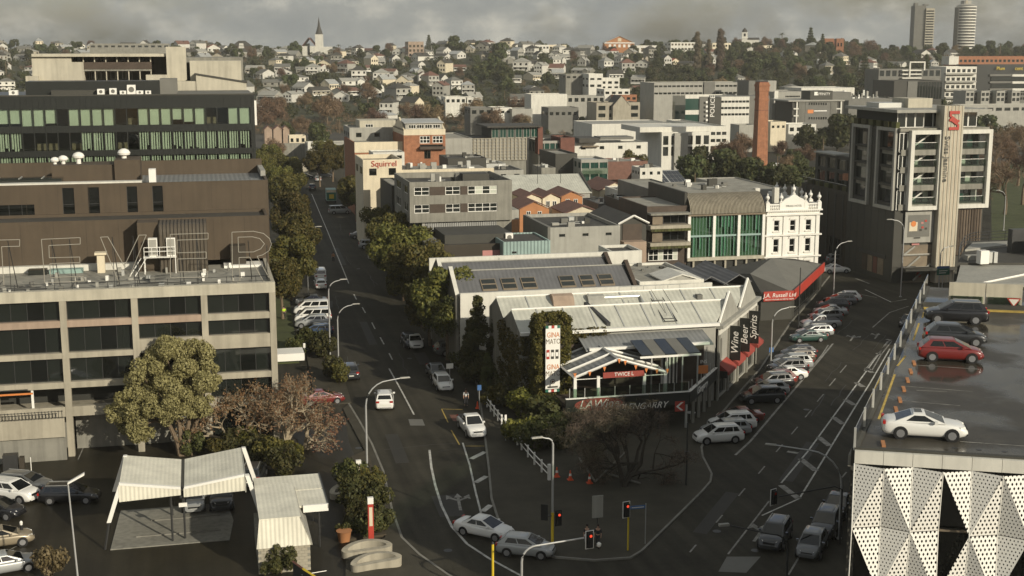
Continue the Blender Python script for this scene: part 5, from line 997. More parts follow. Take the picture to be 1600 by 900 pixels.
    for k in range(10): u=ax(1496)+k*.47; obox('slat','timber_dark',r,u,u+.14,b+.1,b+.2,zy(400),zy(327.5))
    for i in range(7): obox('side_panel_joint','metal_dark',r,a0-.03,a0-.005,b+1.2+i*2.2,b+1.26+i*2.2,0,zb)
    for i,(m_,y0,y1) in enumerate((('timber',1.2,3.0),('brick_dark',3.2,4.4),('timber',4.7,6.2),('timber_dark',6.5,8.0))): obox('display_window',m_ if i%2 else 'timber',r,a0-.06,a0-.02,b+y0+2,b+y1+2,.8,3.4)
    obox('display_fascia','metal_dark',r,a0-.12,a0-.02,b+2.6,b+11,3.5,4.1)
    # low podium running back along the side street
    r=rootB('podium_building','long dark podium wall beside the street, left of the tower','building',a0,b+D); bb=b+D; zpd=onB(1345,300,b+D)[1]
    block(r,a0+.0,a1+8,bb+.1,bb+17,0,zpd,'brown_dark','roof_dark',W_=[(-bb-6-i*8,-bb-1.5-i*8,1,4.5) for i in range(2)],par=.4); 
    for i in range(2): window(r,Wf(a0),-bb-6-i*8,-bb-1.5-i*8,1,4.5,3,1,.08,.2,'metal_dark','glass_dark')
    for i in range(6): obox('pilaster','dark_grey',r,a0-.12,a0-.01,bb+1+i*2.8,bb+1.4+i*2.8,0,zpd-.5)
    for i in range(9): obox('rail_post','metal_dark',r,a0+.05,a0+.12,bb+.6+i*2,bb+.67+i*2,zpd,zpd+1.1)
    obox('rail','galv',r,a0+.05,a0+.12,bb+.6,bb+16.8,zpd+1.05,zpd+1.1)
    for i in range(5): obox('planter','leaf_hedge',r,a0+.3,a0+1.1,bb+1+i*3.2,bb+2.6+i*3.2,zpd-.1,zpd+.7)
    r=rootB('set_back_block','dark set-back storeys with strip windows and pale roof edge above the podium','building',a0+2.6,bb+2); zs=onB(1345,247,bb+4)[1]; x0=a0+2.6
    ops=[(-bb-5.4-i*3.6,-bb-2.6-i*3.6,zz,zz+1.9) for i in range(4) for zz in (zpd+.5,zpd+2.9)]; block(r,x0,a1+6,bb+2,bb+17.2,zpd-.3,zs,'dark_grey','roof_membrane',W_=ops,par=.3)
    for q in ops: window(r,Wf(x0),*q,2,1,.08,.2,'metal_dark','glass')
    obox('roof_edge','light_grey',r,x0-.4,x0+3,bb+9,bb+17.3,zs,zs+.25); obox('balcony','brick',r,x0-1.2,x0-.02,bb+2.2,bb+4.6,zpd+1.6,zpd+2.7)
    clutter(r,x0+4,a1,bb+4,bb+15,zs-.3,12,77,1.6)
tower()
ZC=15.4; C0=Vector(G(1335,703,ZC)); C1=Vector(G(1600,719,ZC)); C2=Vector(G(1436,478,ZC)); fd=(C1-C0).normalized(); CPHI=math.atan2(fd.y,fd.x); CF=Fr(C0.x,C0.y,CPHI)
def perf(n,col,s,rx):
    m=mat(n,col,.45,.04,.8); nt=m.node_tree; N=nt.nodes; L=nt.links; p=N['Principled BSDF']
    tc=N.new('ShaderNodeTexCoord'); sp=N.new('ShaderNodeSeparateXYZ'); L.new(tc.outputs['Object'],sp.inputs[0])
    def ma(op,a,b=None):
        x=N.new('ShaderNodeMath'); x.operation=op
        for i,v in enumerate((a,b)):
            if v is None: continue
            if isinstance(v,(int,float)): x.inputs[i].default_value=v
            else: L.new(v,x.inputs[i])
        return x.outputs[0]
    y=ma('DIVIDE',sp.outputs[2],s*1.05); row=ma('FLOOR',y); x=ma('ADD',ma('DIVIDE',sp.outputs[0],s),ma('MULTIPLY',ma('FLOORED_MODULO',row,2.),.5))
    fx=ma('SUBTRACT',ma('FRACT',x),.5); fy=ma('SUBTRACT',ma('FRACT',y),.5)
    d=ma('ADD',ma('POWER',ma('ABSOLUTE',ma('DIVIDE',fx,rx)),1.4),ma('POWER',ma('ABSOLUTE',ma('DIVIDE',fy,rx*1.45)),1.4)); h=ma('LESS_THAN',d,1.)
    t=N.new('ShaderNodeBsdfTransparent'); x=N.new('ShaderNodeMixShader'); L.new(h,x.inputs[0]); L.new(p.outputs[0],x.inputs[1]); L.new(t.outputs[0],x.inputs[2]); L.new(x.outputs[0],N['Material Output'].inputs[0])
perf('perf_fine',(.78,.76,.69),.175,.19); perf('perf_coarse',(.78,.76,.69),.215,.25)
def wetroof():
    m=mat('roof_wet',(.055,.049,.037),.3,.35,.5,spec=.32); nt=m.node_tree; N=nt.nodes; L=nt.links; p=N['Principled BSDF']; g=N.new('ShaderNodeNewGeometry')
    n=N.new('ShaderNodeTexNoise'); n.inputs['Scale'].default_value=.16; n.inputs['Detail'].default_value=5; L.new(g.outputs['Position'],n.inputs['Vector'])
    r=N.new('ShaderNodeMapRange'); r.inputs[1].default_value=.46; r.inputs[2].default_value=.58; r.inputs[3].default_value=.1; r.inputs[4].default_value=.5; L.new(n.outputs[0],r.inputs[0]); L.new(r.outputs[0],p.inputs['Roughness'])
wetroof()
def car_park():
    r=thing('car_park_building','multi-storey car park with white folded perforated facade panels','car park',(C0.x,C0.y,0),CPHI)
    # everything below is in the facade frame: x along the front, y back, z up
    e=CF; v=C2-C0; L2=Vector((v.x*e.c+v.y*e.s,-v.x*e.s+v.y*e.c)); Wd=64.; bk=L2.y+9; lb=L2.x*bk/L2.y
    top=[(0,0),(Wd,0),(Wd,bk),(lb,bk)]
    MB().prism([(.35,.9),(Wd,.9),(Wd,bk),(lb+.3,bk)],0,ZC-.35).build('core','interior',r)
    for z in (3.2,6.2,9.2,12.2): MB().prism([(.3,.7),(Wd,.7),(Wd,bk),(lb+.3,bk)],z,z+.35).build('floor_slab','concrete_grey',r)
    MB().quad(*[(x,y,ZC) for x,y in ((.05,.2),(Wd,.2),(Wd,bk),(lb,bk))]).build('roof_deck','roof_wet',r)
    MB().prism([(0,-.1),(Wd,-.1),(Wd,.25),(0,.25)],ZC-.5,ZC+.16).build('front_kerb','dark_grey',r)
    for i in range(44): MB().box(i*1.455+.01,(i+1)*1.455-.01,-.35,-.1,ZC-.62,ZC+.05).build('fascia_panel','white_paint',r)
    cw=1.455; hs=[ZC-.62,ZC-3.95,ZC-7.35,ZC-10.75,ZC-14.1]
    def node(i,j): return (i*cw,-.35-(.55 if (i+j)%2 else 0),hs[j])
    miss={(3,0,'a'),(0,1,'a'),(3,1,'b'),(5,1,'a'),(8,0,'b'),(9,1,'a'),(12,1,'b'),(2,2,'a'),(6,2,'b'),(7,2,'a'),(1,3,'b'),(5,3,'a'),(14,0,'a')}
    for i in range(26):
        for j in range(4):
            A,B,C,D=node(i,j),node(i+1,j),node(i+1,j+1),node(i,j+1)
            tl=((i+j)%2==1)        # diagonal runs from the proud top node
            tris={'a':(A,C,D),'b':(A,B,C)} if tl else {'a':(B,C,D),'b':(A,B,D)}
            for k,t in tris.items():
                if (i,j,k) in miss: continue
                c=[sum(q[n] for q in t)/3 for n in range(3)]; s=[tuple(c[n]+(q[n]-c[n])*.985 for n in range(3)) for q in t]
                bright=(k=='a')==tl if j%2==0 else (k=='a')!=tl
                MB().hull2(s,[(q[0],q[1]+.012,q[2]) for q in s]).build('facade_panel','perf_fine' if bright==(j%2==0) else 'perf_coarse',r)
            MB().tube([A,D],.03,4).build('panel_edge','white_trim',r)
    for j in range(1,4): MB().box(0,38,-.3,-.2,hs[j]-.05,hs[j]+.05).build('panel_rail','timber',r)
    MB().box(0,38,.05,.1,.2,ZC-.6).build('dark_glazing','glass_dark',r)
    # street-side wall and glass balustrade
    n=12
    for i in range(n):
        t0,t1=i/n,(i+1)/n; P=lambda t,o=0:(lb*t+o,bk*t)
        MB().hull2([(*P(t0,-.03),ZC+.1),(*P(t1,-.03),ZC+.1),(*P(t1),ZC+.1),(*P(t0),ZC+.1)],[(*P(t0,-.03),ZC+1.15),(*P(t1,-.03),ZC+1.15),(*P(t1),ZC+1.15),(*P(t0),ZC+1.15)]).build('balustrade_panel','balustrade_glass',r)
        MB().box(P(t0)[0]-.06,P(t0)[0]+.06,P(t0)[1]-.06,P(t0)[1]+.06,ZC,ZC+1.2).build('baluster','galv',r)
    MB().hull2([(-.15,0,0),(lb-.15,bk,0),(lb+.2,bk,0),(.2,0,0)],[(-.15,0,ZC+.1),(lb-.15,bk,ZC+.1),(lb+.2,bk,ZC+.1),(.2,0,ZC+.1)]).build('side_wall','dark_grey',r)
    MB().hull2([(-.3,0,ZC-.9),(lb-.3,bk,ZC-.9),(lb+.0,bk,ZC-.9),(-.16,0,ZC-.9)],[(-.3,0,ZC-.3),(lb-.3,bk,ZC-.3),(lb,bk,ZC-.3),(-.16,0,ZC-.3)]).build('side_fascia','concrete_grey',r)
    s=lambda px,py:(lambda q:((q.x-C0.x)*e.c+(q.y-C0.y)*e.s,-(q.x-C0.x)*e.s+(q.y-C0.y)*e.c))(Vector(G(px,py,ZC)))
    def ml(p,q,w,mt,nm='deck_line'): MB().strip([s(*p),s(*q)],w,ZC+.006).build(nm,mt,r)
    for p,q in (((1373,655),(1398,585)),((1402,572),(1415,556)),((1427,532),(1436,505)),((1441,497),(1444,488))): ml(p,q,.14,'yellow_line')
    for p,q in (((1408,603),(1520,612)),((1395,625),(1500,634)),((1423,570),(1530,577)),((1427,545),(1440,546)),((1500,690),(1600,697)),((1432,610),(1480,612))): ml(p,q,.1,'line_worn')
    for x,y in ((1380,695),(1400,641),(1406,626),(1412,609),(1418,595),(1423,581),(1428,568),(1444,527),(1448,516)):
        c=s(x,y); MB().box(c[0]-.1,c[0]+.1,c[1]-.5,c[1]+.5,ZC+.003,ZC+.11).build('wheel_stop','terracotta',r)
    for x,y in ((1492,700),(1530,703),(1570,706),(1600,640)): c=s(x,y); MB().lathe([(.14,ZC+.002),(.14,ZC+.01)],10,c).build('deck_drain','metal_dark',r)
    # end parapet of two concrete slabs with glass screens and a give-way sign
    w0=s(1482,480); w1=s(1598,486); y=(w0[1]+w1[1])/2; x0,x1=w0[0],w1[0]; 
    MB().box(lb*y/bk+.3,Wd,y-.1,y+.35,ZC,ZC+.35).build('end_kerb','dark_grey',r); MB().box(lb*y/bk+.3,Wd,y-1.1,y-.7,ZC,ZC+.12).build('end_kerb','yellow_line',r)
    xm=x0+(x1-x0)*.5
    for p,q in ((x0,xm-.03),(xm+.03,x1)): MB().box(p,q,y+.4,y+.65,ZC,ZC+2.0).build('parapet_slab','concrete_pale',r); MB().box(p+.15,q-.15,y+.3,y+.34,ZC+.2,ZC+.95).build('glass_screen','balustrade_glass',r)
    for t in (.07,.28,.57,.8): xx=x0+(x1-x0)*t; MB().box(xx-.12,xx+.12,y+.24,y+.36,ZC+.3,ZC+.4).build('screen_clamp','metal_dark',r); MB().box(xx-.12,xx+.12,y+.24,y+.36,ZC+.75,ZC+.85).build('screen_clamp','metal_dark',r)
    xx=x0+(x1-x0)*.885; z=ZC+.78
    for k,mt,o in ((1,'red',.18),(.72,'white_paint',.165)): MB().hull2([(xx-.55*k,y+o,z+.15+.3*k-.3),(xx+.55*k,y+o,z+.15+.3*k-.3),(xx,y+o,z-.5*k-.1)],[(xx-.55*k,y+o+.02,z+.15+.3*k-.3),(xx+.55*k,y+o+.02,z+.15+.3*k-.3),(xx,y+o+.02,z-.5*k-.1)]).build('give_way_sign',mt,r)
    return s
CS=car_park()
def right_low():
    def slab(name,label,px,z,wm,rm):
        P=[G(x,y,z) for x,y in px]; r=rootB(name,label,'building',*P[0]); MB().prism(P,0,z-.05).build('wall',wm,r); MB().prism([(p[0],p[1]) for p in P],z-.05,z+.12).build('roof',rm,r); return r,P
    r,P=slab('grey_roofed_store','low store with broad pale roof behind the car park parapet',((1493,446),(1700,450),(1700,404),(1501,414)),8.5,'brown_dark','light_grey'); z=8.5
    MB().hull2([(*P[0],z+.13),(*P[1],z+.13),(*P[1],z+.35),(*P[0],z+.35)],[(P[0][0]+.2,P[0][1]+.6,z+.13),(P[1][0],P[1][1]+.6,z+.13),(P[1][0],P[1][1]+.6,z+.35),(P[0][0]+.2,P[0][1]+.6,z+.35)]).build('parapet','light_grey',r)
    a=Vector(G(1530,446,z)); b_=Vector(G(1640,424,z)); MB().tube([(a.x,a.y,z+.2),(b_.x,b_.y,z+.25)],.15,5).build('roof_flashing','white_trim',r)
    r,P=slab('curved_rail_building','low flat building with curved black rail and pale roof right of the tower',((1496,412),(1700,412),(1700,372),(1512,378)),8.8,'dark_grey','roof_dark'); z=8.92
    Q=[G(x,y,8.9) for x,y in ((1497,410),(1501,394),(1506,386),(1514,381),(1525,378.5),(1545,377),(1570,376),(1600,375),(1640,374))]; mb=MB()
    for x,y in Q: mb.tube([(x,y,z),(x,y,z+1.4)],.05,4)
    for h in (.5,1.0,1.4): mb.tube([(x,y,z+h) for x,y in Q],.05,4)
    mb.build('railing','metal_dark',r)
    P=[G(x,y,9) for x,y in ((1508,392),(1570,385),(1590,378),(1520,381))]; MB().prism(P,8.92,9.2).build('pale_deck','light_grey',r)
    for px,py,w_,h,m in ((1532,412,1.2,1.7,'white_trim'),(1545,410,.5,1.4,'galv'),(1553,410,.5,1.4,'galv'),(1512,406,3,.6,'light_grey'),(1580,395,6,3.2,'metal_dark'),(1620,400,5,2.6,'metal_dark')):
        x,y=G(px,py,9); obox('roof_unit',m,r,x,x+w_,y,y+1,z,z+h)
right_low()
# ================================================================ background city
def chimney():
    b=348.; zt=onB(1187,128,b)[1]; x=onB(1187,250,b)[0]; r=thing('brick_chimney','tall square tapering brick chimney stack','chimney',(x,b,0))
    w0,w1=1.75,1.38; A=[(-w0,-w0,0),(w0,-w0,0),(w0,w0,0),(-w0,w0,0)]; B=[(-w1,-w1,zt-2.6),(w1,-w1,zt-2.6),(w1,w1,zt-2.6),(-w1,w1,zt-2.6)]; MB().hull2(A,B).build('shaft','brick',r)
    MB().box(-1.6,1.6,-1.6,1.6,zt-5.2,zt-4.7).build('string_course','brick',r); MB().box(-1.55,1.55,-1.55,1.55,zt-2.6,zt-1.2).box(-1.7,1.7,-1.7,1.7,zt-1.2,zt-.7).box(-1.5,1.5,-1.5,1.5,zt-.7,zt-.1).build('crown','brick',r); MB().box(-1.2,1.2,-1.2,1.2,zt-.1,zt+.05).build('flue_rim','brick_dark',r)
    for i in range(3): MB().box(-w1-.12,w1+.12,-w1-.12,w1+.12,zt-8-i*5,zt-7.85-i*5).build('iron_band','brick_dark',r)
chimney()
def mid():
    # white office and police station
    r,a0,a1,z1=bg('white_corner_office','white three storey corner office with deep dark window bays',372,1034,1110,206,24,'white_paint','white_paint',[(212,226),(229,243)],6,.35,par=.3,wrows=()); pb(r,'roof_wing','white_paint',374,18,1000,198,1120,206); pb(r,'end_block','light_grey',371,.8,1054,208,1075,246,0); 
    e=E(a1); 
    r2,p0,p1,z2=bg('white_long_office','long white office wing with ribbon windows stepping towards the chimney',388,1110,1136,197,40,'white_paint','roof_membrane',[(206,211),(217,222),(228,236)],3,.2,par=.3)
    r,a0,a1,z1=bg('long_grey_warehouse','long low pale roofed warehouse left of the police station',420,925,1050,193,22,'white_paint','light_grey',par=.2)
    b=470.; r,a0,a1,z1=bg('police_station','police station with dark sign tower and white window bands',b,1126,1171,151,26,'white_paint','roof_membrane',[(157,160.5),(167,170.5),(177,180.5)],8,.12,par=.3,wrows=())
    pb(r,'sign_tower','dark_grey',b-.6,8,1108,152,1127,192,0); t=onB(1115,166,b-.7); text('lettering','POLICE',2.5,'white_trim',r,(t[0]-.4,b-.75,t[1]+.0),(Matrix.Rotation(PI/2,4,'X')@Matrix.Rotation(PI/2,4,'Z')).to_euler(),.05)
    pb(r,'glass_wing','glass_green',b+.5,14,1071,151,1093,182,0); pb(r,'white_band','white_paint',b+.3,.2,1071,148,1108,154); pb(r,'white_band','white_paint',b+.3,.2,1071,172,1093,179); pb(r,'link','mid_grey',b,10,1093,151,1109,188,0); pb(r,'grey_wing','mid_grey',b+2,10,1170,150,1202,188,0)
    for i in range(5): pb(r,'canopy_post','white_trim',b-1,.2,1103+i*.01,158+i*7,1106,161+i*7)
    r,a0,a1,z1=bg('long_window_band_office','long pale office with two rows of ribbon windows behind the police station',530,1022,1172,129,18,'light_grey','roof_membrane',[(133,136),(144,147)],22,.18,par=.3,wrows=()); pb(r,'grey_bay','mid_grey',529.4,1,1100,128,1117,150)
    bg('pale_grey_tower_block','plain pale grey block rising behind the brick chimney',505,1200,1213,126,12,'light_grey','roof_membrane'); bg('grey_tower_block','plain grey block left of the chimney top',508,1170,1180,126,12,'mid_grey','roof_membrane')
    r,a0,a1,z1=bg('pale_stepped_office','pale stepped office with ribbon window left of the dark sign building',500,1207,1268,143,22,'light_grey','roof_membrane',[(149.5,152)],10,.15,xr=(1227,1250),par=.3,wrows=()); pb(r,'stair_fin','white_paint',499,1,1210,142,1216,162)
    b=478.; r,a0,a1,z1=bg('dark_sign_office','dark office with vertical fins, white corner frames and rooftop name sign',b,1238,1318,157.5,16,'dark_grey','roof_dark',par=.2)
    pb(r,'eave','light_grey',b-1,18,1232,156.5,1320,158.5); pb(r,'centre_panel','mid_grey',b-.3,.3,1258,159,1297,192,0); 
    for y in (160,182.5):
        for i in range(8): pwin(r,b-.3,1263+i*3.7,y,1266+i*3.7,y+4.5,1,1,'light_grey','glass_dark',.05)
    pb(r,'logo_block','orange',b-.4,.08,1262,171.5,1271,177); pb(r,'logo_line','white_trim',b-.4,.08,1272,172.5,1292,174)
    for i in range(6): pb(r,'fin','light_grey',b-.5,.4,1248+i*1.7,159,1248.7+i*1.7,192,0); pb(r,'fin','light_grey',b-.5,.4,1298+i*1.7,159,1298.7+i*1.7,192,0)
    for x in (1244,1313): pb(r,'corner_frame','white_paint',b-.6,.5,x,158,x+2.2,193,0)
    for y in (169,180): pb(r,'corner_frame','white_paint',b-.7,.5,1240,y,1248,y+2); pb(r,'corner_frame','white_paint',b-.7,.5,1307,y,1314,y+2)
    pb(r,'roof_sign_box','dark_grey',b+3,8,1266,142,1301,156); pb(r,'roof_sign_box','mid_grey',b+4,9,1301,144,1330,157); text('lettering','AFFINITY',1.5,'white_trim',r,(onB(1286,147,b+2.8)[0],b+2.8,onB(1286,147,b+2.8)[1]),ext=.05); pb(r,'logo_block','white_trim',b+2.8,.1,1272.5,143.5,1277.5,149)
    bg('white_rear_roof','long white roofed building behind the rooftop name sign',560,1252,1335,137,18,'white_paint','white_paint',par=.2)
    r,a0,a1,z1=bg('flat_plant_roof_block','broad grey block with rooftop plant behind the tower left side',500,1326,1410,154,26,'mid_grey','roof_membrane',wrows=()); clutter(r,a0,a1-3,502,520,z1,30,22,3.0)
    r,a0,a1,z1=bg('dark_box_office','dark windowless box office with glazed bays behind the tower roof',560,1397,1472,126,20,'dark_grey','roof_dark',[(128,155)],9,.15,xr=(1433,1472),wrows=()); pb(r,'pale_panel','mid_grey',559.6,.3,1418,127,1433,160)
    r,a0,a1,z1=bg('frame_construction_block','half-open block with pale balcony frames above the dark box office',600,1373,1470,108,14,'mid_grey','roof_dark',[(110,119)],10,.3,wrows=())
    for i in range(3): pb(r,'balcony_band','white_paint',598,2,1410,109+i*6,1440,111+i*6); 
    pb(r,'balcony_frame','white_paint',597.5,.6,1421,98,1423,120); pb(r,'balcony_frame','white_paint',597.5,.6,1444,96,1446,110); pb(r,'balcony_frame','white_paint',597.5,.6,1422,96,1446,98)
    r,a0,a1,z1=bg('white_apartments','white apartment block with stacked balconies',610,1478,1526,104,16,'white_paint','roof_membrane',[(108,113),(121,126),(133,138),(145,150)],6,.35,wrows=()); 
    for i in range(4): pb(r,'balcony_band','light_grey',608,2,1478,114+i*12.5,1526,116.5+i*12.5)
    r,a0,a1,z1=bg('black_office_block','black office slab with white strip floors and yellow roof lettering',640,1526,1660,101,20,'black_clad','roof_dark',wrows=())
    for i in range(3):
        pb(r,'floor_band','mid_grey',639,1,1547,116+i*11,1582,119+i*11); pb(r,'floor_band','white_paint',638.6,1.4,1582,116+i*11,1640,119.5+i*11); pb(r,'window_band','glass',639.4,.5,1549,120+i*11,1640,126+i*11)
    t=onB(1563,107,639); text('lettering','Plum',2.6,'yellow',r,(t[0],638.6,t[1]),ext=.1); t=onB(1585,107,639); text('lettering','cent',2.8,'yellow',r,(t[0],638.5,t[1]),ext=.1,align='LEFT')
    r,a0,a1,z1=bg('brick_hall_long','long brick building with red end roof and white gable block on the right',700,1498,1660,88,16,'brick','roof_membrane',[(93,97)],24,.4,wrows=()); pb(r,'white_block','white_paint',697,8,1483,88,1498,101)
    for i in range(4):
        x0=1509+i*24; bg('apartment_row',['leftmost','second','third','rightmost'][i]+' of the row of pale boxed apartments behind the tower roof',520,x0,x0+13,142,10,'light_grey','roof_membrane',[(145,150),(153,158)],2,.3,wrows=(),group='boxed apartments'); bg('apartment_link',['leftmost','second','third','rightmost'][i]+' recessed grey link between the boxed apartments',523,x0+13,x0+24,143.5,8,'mid_grey','roof_membrane',[(145,149),(152,156)],3,.2,wrows=(),group='boxed apartment links')
    bg('long_white_viaduct','long white roofed parking deck in front of the boxed apartments',500,1500,1660,163,8,'light_grey','white_paint',[(168,173)],12,.3,wrows=())
    bg('tan_shop','tan rendered shop building right of the chimney',430,1204,1228,190,10,'cream_paint','roof_membrane',[(196,200)],3,.5,wrows=()); bg('small_white_canopy','white canopied forecourt shop below the dark sign office',440,1232,1275,194,10,'white_paint','white_paint',[(199,205)],4,.4,wrows=())
    bg('highway_wall','pale road wall with parked trailers right of the chimney',395,1190,1240,252,4,'light_grey','light_grey'); bg('blue_grey_shed','low pale shed between the chimney and white office',430,1155,1182,195,8,'light_grey','roof_membrane'); bg('grey_road_deck','grey road deck wall behind the podium',400,1240,1268,250,4,'mid_grey','mid_grey')
    # white modern complex at the foot of the hill
    for i,(x0,x1,yt,b,wm,rows,n,lb) in enumerate(((830,886,147,560,'white_paint',[],1,'white blank walled block at the left of the modern complex'),(886,945,150,565,'light_grey',[(153,159)],6,'pale glazed block in the modern white complex'),(920,942,115,600,'white_paint',[(122,125),(132,136)],2,'tall white cube house above the modern complex'),(938,968,122,602,'white_paint',[(127,131),(135,139)],3,'white stepped house right of the tall cube'),(857,904,168,540,'mid_grey',[(175,180)],5,'grey block with small white windows'),(884,920,116,610,'concrete_grey',[(119,122)],4,'grey flat roofed house with dark windows on the slope'),(944,984,139,580,'white_paint',[(143,147)],4,'white terraced house with long eaves'),(960,995,148,575,'brick',[(152,156)],4,'brick fronted house right of the modern complex'),(800,832,170,530,'light_grey',[],1,'low pale shed wall at the foot of the hill'),(735,770,168,535,'mid_grey',[(172,178)],3,'low dark house at the foot of the hill'),(770,800,168,534,'white_paint',[(173,177)],3,'white single storey house at the foot of the hill'),(696,728,151,640,'white_paint',[(155,160)],4,'long white cottage row among the trees'),(730,746,152,640,'white_paint',[(156,160)],2,'white cube cottage beside the cottage row'),(638,662,65,1040,'concrete_pink',[(70,74),(77,81),(84,88)],4,'pinkish four storey apartment frame on the ridge'),(817,858,70,1100,'white_paint',[(73,76)],8,'long white hall on the ridge left of the brick gable'),(858,885,70,1102,'cream_paint',[(73,76)],5,'cream hall on the ridge'),(1048,1090,66,1080,'white_paint',[(68,71),(75,78)],8,'long white school block on the ridge'),(1113,1142,67,1085,'cream_paint',[(70,73)],6,'low cream block on the ridge left of the white clock tower'),(991,1027,71,1060,'white_paint',[(75,81)],4,'white block with four tall dark windows on the ridge'),(1178,1207,71,1060,'cream_paint',[(75,79)],6,'yellow cream house right of the clock tower'),(140,265,68,900,'concrete_grey',[(71,74)],12,'long terrace of flats on the far left ridge'))):
        yy=b; bb=b
        r,a0,a1,z1=bg('hillside_building',lb,bb,x0,x1,yt,12 if b<900 else 16,wm,'roof_membrane',rows,n,.4,par=.3,wn=2)
    # tan apartment building with a pointed gable
    r,a0,a1,z1=bg('tan_gabled_apartments','tan apartment building with tall pointed gable and dark balcony bands',528,932,1000,160,14,'concrete','roof_dark',[(165,172),(177,183),(188,192)],4,.35,wrows=[]); pxgable(r,526,10,958,984,165,149,'concrete','roof_dark',ov=.1)
    # park-side low things left
    bg('retaining_wall','plain brown retaining wall at the end of the left street',412,419,482,224,1.2,'concrete_grey','concrete_grey',cat='wall'); bg('yellow_shed','yellow shed with dark doors beside the retaining wall',420,452,478,212,6,'cream_paint','roof_dark',[(216,222)],3,.5); bg('white_carport','long white carport beside the street end',402,480,546,223,8,'light_grey','light_grey',[(227,233)],6,.2); bg('white_kiosk','white kiosk at the street corner',398,481,490,222,3,'white_paint','white_paint'); bg('street_end_wall','long pale fence wall crossing the end of the left street',385,430,482,256,1,'concrete','concrete',cat='wall')
    r=rootB('peach_villa','peach villa with round gabled porches among trees','house',-10,470)
    for x0,x1 in ((413,425),(427,442),(440,452)): pxgable(r,470,6,x0,x1,202,196,'concrete_pink','roof_tile')
mid()
def landmarks():
    def at(x,Y): X=(x-800)*Y/2085.; return ab(X,Y),hz(X,Y)
    # spired church
    (a,b),z0=at(499,1130); zt=lambda y,Y=1130:36-(y-75)*Y/2085.
    r=thing('spired_church','white church with tall dark spire on the ridge','church',(a,b,z0-1),R(-14)); k=z0-1
    MB().box(-3,3,-3,3,0,zt(54)-k).build('tower','white_paint',r); MB().lathe([(3.2,zt(54)-k),(1.2,zt(42)-k),(.05,zt(27)-k)],8).build('spire','roof_dark',r); MB().box(-14,-3,-4,10,0,zt(72)-k).build('nave_wall','white_paint',r); MB().gable(-14,-3,-4,10,zt(72)-k,zt(59)-k,'y').build('nave_roof','roof_tile',r); MB().box(3,10,-3,8,0,zt(73)-k).build('aisle','white_paint',r); MB().box(-9.5,-7.5,-4.2,-4,2,zt(68)-k).build('window','glass_dark',r)
    # clock tower
    (a,b),z0=at(1163,1120); r=thing('white_clock_tower','slim white clock tower with small dark dome on the ridge','tower',(a,b,z0-1),R(-20)); k=z0-1; z=lambda y:36-(y-75)*1120/2085.-k
    MB().box(-2.3,2.3,-2.3,2.3,0,z(52)).build('shaft','white_paint',r); MB().box(-2.7,2.7,-2.7,2.7,z(60),z(59)).box(-2.6,2.6,-2.6,2.6,z(52),z(51)).build('cornice','white_trim',r); MB().lathe([(2.2,z(51)),(2.0,z(48)),(1.2,z(46)),(.1,z(44))],10).build('dome','roof_dark',r); MB().box(-.8,.8,-2.4,-2.31,z(57),z(53)).build('belfry_opening','glass_dark',r); MB().box(2.3,12,-2,8,0,z(62)).build('hall','white_paint',r); MB().gable(2.3,12,-2,8,z(62),z(59),'x').build('hall_roof','roof_dark',r)
    # brick gabled hall
    (a,b),z0=at(968,1120); r=thing('brick_gable_hall','large brick hall with white-trimmed triangular gable on the ridge','hall',(a,b,z0-1),R(-13)); k=z0-1
    MB().box(-12.5,12.5,0,22,0,z(67)).hull2([(-12.5,0,z(67)),(12.5,0,z(67)),(0,0,z(56.5))],[(-12.5,22,z(67)),(12.5,22,z(67)),(0,22,z(56.5))]).build('wall','terracotta',r); MB().gable(-12.5,12.5,-.3,22,z(66.6),z(56),'y',.3,.4).build('roof','galv',r); MB().box(-12.8,12.8,-.4,-.02,z(68),z(66.4)).build('cornice','white_trim',r)
    for x in (-8,-4,0,4,8): MB().box(x-1,x+1,-.1,-.01,z(74),z(69.5)).build('window','white_trim',r)
    MB().box(-1.5,1.5,-.1,-.01,z(65),z(60)).build('gable_window','cream_paint',r)
    # red gothic block
    (a,b),z0=at(1303,1100); r=thing('red_brick_block','small red brick block with stepped top on the right ridge','building',(a,b,z0-1),R(-20)); MB().box(-8,0,0,8,0,11.5).build('wall','brick',r); MB().box(2,8,0,8,0,11.5).build('wall','brick',r); MB().box(0,2,1,7,0,10).build('link','brick_dark',r)
    for x in (-6,-3,3.5,6): MB().box(x-.6,x+.6,-.1,-.01,5,8).build('window','glass_dark',r)
    # slab tower with balconies
    (a,b),z0=at(1442,1180); k=z0-2; z=lambda y:36-(y-75)*1180/2085.-k; r=thing('slab_apartment_tower','grey slab apartment tower with balconies on the skyline','tower',(a,b,k),R(-16)); p=1180/2085.
    MB().box(-8.5,1,0,14,0,z(10)).build('dark_slab','mid_grey',r); MB().box(1,8.2,-1,14,0,z(14)).build('wall','concrete',r); MB().box(-8,-5,4,9,z(10),z(6)).box(0,4,3,9,z(10),z(8)).build('roof_plant','mid_grey',r)
    for i in range(14):
        zz=z(16)-i*2.25; MB().box(.8,8.6,-2.1,-1.02,zz-.9,zz).build('balcony','concrete_pale',r); MB().box(1.4,7.8,-1.02,-.95,zz-2.1,zz-.95).build('window','glass_dark',r)
    # round tower
    (a,b),z0=at(1506.5,1180); k=z0-3; r=thing('round_apartment_tower','round skyline tower ringed with white bands','tower',(a,b,k)); n=24
    MB().lathe([(8.2,0),(8.2,z(12)-(0))],n).build('glass_drum','glass_dark',r,40)
    for i in range(15): zz=z(11)-i*2.55; MB().lathe([(8.8,zz-1.25),(8.8,zz)],n).build('band','white_paint',r,40)
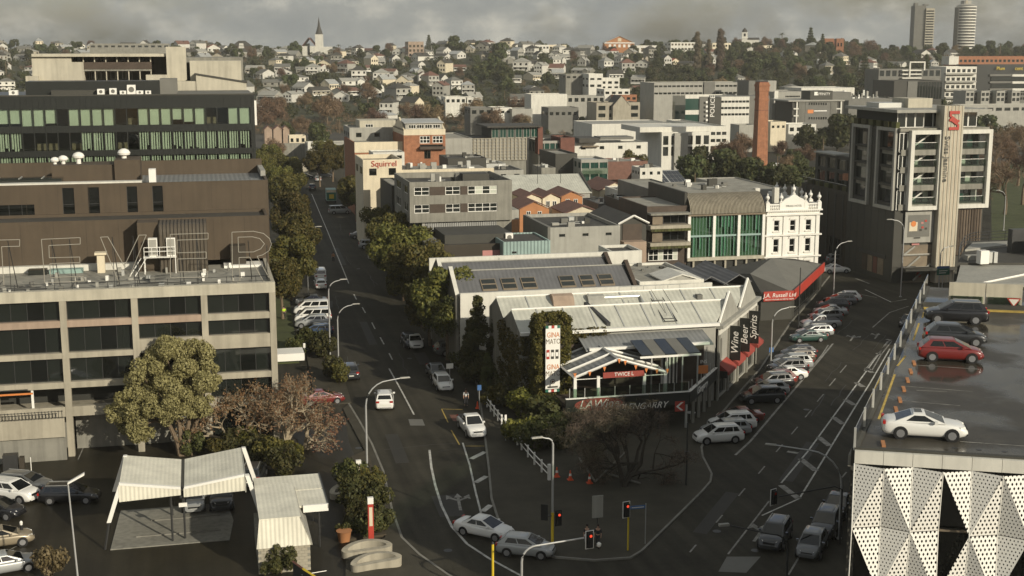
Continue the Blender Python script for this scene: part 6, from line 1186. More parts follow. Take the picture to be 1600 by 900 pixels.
    MB().lathe([(8.3,z(10)),(5,z(7.5))],n).build('roof','light_grey',r); MB().box(-4,3,-3,3,z(9),z(3)).build('plant_room','light_grey',r); MB().box(-3,-1,-3.5,-3,z(9),z(2)).build('plant_fin','concrete',r)
    MB().box(-8.9,-7,-2.5,4,0,z(13)).build('lift_shaft','mid_grey',r)
    # dark steep-roofed house with white front
    (a,b),z0=at(377,1050); r=thing('steep_roofed_house','dark house with a steep white central front on the left ridge','house',(a,b,z0-1),R(-10)); MB().box(-7,7,0,9,0,9).build('wall','timber_dark',r); MB().hip(-7,7,0,9,9,13).build('roof','roof_dark',r); MB().hull2([(-3.4,-.1,0),(3.4,-.1,0),(1.6,-.1,11),(-1.6,-.1,11)],[(-3.4,-.02,0),(3.4,-.02,0),(1.6,-.02,11),(-1.6,-.02,11)]).build('white_front','white_paint',r)
landmarks()
# ---- hillside houses
def house_proto(kind):
    r=bpy.data.objects.new('hillside_house',None); COL.objects.link(r); r['category']='house'
    if kind==0: w,d,h=9,11,3.6
    elif kind==1: w,d,h=12,8,3.4
    elif kind==2: w,d,h=10,9,6.4
    elif kind==3: w,d,h=7.5,12,6.6
    else: w,d,h=14,8,3.2
    MB().box(-w/2,w/2,0,d,-3,h).build('wall','weatherboard',r)
    if kind in (0,3):
        MB().hull2([(-w/2,0,h),(w/2,0,h),(0,0,h+w*.34)],[(-w/2,d,h),(w/2,d,h),(0,d,h+w*.34)]).build('gable_wall','weatherboard',r); rf=MB().gable(-w/2,w/2,0,d,h+.05,h+w*.34+.15,'y',.12,.4).build('roof','roof_red',r)
    elif kind in (1,4):
        MB().hull2([(-w/2,0,h),(-w/2,d,h),(-w/2,d/2,h+d*.33)],[(w/2,0,h),(w/2,d,h),(w/2,d/2,h+d*.33)]).build('gable_wall','weatherboard',r); rf=MB().gable(-w/2,w/2,0,d,h+.05,h+d*.33+.15,'x',.12,.4).build('roof','roof_red',r)
        if kind==4: 
            MB().hull2([(2,-1.5,h),(6,-1.5,h),(4,-1.5,h+1.8)],[(2,4,h),(6,4,h),(4,4,h+1.8)]).box(2,6,-1.5,0,-3,h).build('bay','weatherboard',r); MB().gable(2,6,-1.5,4,h+.05,h+1.95,'y',.12,.3).build('bay_roof','roof_red',r)
    else: rf=MB().hip(-w/2,w/2,0,d,h,h+2.9).build('roof','roof_red',r)
    MB().box(w*.2,w*.2+.6,d*.55,d*.55+.6,h,h+3.2).build('chimney','timber_dark',r)
    for zz in ((1.1,),(1.1,),(1.0,4.0),(1.0,4.1),(1.0,))[kind]:
        for x in np.linspace(-w/2+1.4,w/2-1.4,3 if w<11 else 4): MB().box(x-.6,x+.6,-.06,.02,zz,zz+1.5).build('window','glass_dark',r)
    if kind in (1,2): MB().box(-w/2,w/2,-1.8,-1.6,-3,.0).box(-w/2,w/2,-1.8,.0,2.6,2.75).box(-w/2,-w/2+.15,-1.75,-1.6,0,2.6).box(w/2-.15,w/2,-1.75,-1.6,0,2.6).build('verandah','white_trim',r)
    return r
HB=[house_proto(k) for k in range(5)]
ORD=['first','second','third','fourth','fifth','sixth','seventh','eighth','ninth','tenth']+['%dth'%i for i in range(11,40)]
HOUSES=[]
def houses():
    q=random.Random(21); rows=[625,672,720,768,818,868,920,972,1025,1080,1135,1185]; used=set()
    rown=['lowest','second-lowest','third-lowest','fourth-lowest','fifth-lowest','sixth-lowest','sixth-highest','fifth-highest','fourth-highest','third-highest','second-highest','highest']
    for j,Y in enumerate(rows):
        lst=[]; px=-10+q.uniform(0,20)
        while px<1620:
            Yj=Y+q.uniform(-22,22); x=px; 
            step=(14+q.uniform(0,11))*2085/Yj*(.8 if 395<x<1045 else 1)
            dens=.9 if 395<x<1045 else (.85 if x<395 else .33)
            if j<2 and (395<x<560 or x>1010): dens=.1
            if j<6 and 1010<x<1480: dens=.06
            if 735<x<800 and j<8: dens*=.3
            if x>1480: dens=.12
            if j==0 and 640<x<1010: dens=.15
            if j>=10 and (485<x<515 or 935<x<1045 or 1140<x<1215 or 1420<x<1530): dens=0
            if q.random()<dens: lst.append((x,Yj))
            px+=step
        for i,(x,Yj) in enumerate(lst):
            X=(x-800)*Yj/2085.; z=hz(X,Yj); a,b=ab(X,Yj); kind=q.choice((0,0,1,2,2,3,4,1)); 
            wm=q.choice(['weatherboard']*4+['cream_paint','white_paint','light_grey','light_grey','concrete','concrete_grey']); rm=q.choice(['roof_dark','roof_tile','light_grey','mid_grey','galv','mid_grey','roof_dark','light_grey','galv','roof_dark','mid_grey']+(['roof_red'] if q.random()<.5 else []))
            col={'weatherboard':'white','cream_paint':'cream','white_paint':'white','light_grey':'pale grey','concrete':'beige','concrete_grey':'grey'}[wm]; rc={'roof_dark':'dark','roof_tile':'brown','roof_red':'red','light_grey':'pale','mid_grey':'grey','galv':'silver'}[rm]; kn=['gabled','long gabled','two-storey hipped','tall gabled','bay-fronted'][kind]
            lb='%s %s house, %s roof, %s from left in %s hill row'%(col,kn,rc,ORD[i],rown[j])
            src=HB[kind]; first=kind not in used; rot=R(-13.5)*0+R(q.uniform(-70,50))-YAW*0
            mats={'weatherboard':wm,'roof_red':rm}
            o=dup(src,(a,b,z+.4),rot,lb,'houses on the hillside',mats,(q.uniform(.62,1.15),q.uniform(.7,1.2),q.uniform(.62,1.0))); HOUSES.append((x,Yj,X))
houses()
bpy.data.batch_remove([c for o in HB for c in KIDS(o)]+HB)
_kids.clear()
# ================================================================ vegetation
def npmesh(name,V,mt,quads=True):
    n=4 if quads else 3; m=bpy.data.meshes.new(name); nv=len(V); nf=nv//n; m.vertices.add(nv); m.vertices.foreach_set('co',V.astype(np.float32).ravel()); m.loops.add(nv); m.loops.foreach_set('vertex_index',np.arange(nv,dtype=np.int32)); m.polygons.add(nf); m.polygons.foreach_set('loop_start',np.arange(0,nv,n,dtype=np.int32)); m.update(calc_edges=True); m.materials.append(M[mt]); return m
def leaves(cl_,per,size,rs,shell=.7,flat=1.,asp=.6,hang=0):
    """leaf quads over a list of clumps (x,y,z,r)"""
    C=np.array(cl_,float); w=C[:,3]**2; cnt=np.maximum(2,(per*len(C)*w/w.sum()).astype(int)); I=np.repeat(np.arange(len(C)),cnt); n=len(I)
    d=rs.normal(size=(n,3)); d/=np.linalg.norm(d,axis=1)[:,None]; rr=shell+(1-shell)*rs.random(n)**.5
    p=C[I,:3]+d*(C[I,3]*rr)[:,None]*np.array([1,1,flat]); nn=d+rs.normal(size=(n,3))*.55; nn/=np.linalg.norm(nn,axis=1)[:,None]
    t=np.cross(nn,rs.normal(size=(n,3))); t/=np.linalg.norm(t,axis=1)[:,None]; u=np.cross(nn,t); s=size*(.6+.8*rs.random(n))[:,None]
    t*=s*.5; u*=s*.5*asp; V=np.stack([p-t-u*.4,p-u+t*.1,p+t,p+u-t*.1],1); V[:,:,2]-=hang*0
    return V.reshape(-1,3)
def clumps(rs,n,rx,ry,rz,cz,r0,r1,top=.0):
    out=[]
    for i in range(n):
        while 1:
            v=rs.uniform(-1,1,3)
            if .25<np.linalg.norm(v)<1 and v[2]>-.75+top*0: break
        out.append((v[0]*rx,v[1]*ry,cz+v[2]*rz,rs.uniform(r0,r1)))
    return out
def limbs(mb,base,tips,r,lean=(0,0)):
    """tapered trunk that forks towards given tips"""
    b=Vector(base)
    for t in tips:
        t=Vector(t); m=b.lerp(t,.5)+Vector((rnd.uniform(-.25,.25),rnd.uniform(-.25,.25),.25)); mb.tube([b,m,t],r,6,r*.25)
def branching(mb,p,d,l,r,depth,rs,twig,spread=.5,up=.1,tips=None):
    n=2 if depth>1 else 3; e=p+d*l; mid=p+d*l*.5+Vector(rs.normal(size=3)*l*.06); mb.tube([p,mid,e],r,5 if depth>2 else 3,r*.62,False)
    if depth==0:
        if tips is not None: tips.append(tuple(e))
        return
    for k in range(n+(1 if rs.random()<.45 else 0)):
        nd=(d+Vector(rs.normal(size=3)*spread)+Vector((0,0,up))).normalized(); branching(mb,e if rs.random()<.7 else mid,nd,l*rs.uniform(.62,.86),r*.6,depth-1,rs,twig,spread,up,tips)
_tp={}
def proto(key):
    if key in _tp: return _tp[key]
    rs=np.random.RandomState(hash_(key)); kind,v=key
    tr=MB()
    if kind=='street':
        c=clumps(rs,26,2.7,2.7,2.5,5.2,.8,1.35); cr=npmesh('crown',leaves(c,420,.34,rs,.55),'leaf_street'); tr.tube([(0,0,0),(.1,0,1.6),(0,.1,3)],.2,7,.14); limbs(tr,(0,.1,2.6),[c[i][:3] for i in range(0,14,2)],.11); bm_='bark'
    elif kind=='hillever':
        c=clumps(rs,16,3.6,3.6,3.0,4.6,1.1,2.0); cr=npmesh('crown',leaves(c,150,.9,rs,.6),'leaf_hill'); tr.tube([(0,0,-1),(0,0,3.4)],.3,6,.2); limbs(tr,(0,0,3),[c[i][:3] for i in (0,3,6)],.16); bm_='bark_dark'
    elif kind=='hillbare':
        c=clumps(rs,14,3.4,3.4,3.4,5.2,1.3,2.0); cr=npmesh('crown',leaves(c,150,1.5,rs,.2,asp=.09),'twig_brown'); tr.tube([(0,0,-1),(0,0,3.4)],.25,6,.16); limbs(tr,(0,0,2.6),[c[i][:3] for i in range(0,14)],.12); bm_='bark'
    elif kind=='conifer':
        c=[]; 
        for i in range(34): z=rs.uniform(1,9.6); q=(10.2-z)/10.2; t=rs.uniform(0,2*PI); c.append((1.15*q*math.cos(t),1.15*q*math.sin(t),z,.35+.62*q))
        cr=npmesh('crown',leaves(c,420,.26,rs,.5,asp=.5),'leaf_dark'); tr.tube([(0,0,0),(0,0,9)],.2,6,.03); bm_='bark_dark'
    elif kind=='norfolk':
        c=[]
        for i in range(9):
            z=2.5+i*1.35; L=(15-z)*.3
            for k in range(6): t=k*PI/3+i; c+=[(L*f*math.cos(t),L*f*math.sin(t),z-.15*L*f,.55) for f in (.45,.8)]
        cr=npmesh('crown',leaves(c,26,.8,rs,.4,asp=.5),'leaf_hill'); tr.tube([(0,0,-1),(0,0,15)],.3,6,.04); bm_='bark_dark'
    elif kind=='poplar':
        c=[(rs.uniform(-1.3,1.3)*(1-abs(z-8)/12),rs.uniform(-1.3,1.3)*(1-abs(z-8)/12),z,rs.uniform(.9,1.4)) for z in np.linspace(2.5,17.5,26)]; cr=npmesh('crown',leaves(c,420,1.5,rs,.1,asp=.09),'twig_grey'); tr.tube([(0,0,-1),(0,0,17)],.28,6,.03); bm_='bark'
    elif kind=='palm':
        V=[]
        for k in range(16):
            t=k*2*PI/16+rs.uniform(-.1,.1); e=rs.uniform(-.1,.9); d=np.array([math.cos(t),math.sin(t),0]); s_=np.array([-math.sin(t),math.cos(t),0])
            for j in range(5):
                f0,f1=j/5*2.4,(j+1)/5*2.4; z0=e*f0-.28*f0*f0; z1=e*f1-.28*f1*f1; w_=.32*(1-j/6); V+=[d*f0+s_*w_+[0,0,9+z0],d*f0-s_*w_+[0,0,9+z0],d*f1-s_*w_*.8+[0,0,9+z1],d*f1+s_*w_*.8+[0,0,9+z1]]
        cr=npmesh('crown',np.array(V),'leaf_hill'); tr.tube([(0,0,-1),(.2,0,5),(0,0,9)],.25,6,.17); bm_='bark'
    elif kind=='shrub':
        c=clumps(rs,12,.75,.75,.6,.75,.28,.5); cr=npmesh('foliage',leaves(c,170,.17,rs,.55),('leaf_hedge','leaf_ivy','leaf_street')[v%3]); limbs(tr,(0,0,0),[c[i][:3] for i in range(5)],.05); bm_='bark'
    elif kind=='parkbare':
        p=Vector((0,0,0)); tips=[]; branching(tr,p,Vector((0,0,1)),2.6,.28,5,rs,None,.42,.12,tips); c=[(*t,.7) for t in tips[::3]]; cr=npmesh('crown',leaves(c,36,.9,rs,.1,asp=.05),'twig_brown'); bm_='bark'
    m=tr.mesh('trunk'); m.materials.append(M[bm_]); _tp[key]=(m,cr); return _tp[key]
def hash_(k): return sum(ord(c)*(i+3) for i,c in enumerate(str(k)))%99991
def tree(name,label,key,loc,s=1.,rot=None,group=None,cat='tree',leaf=None):
    t=thing(name,label,cat,loc,rnd.uniform(0,6.28) if rot is None else rot,group); t.scale=(s,)*3 if isinstance(s,(int,float)) else s
    tm,cm=proto(key); link('trunk' if key[0]!='shrub' else 'stems',tm,t); c=link('crown' if key[0]!='shrub' else 'foliage',cm,t)
    if leaf: c.material_slots[0].link='OBJECT'; c.material_slots[0].material=M[leaf]
    return t
# ---- street trees, both sides of the left street
LT=[(455,388,1.30,'street'),(451,345,1.30,'street'),(463,430,1.24,'street'),(455,470,1.18,'street'),(442,500,1.07,'street'),(439,318,1.12,'street'),(455,300,1.12,'street'),(429,290,1.12,'street'),(500,292,1.24,'street'),(520,284,1.35,'street'),(508,272,1.24,'street'),(540,280,1.12,'street')]
for i,(x,y,s,k) in enumerate(LT):
    a,b=G(x,y); tree('street_tree','%s rounded green street tree %s'%(['fourth','fifth','third','second','nearest','sixth','seventh','farthest'][i] if i<8 else ['left','middle','rear','right'][i-8],'along the left footpath, counted from the concrete office' if i<8 else 'of the clump at the far end of the left street'),(k,i%3),(a,b,0),s,group='street trees on the left side')
RT=[(700,562,1.36),(660,512,1.42),(632,470,1.42),(612,436,1.30),(600,412,1.24),(645,455,1.24),(640,492,1.12),(557,345,1.24),(575,352,1.06),(672,540,1.06)]
for i,(x,y,s) in enumerate(RT):
    a,b=G(x,y); tree('street_tree',['nearest olive green street tree right of the road','second olive green street tree right of the road','third olive green street tree right of the road','fourth olive green street tree right of the road','fifth olive green street tree right of the road','tree tucked behind the third right-hand street tree','low tree between the second and third right-hand trees','round green tree beside the cream Squirrel building','small tree right of the round green tree at the cream building','small tree between the nearest two right-hand street trees'][i],('street',i%3),(a,b,0),s,group='street trees on the right side')
# ---- conifers and shrubs by the wine store
for i,(x,y,s) in enumerate(((747,598,.98),(776,600,.78),(733,580,.6),(762,622,.5))):
    a,b=G(x,y); tree('conifer',['tallest dark conifer beside the slate hall','second dark conifer left of the ivy pillar','small conifer left of the tall one','low conifer in front of the tall one'][i],('conifer',i%2),(a,b,.1),(s*1.25,s*1.25,s),group='conifers beside the wine store')
SH=[(752,598,2.0,'leaf_hedge','clipped rounded hedge bush by the footpath'),(740,596,1.5,'leaf_hedge','low hedge bush left of the rounded hedge'),(786,606,1.7,'leaf_hedge','yellow green shrub left of the ivy pillar'),(800,640,2.0,None,'broad shrub behind the white fence'),(776,634,1.6,None,'low shrub near the blue sign post'),(823,660,2.1,'leaf_ivy','brown green shrub in the fenced bed'),(846,676,2.2,'leaf_hedge','large leafy shrub at the foot of the ivy pillar'),(812,690,1.8,'leaf_ivy','shrub hanging over the fence middle'),(838,705,1.8,'leaf_dark','dark shrub near the fence end'),(866,700,1.9,'leaf_dark','dark shrub under the bare tree edge'),(880,680,1.6,'leaf_dark','dark shrub below the red ellipse sign'),(795,612,1.6,'leaf_dark','dark bush beside the conifers'),(815,612,1.7,'leaf_dark','dark bush left of the ivy pillar base'),(785,585,1.8,'leaf_dark','dark bush behind the second conifer'),(720,575,1.3,'leaf_dark','dark bush by the parked grey car')]
for i,(x,y,s,l,lb) in enumerate(SH): a,b=G(x,y); tree('shrub',lb,('shrub',i%3),(a,b,.1),(s*1.15,s*1.15,s),cat='shrub',leaf=l)
# ---- ivy pillar with its hanging banner
def ivy():
    b=119.4; rs=np.random.RandomState(4); a0=onB(838,600,b)[0]; a1=onB(891,600,b)[0]; zt=onB(864,500,b)[1]; m=(a0+a1)/2
    r=rootB('ivy_pillar','tall square pillar wrapped in ivy beside the terrace bar','ivy pillar',m,b+1)
    obox('core','brown_dark',r,a0+.35,a1-.35,b+.35,b+2.2,0,zt-.3)
    c=[(rs.uniform(a0+.3,a1-.3),b+(.35 if i%3 else rs.uniform(.3,2.2)),rs.uniform(.3,zt-.2),rs.uniform(.3,.48)) for i in range(240)]+[(a0+.2+rs.uniform(-.1,.2),b+rs.uniform(.2,2.2),rs.uniform(.3,zt),.45) for i in range(90)]+[(rs.uniform(a0+.2,a1-.2),b+rs.uniform(.3,2.2),zt+rs.uniform(-.1,.15),.4) for i in range(30)]+[(a1-.15,b+rs.uniform(.2,2.2),rs.uniform(.3,zt),.45) for i in range(90)]
    o=link('ivy',npmesh('ivy',leaves(c,150,.22,rs,.35),'leaf_ivy'),r)
    t=rootB('hanging_banner','tall white banner with orange lettering on the ivy pillar','banner',m,b-.3); p0,p1=onB(852.5,560,b-.3)[0],onB(875,560,b-.3)[0]; z0,z1=onB(864,612,b-.3)[1],onB(864,509,b-.3)[1]; Hh=z1-z0; w_=p1-p0
    obox('cloth','white_trim',t,p0,p1,b-.3,b-.26,z0,z1); mm=(p0+p1)/2
    for f,s,mt in ((.86,'GINA','orange'),(.76,'MATO','timber'),(.375,'GINA','orange'),(.275,'MATO','timber')): text('lettering',s,.72,mt,t,(mm+.03,b-.32,z0+Hh*f),ext=.005,sx=.72)
    for k,(f,mt) in enumerate(((0,'red'),(.35,'dark_grey'),(.7,'dark_grey'))): obox('printed_tin',mt,t,p0+.08+w_*f*.9,p0+.08+w_*f*.9+.3,b-.33,b-.3,z0+Hh*.5,z0+Hh*.64); obox('printed_tin_band','white_trim',t,p0+.1+w_*f*.9,p0+.34+w_*f*.9,b-.34,b-.33,z0+Hh*.54,z0+Hh*.6)
    for rr_,mt,o_ in ((.26,'dark_grey',.01),(.19,'white_trim',.02),(.12,'brick_dark',.03)):
        n=14; A=[(mm+rr_*math.cos(2*PI*k/n),b-.3-o_,z0+Hh*.155+rr_*math.sin(2*PI*k/n)) for k in range(n)]; MB().hull2(A,[(x,y+.008,z) for x,y,z in A]).build('round_logo',mt,t)
    obox('small_print','dark_grey',t,p0+.2,p1-.2,b-.32,b-.3,z0+Hh*.06,z0+Hh*.085)
    for k in range(5):
        mt=['green_sign','white_trim','red','white_trim','green_sign'][k]
        for zz in (z0-.02,z1-.26): obox('stripe',mt,t,p0+w_*k/5,p0+w_*(k+1)/5-.02,b-.325,b-.302,zz,zz+.28)
    # ivy over the hall parapet and side wall
    r=rootB('wall_ivy','ivy spilling over the parapet of the wine store','ivy',31,122.8)
    c=[(rs.uniform(30.5,39.5),122.75,8.3-abs(rs.normal())*.35,rs.uniform(.25,.45)) for i in range(70)]+[(rs.uniform(30.2,37),122.6,rs.uniform(1,8.2),rs.uniform(.3,.5)) for i in range(130)]+[(30.15,rs.uniform(123,131),rs.uniform(2,8.2),rs.uniform(.3,.5)) for i in range(90)]
    link('leaves',npmesh('ivy',leaves(c,60,.22,rs,.4),'leaf_ivy'),r)
    r=rootB('roof_ivy','ivy clump over the left corner of the slate hall','ivy',31,143); a_=onB(700,420,143)[0]; c=[(a_+rs.uniform(-1,.6),143+rs.uniform(-.6,10),rs.uniform(3,8.5),rs.uniform(.4,.7)) for i in range(70)]; link('leaves',npmesh('ivy',leaves(c,70,.24,rs,.4),'leaf_dark'),r)
ivy()
# ---- the big olive-green tree at the left
def hero():
    rs=np.random.RandomState(11); a,b=G(285,712); r=thing('broad_olive_tree','big round olive green tree in front of the concrete office','tree',(a,b,0)); k=1/17.6
    P=lambda x,y,r_,dy=0:(((x-285)*k),dy,(712-y)*k*1.02,r_*k)
    main=[P(270,560,34),P(312,562,30,.4),P(235,585,30,-.3),P(300,595,40,-1.2),P(255,605,36,-1.3),P(210,620,28,-.6),P(190,637,22),P(225,655,26,-.9),P(256,628,26,-1.5),P(325,585,24,.8),P(318,625,24,-.6),P(312,632,20,-1.0),P(245,570,28,1.6),P(290,575,34,2.2),P(215,640,22,1.5),P(330,605,20,1.4),P(275,545,22,.6),P(203,655,18,.4),P(222,668,16,-.8),P(285,618,26,-1.8)]
    c=[]
    for (x,y,z,rr) in main:
        for i in range(11):
            d=rs.normal(size=3); d/=np.linalg.norm(d); c.append((x+d[0]*rr*.72,y+d[1]*rr*.8,z+d[2]*rr*.72,rr*rs.uniform(.28,.5)))
    link('crown',npmesh('crown',leaves(c,300,.2,rs,.55),'leaf_olive'),r)
    tr=MB(); 
    for x0,tips in ((-.35,[main[5],main[7],main[2],main[6]]),(-.05,[main[8],main[4],main[0],main[19]]),(.25,[main[3],main[1],main[11]]),(.5,[main[9],main[10],main[15]])):
        f=Vector((x0*3,x0,3.2)); tr.tube([(x0*.5,0,0),(x0*1.2,0,1.4),f],.24,7,.17)
        limbs(tr,f,[t[:3] for t in tips],.16)
    tr.build('trunk','bark',r)
hero()
def bare(label,px,py,seed,h,mt,leafm,per,depth=6,sp=.48,size=.3,asp=.12,name='bare_tree',up=.06,r0=.26):
    rs=np.random.RandomState(seed); a,b=G(px,py); r=thing(name,label,'tree',(a,b,0)); tr=MB(); tips=[]
    for k in range(3):
        d=Vector((rs.normal()*.45,rs.normal()*.3,1)).normalized(); branching(tr,Vector((rs.normal()*.1,0,0)),d,h*.27,r0,depth,rs,None,sp,up,tips)
    tr.build('trunk',mt,r); c=[(*t,.55) for t in tips]; V=leaves(c,per,size,rs,.05,asp=asp); link('twigs',npmesh('twigs',V,leafm),r); return r
bare('bare reddish brown tree with pale limbs at the office corner',440,712,5,8.2,'bark_pale','leaf_brown',4,6,.5,.2,.5)
bare('smaller bare reddish tree left of the office corner tree',390,700,8,7.2,'bark_pale','leaf_brown',3,6,.5,.26,.5)
bare('bare reddish tree nearest the street at the office corner',478,702,14,5.6,'bark_pale','leaf_brown',4,5,.52,.26,.5)
bare('large dark bare tree on the shaded corner below the terrace bar',975,762,3,9.2,'bark_dark','twig_grey',9,6,.55,.5,.06)
bare('second dark bare tree left on the shaded corner',925,735,9,7.6,'bark_dark','twig_grey',9,6,.55,.5,.06)
# ---- hedges and planting near the canopies
for i,(x,y,s,l,lb) in enumerate(((300,712,1.3,None,'low shrub at the foot of the olive tree'),(345,716,1.3,None,'second hedge bush right of the olive tree'),(366,714,1.5,'leaf_hedge','third hedge bush behind the white canopy'),(388,712,1.5,'leaf_ivy','fourth hedge bush behind the white canopy'),(405,722,1.6,'leaf_hedge','hedge bush beside the small canopy'),(425,728,1.5,None,'clipped dark bush behind the small canopy'),(448,745,1.6,'leaf_hedge','tall clipped bush near the driveway'),(455,722,1.3,'leaf_ivy','last bush of the driveway hedge'),(548,800,1.7,'leaf_dark','tall dark shrub in the kerbside bed'),(566,788,1.6,'leaf_street','tall shrub behind the red totem'),(560,826,1.4,'leaf_dark','dense shrub left of the red totem'),(588,800,1.3,'leaf_dark','dark shrub near the kerb'),(595,832,1.1,'leaf_hedge','yellow green shrub right of the red totem'),(575,838,1.2,'leaf_hedge','small shrub at the totem foot'),(551,770,1.6,'leaf_dark','upper shrub of the kerbside bed'),(582,770,1.2,'leaf_street','small upper shrub of the kerbside bed'),(538,838,.8,'leaf_hedge','potted shrub at the bed corner'),(80,905,1.3,'leaf_olive','yellow bush at the bottom left edge'),(440,896,1.2,'leaf_hedge','clipped hedge under the small canopy wall'),(425,897,1.0,'leaf_hedge','low hedge end by the block wall'),(505,560,1.7,'leaf_hedge','green shrub beside the lamp post'),(520,590,1.4,'leaf_hedge','shrub at the lamp post foot'),(490,552,2.2,'leaf_dark','dark bush near the parked blue car'),(530,600,1.3,None,'kerbside shrub by the black car'),(468,560,1.6,'leaf_dark','dark bush left of the shrubs by the lamp'))):
    a,b=G(x,y); tree('shrub',lb,('shrub',i%3),(a,b,.05),(s,s,s*1.15),cat='shrub',leaf=l)
t=thing('plant_pot','terracotta plant pot at the planting bed corner','plant pot',(*G(538,846),0)); MB().lathe([(.4,0),(.55,.8),(.6,.85)],12).build('pot','terracotta',t,40); MB().lathe([(.5,.78),(.5,.8)],12).build('soil','soil',t)
# ---- trees among the middle buildings
MT=[(985,300,'street',1.3,'green tree left of the solar roof house'),(965,292,'hillever',.7,'small dark tree beside the glass balcony house'),(1000,305,'street',1.1,'low green tree in front of the solar panels'),(1075,296,'hillever',1.05,'leftmost tree of the dark clump below the white corner office'),(1098,292,'hillever',1.2,'second tree of the dark clump left of the chimney'),(1122,292,'hillever',1.2,'third tree of the dark clump left of the chimney'),(1146,294,'hillever',1.1,'fourth tree of the dark clump left of the chimney'),(1168,296,'hillever',1.0,'tree touching the left of the chimney base'),(1205,298,'hillever',.8,'low tree right of the chimney base'),(1085,305,'palm',.7,'palm in front of the dark clump'),(1262,242,'hillever',1.15,'dark tree below the dark sign office'),(1308,238,'hillever',1.6,'large dark tree right of the dark sign office'),(1285,245,'palm',.8,'palm below the dark sign office'),(1340,222,'hillever',1.2,'dark tree left of the tower'),(1325,228,'hillever',1.2,'dark tree behind the set-back block'),(432,262,'hillbare',1.0,'bare tree left of the retaining wall'),(420,280,'street',1.2,'green tree behind the black glass office corner'),(412,300,'street',1.2,'dark green tree at the brown block corner'),(548,262,'hillever',.9,'dark tree right end of the street clump'),(470,250,'hillever',.8,'low dark tree beside the retaining wall'),(445,222,'hillever',.9,'dark tree in front of the peach villa'),(500,232,'hillever',1.1,'dark tree behind the white carport'),(820,215,'hillbare',1.0,'bare tree behind the screened office'),(1570,335,'parkbare',1.5,'nearest tall bare tree right of the tower'),(1598,320,'parkbare',1.7,'tall bare tree at the right picture edge'),(1560,300,'parkbare',1.6,'second bare tree right of the tower'),(1590,290,'parkbare',1.7,'third bare tree right of the tower'),(1575,262,'parkbare',1.6,'fourth bare tree right of the tower'),(1600,255,'parkbare',1.6,'fifth bare tree right of the tower'),(1555,270,'parkbare',1.5,'bare tree just behind the tower right side'),(1612,345,'parkbare',1.6,'bare tree cut by the right picture edge'),(1130,260,'hillbare',.9,'bare tree right of the white corner office'),(1150,262,'hillbare',.9,'second bare tree right of the white corner office'),(1160,250,'hillbare',1.0,'third bare tree near the chimney'),(1220,250,'hillbare',.7,'bare tree right of the chimney shaft'),(1012,225,'hillbare',.8,'bare tree beside the white flat villa')]
MT+=[(1218,300,'hillever',.8,'low tree beside the hotel rear, right of the chimney'),(1238,296,'hillever',.75,'dark tree between the chimney and the podium'),(1252,288,'hillever',.8,'dark tree touching the podium left end'),(1228,276,'hillbare',.7,'small bare tree behind the low trees right of the chimney'),(1246,270,'hillever',.7,'far low tree left of the podium end'),(1258,262,'hillbare',.8,'bare tree left of the set-back block'),(1214,270,'palm',.6,'small palm right of the chimney'),(1235,258,'hillever',.6,'round bush tree by the road deck')]
for i,(x,y,k,s,lb) in enumerate(MT): a,b=G(x,y); tree('bare_tree' if 'bare' in k else ('palm_tree' if k=='palm' else 'evergreen_tree'),lb,(k,i%2),(a,b,0),s)
struct('park_lawn',MB().quad(*[(*G(*q),.01) for q in ((1550,420),(1700,420),(1760,250),(1548,255))]),'grass')
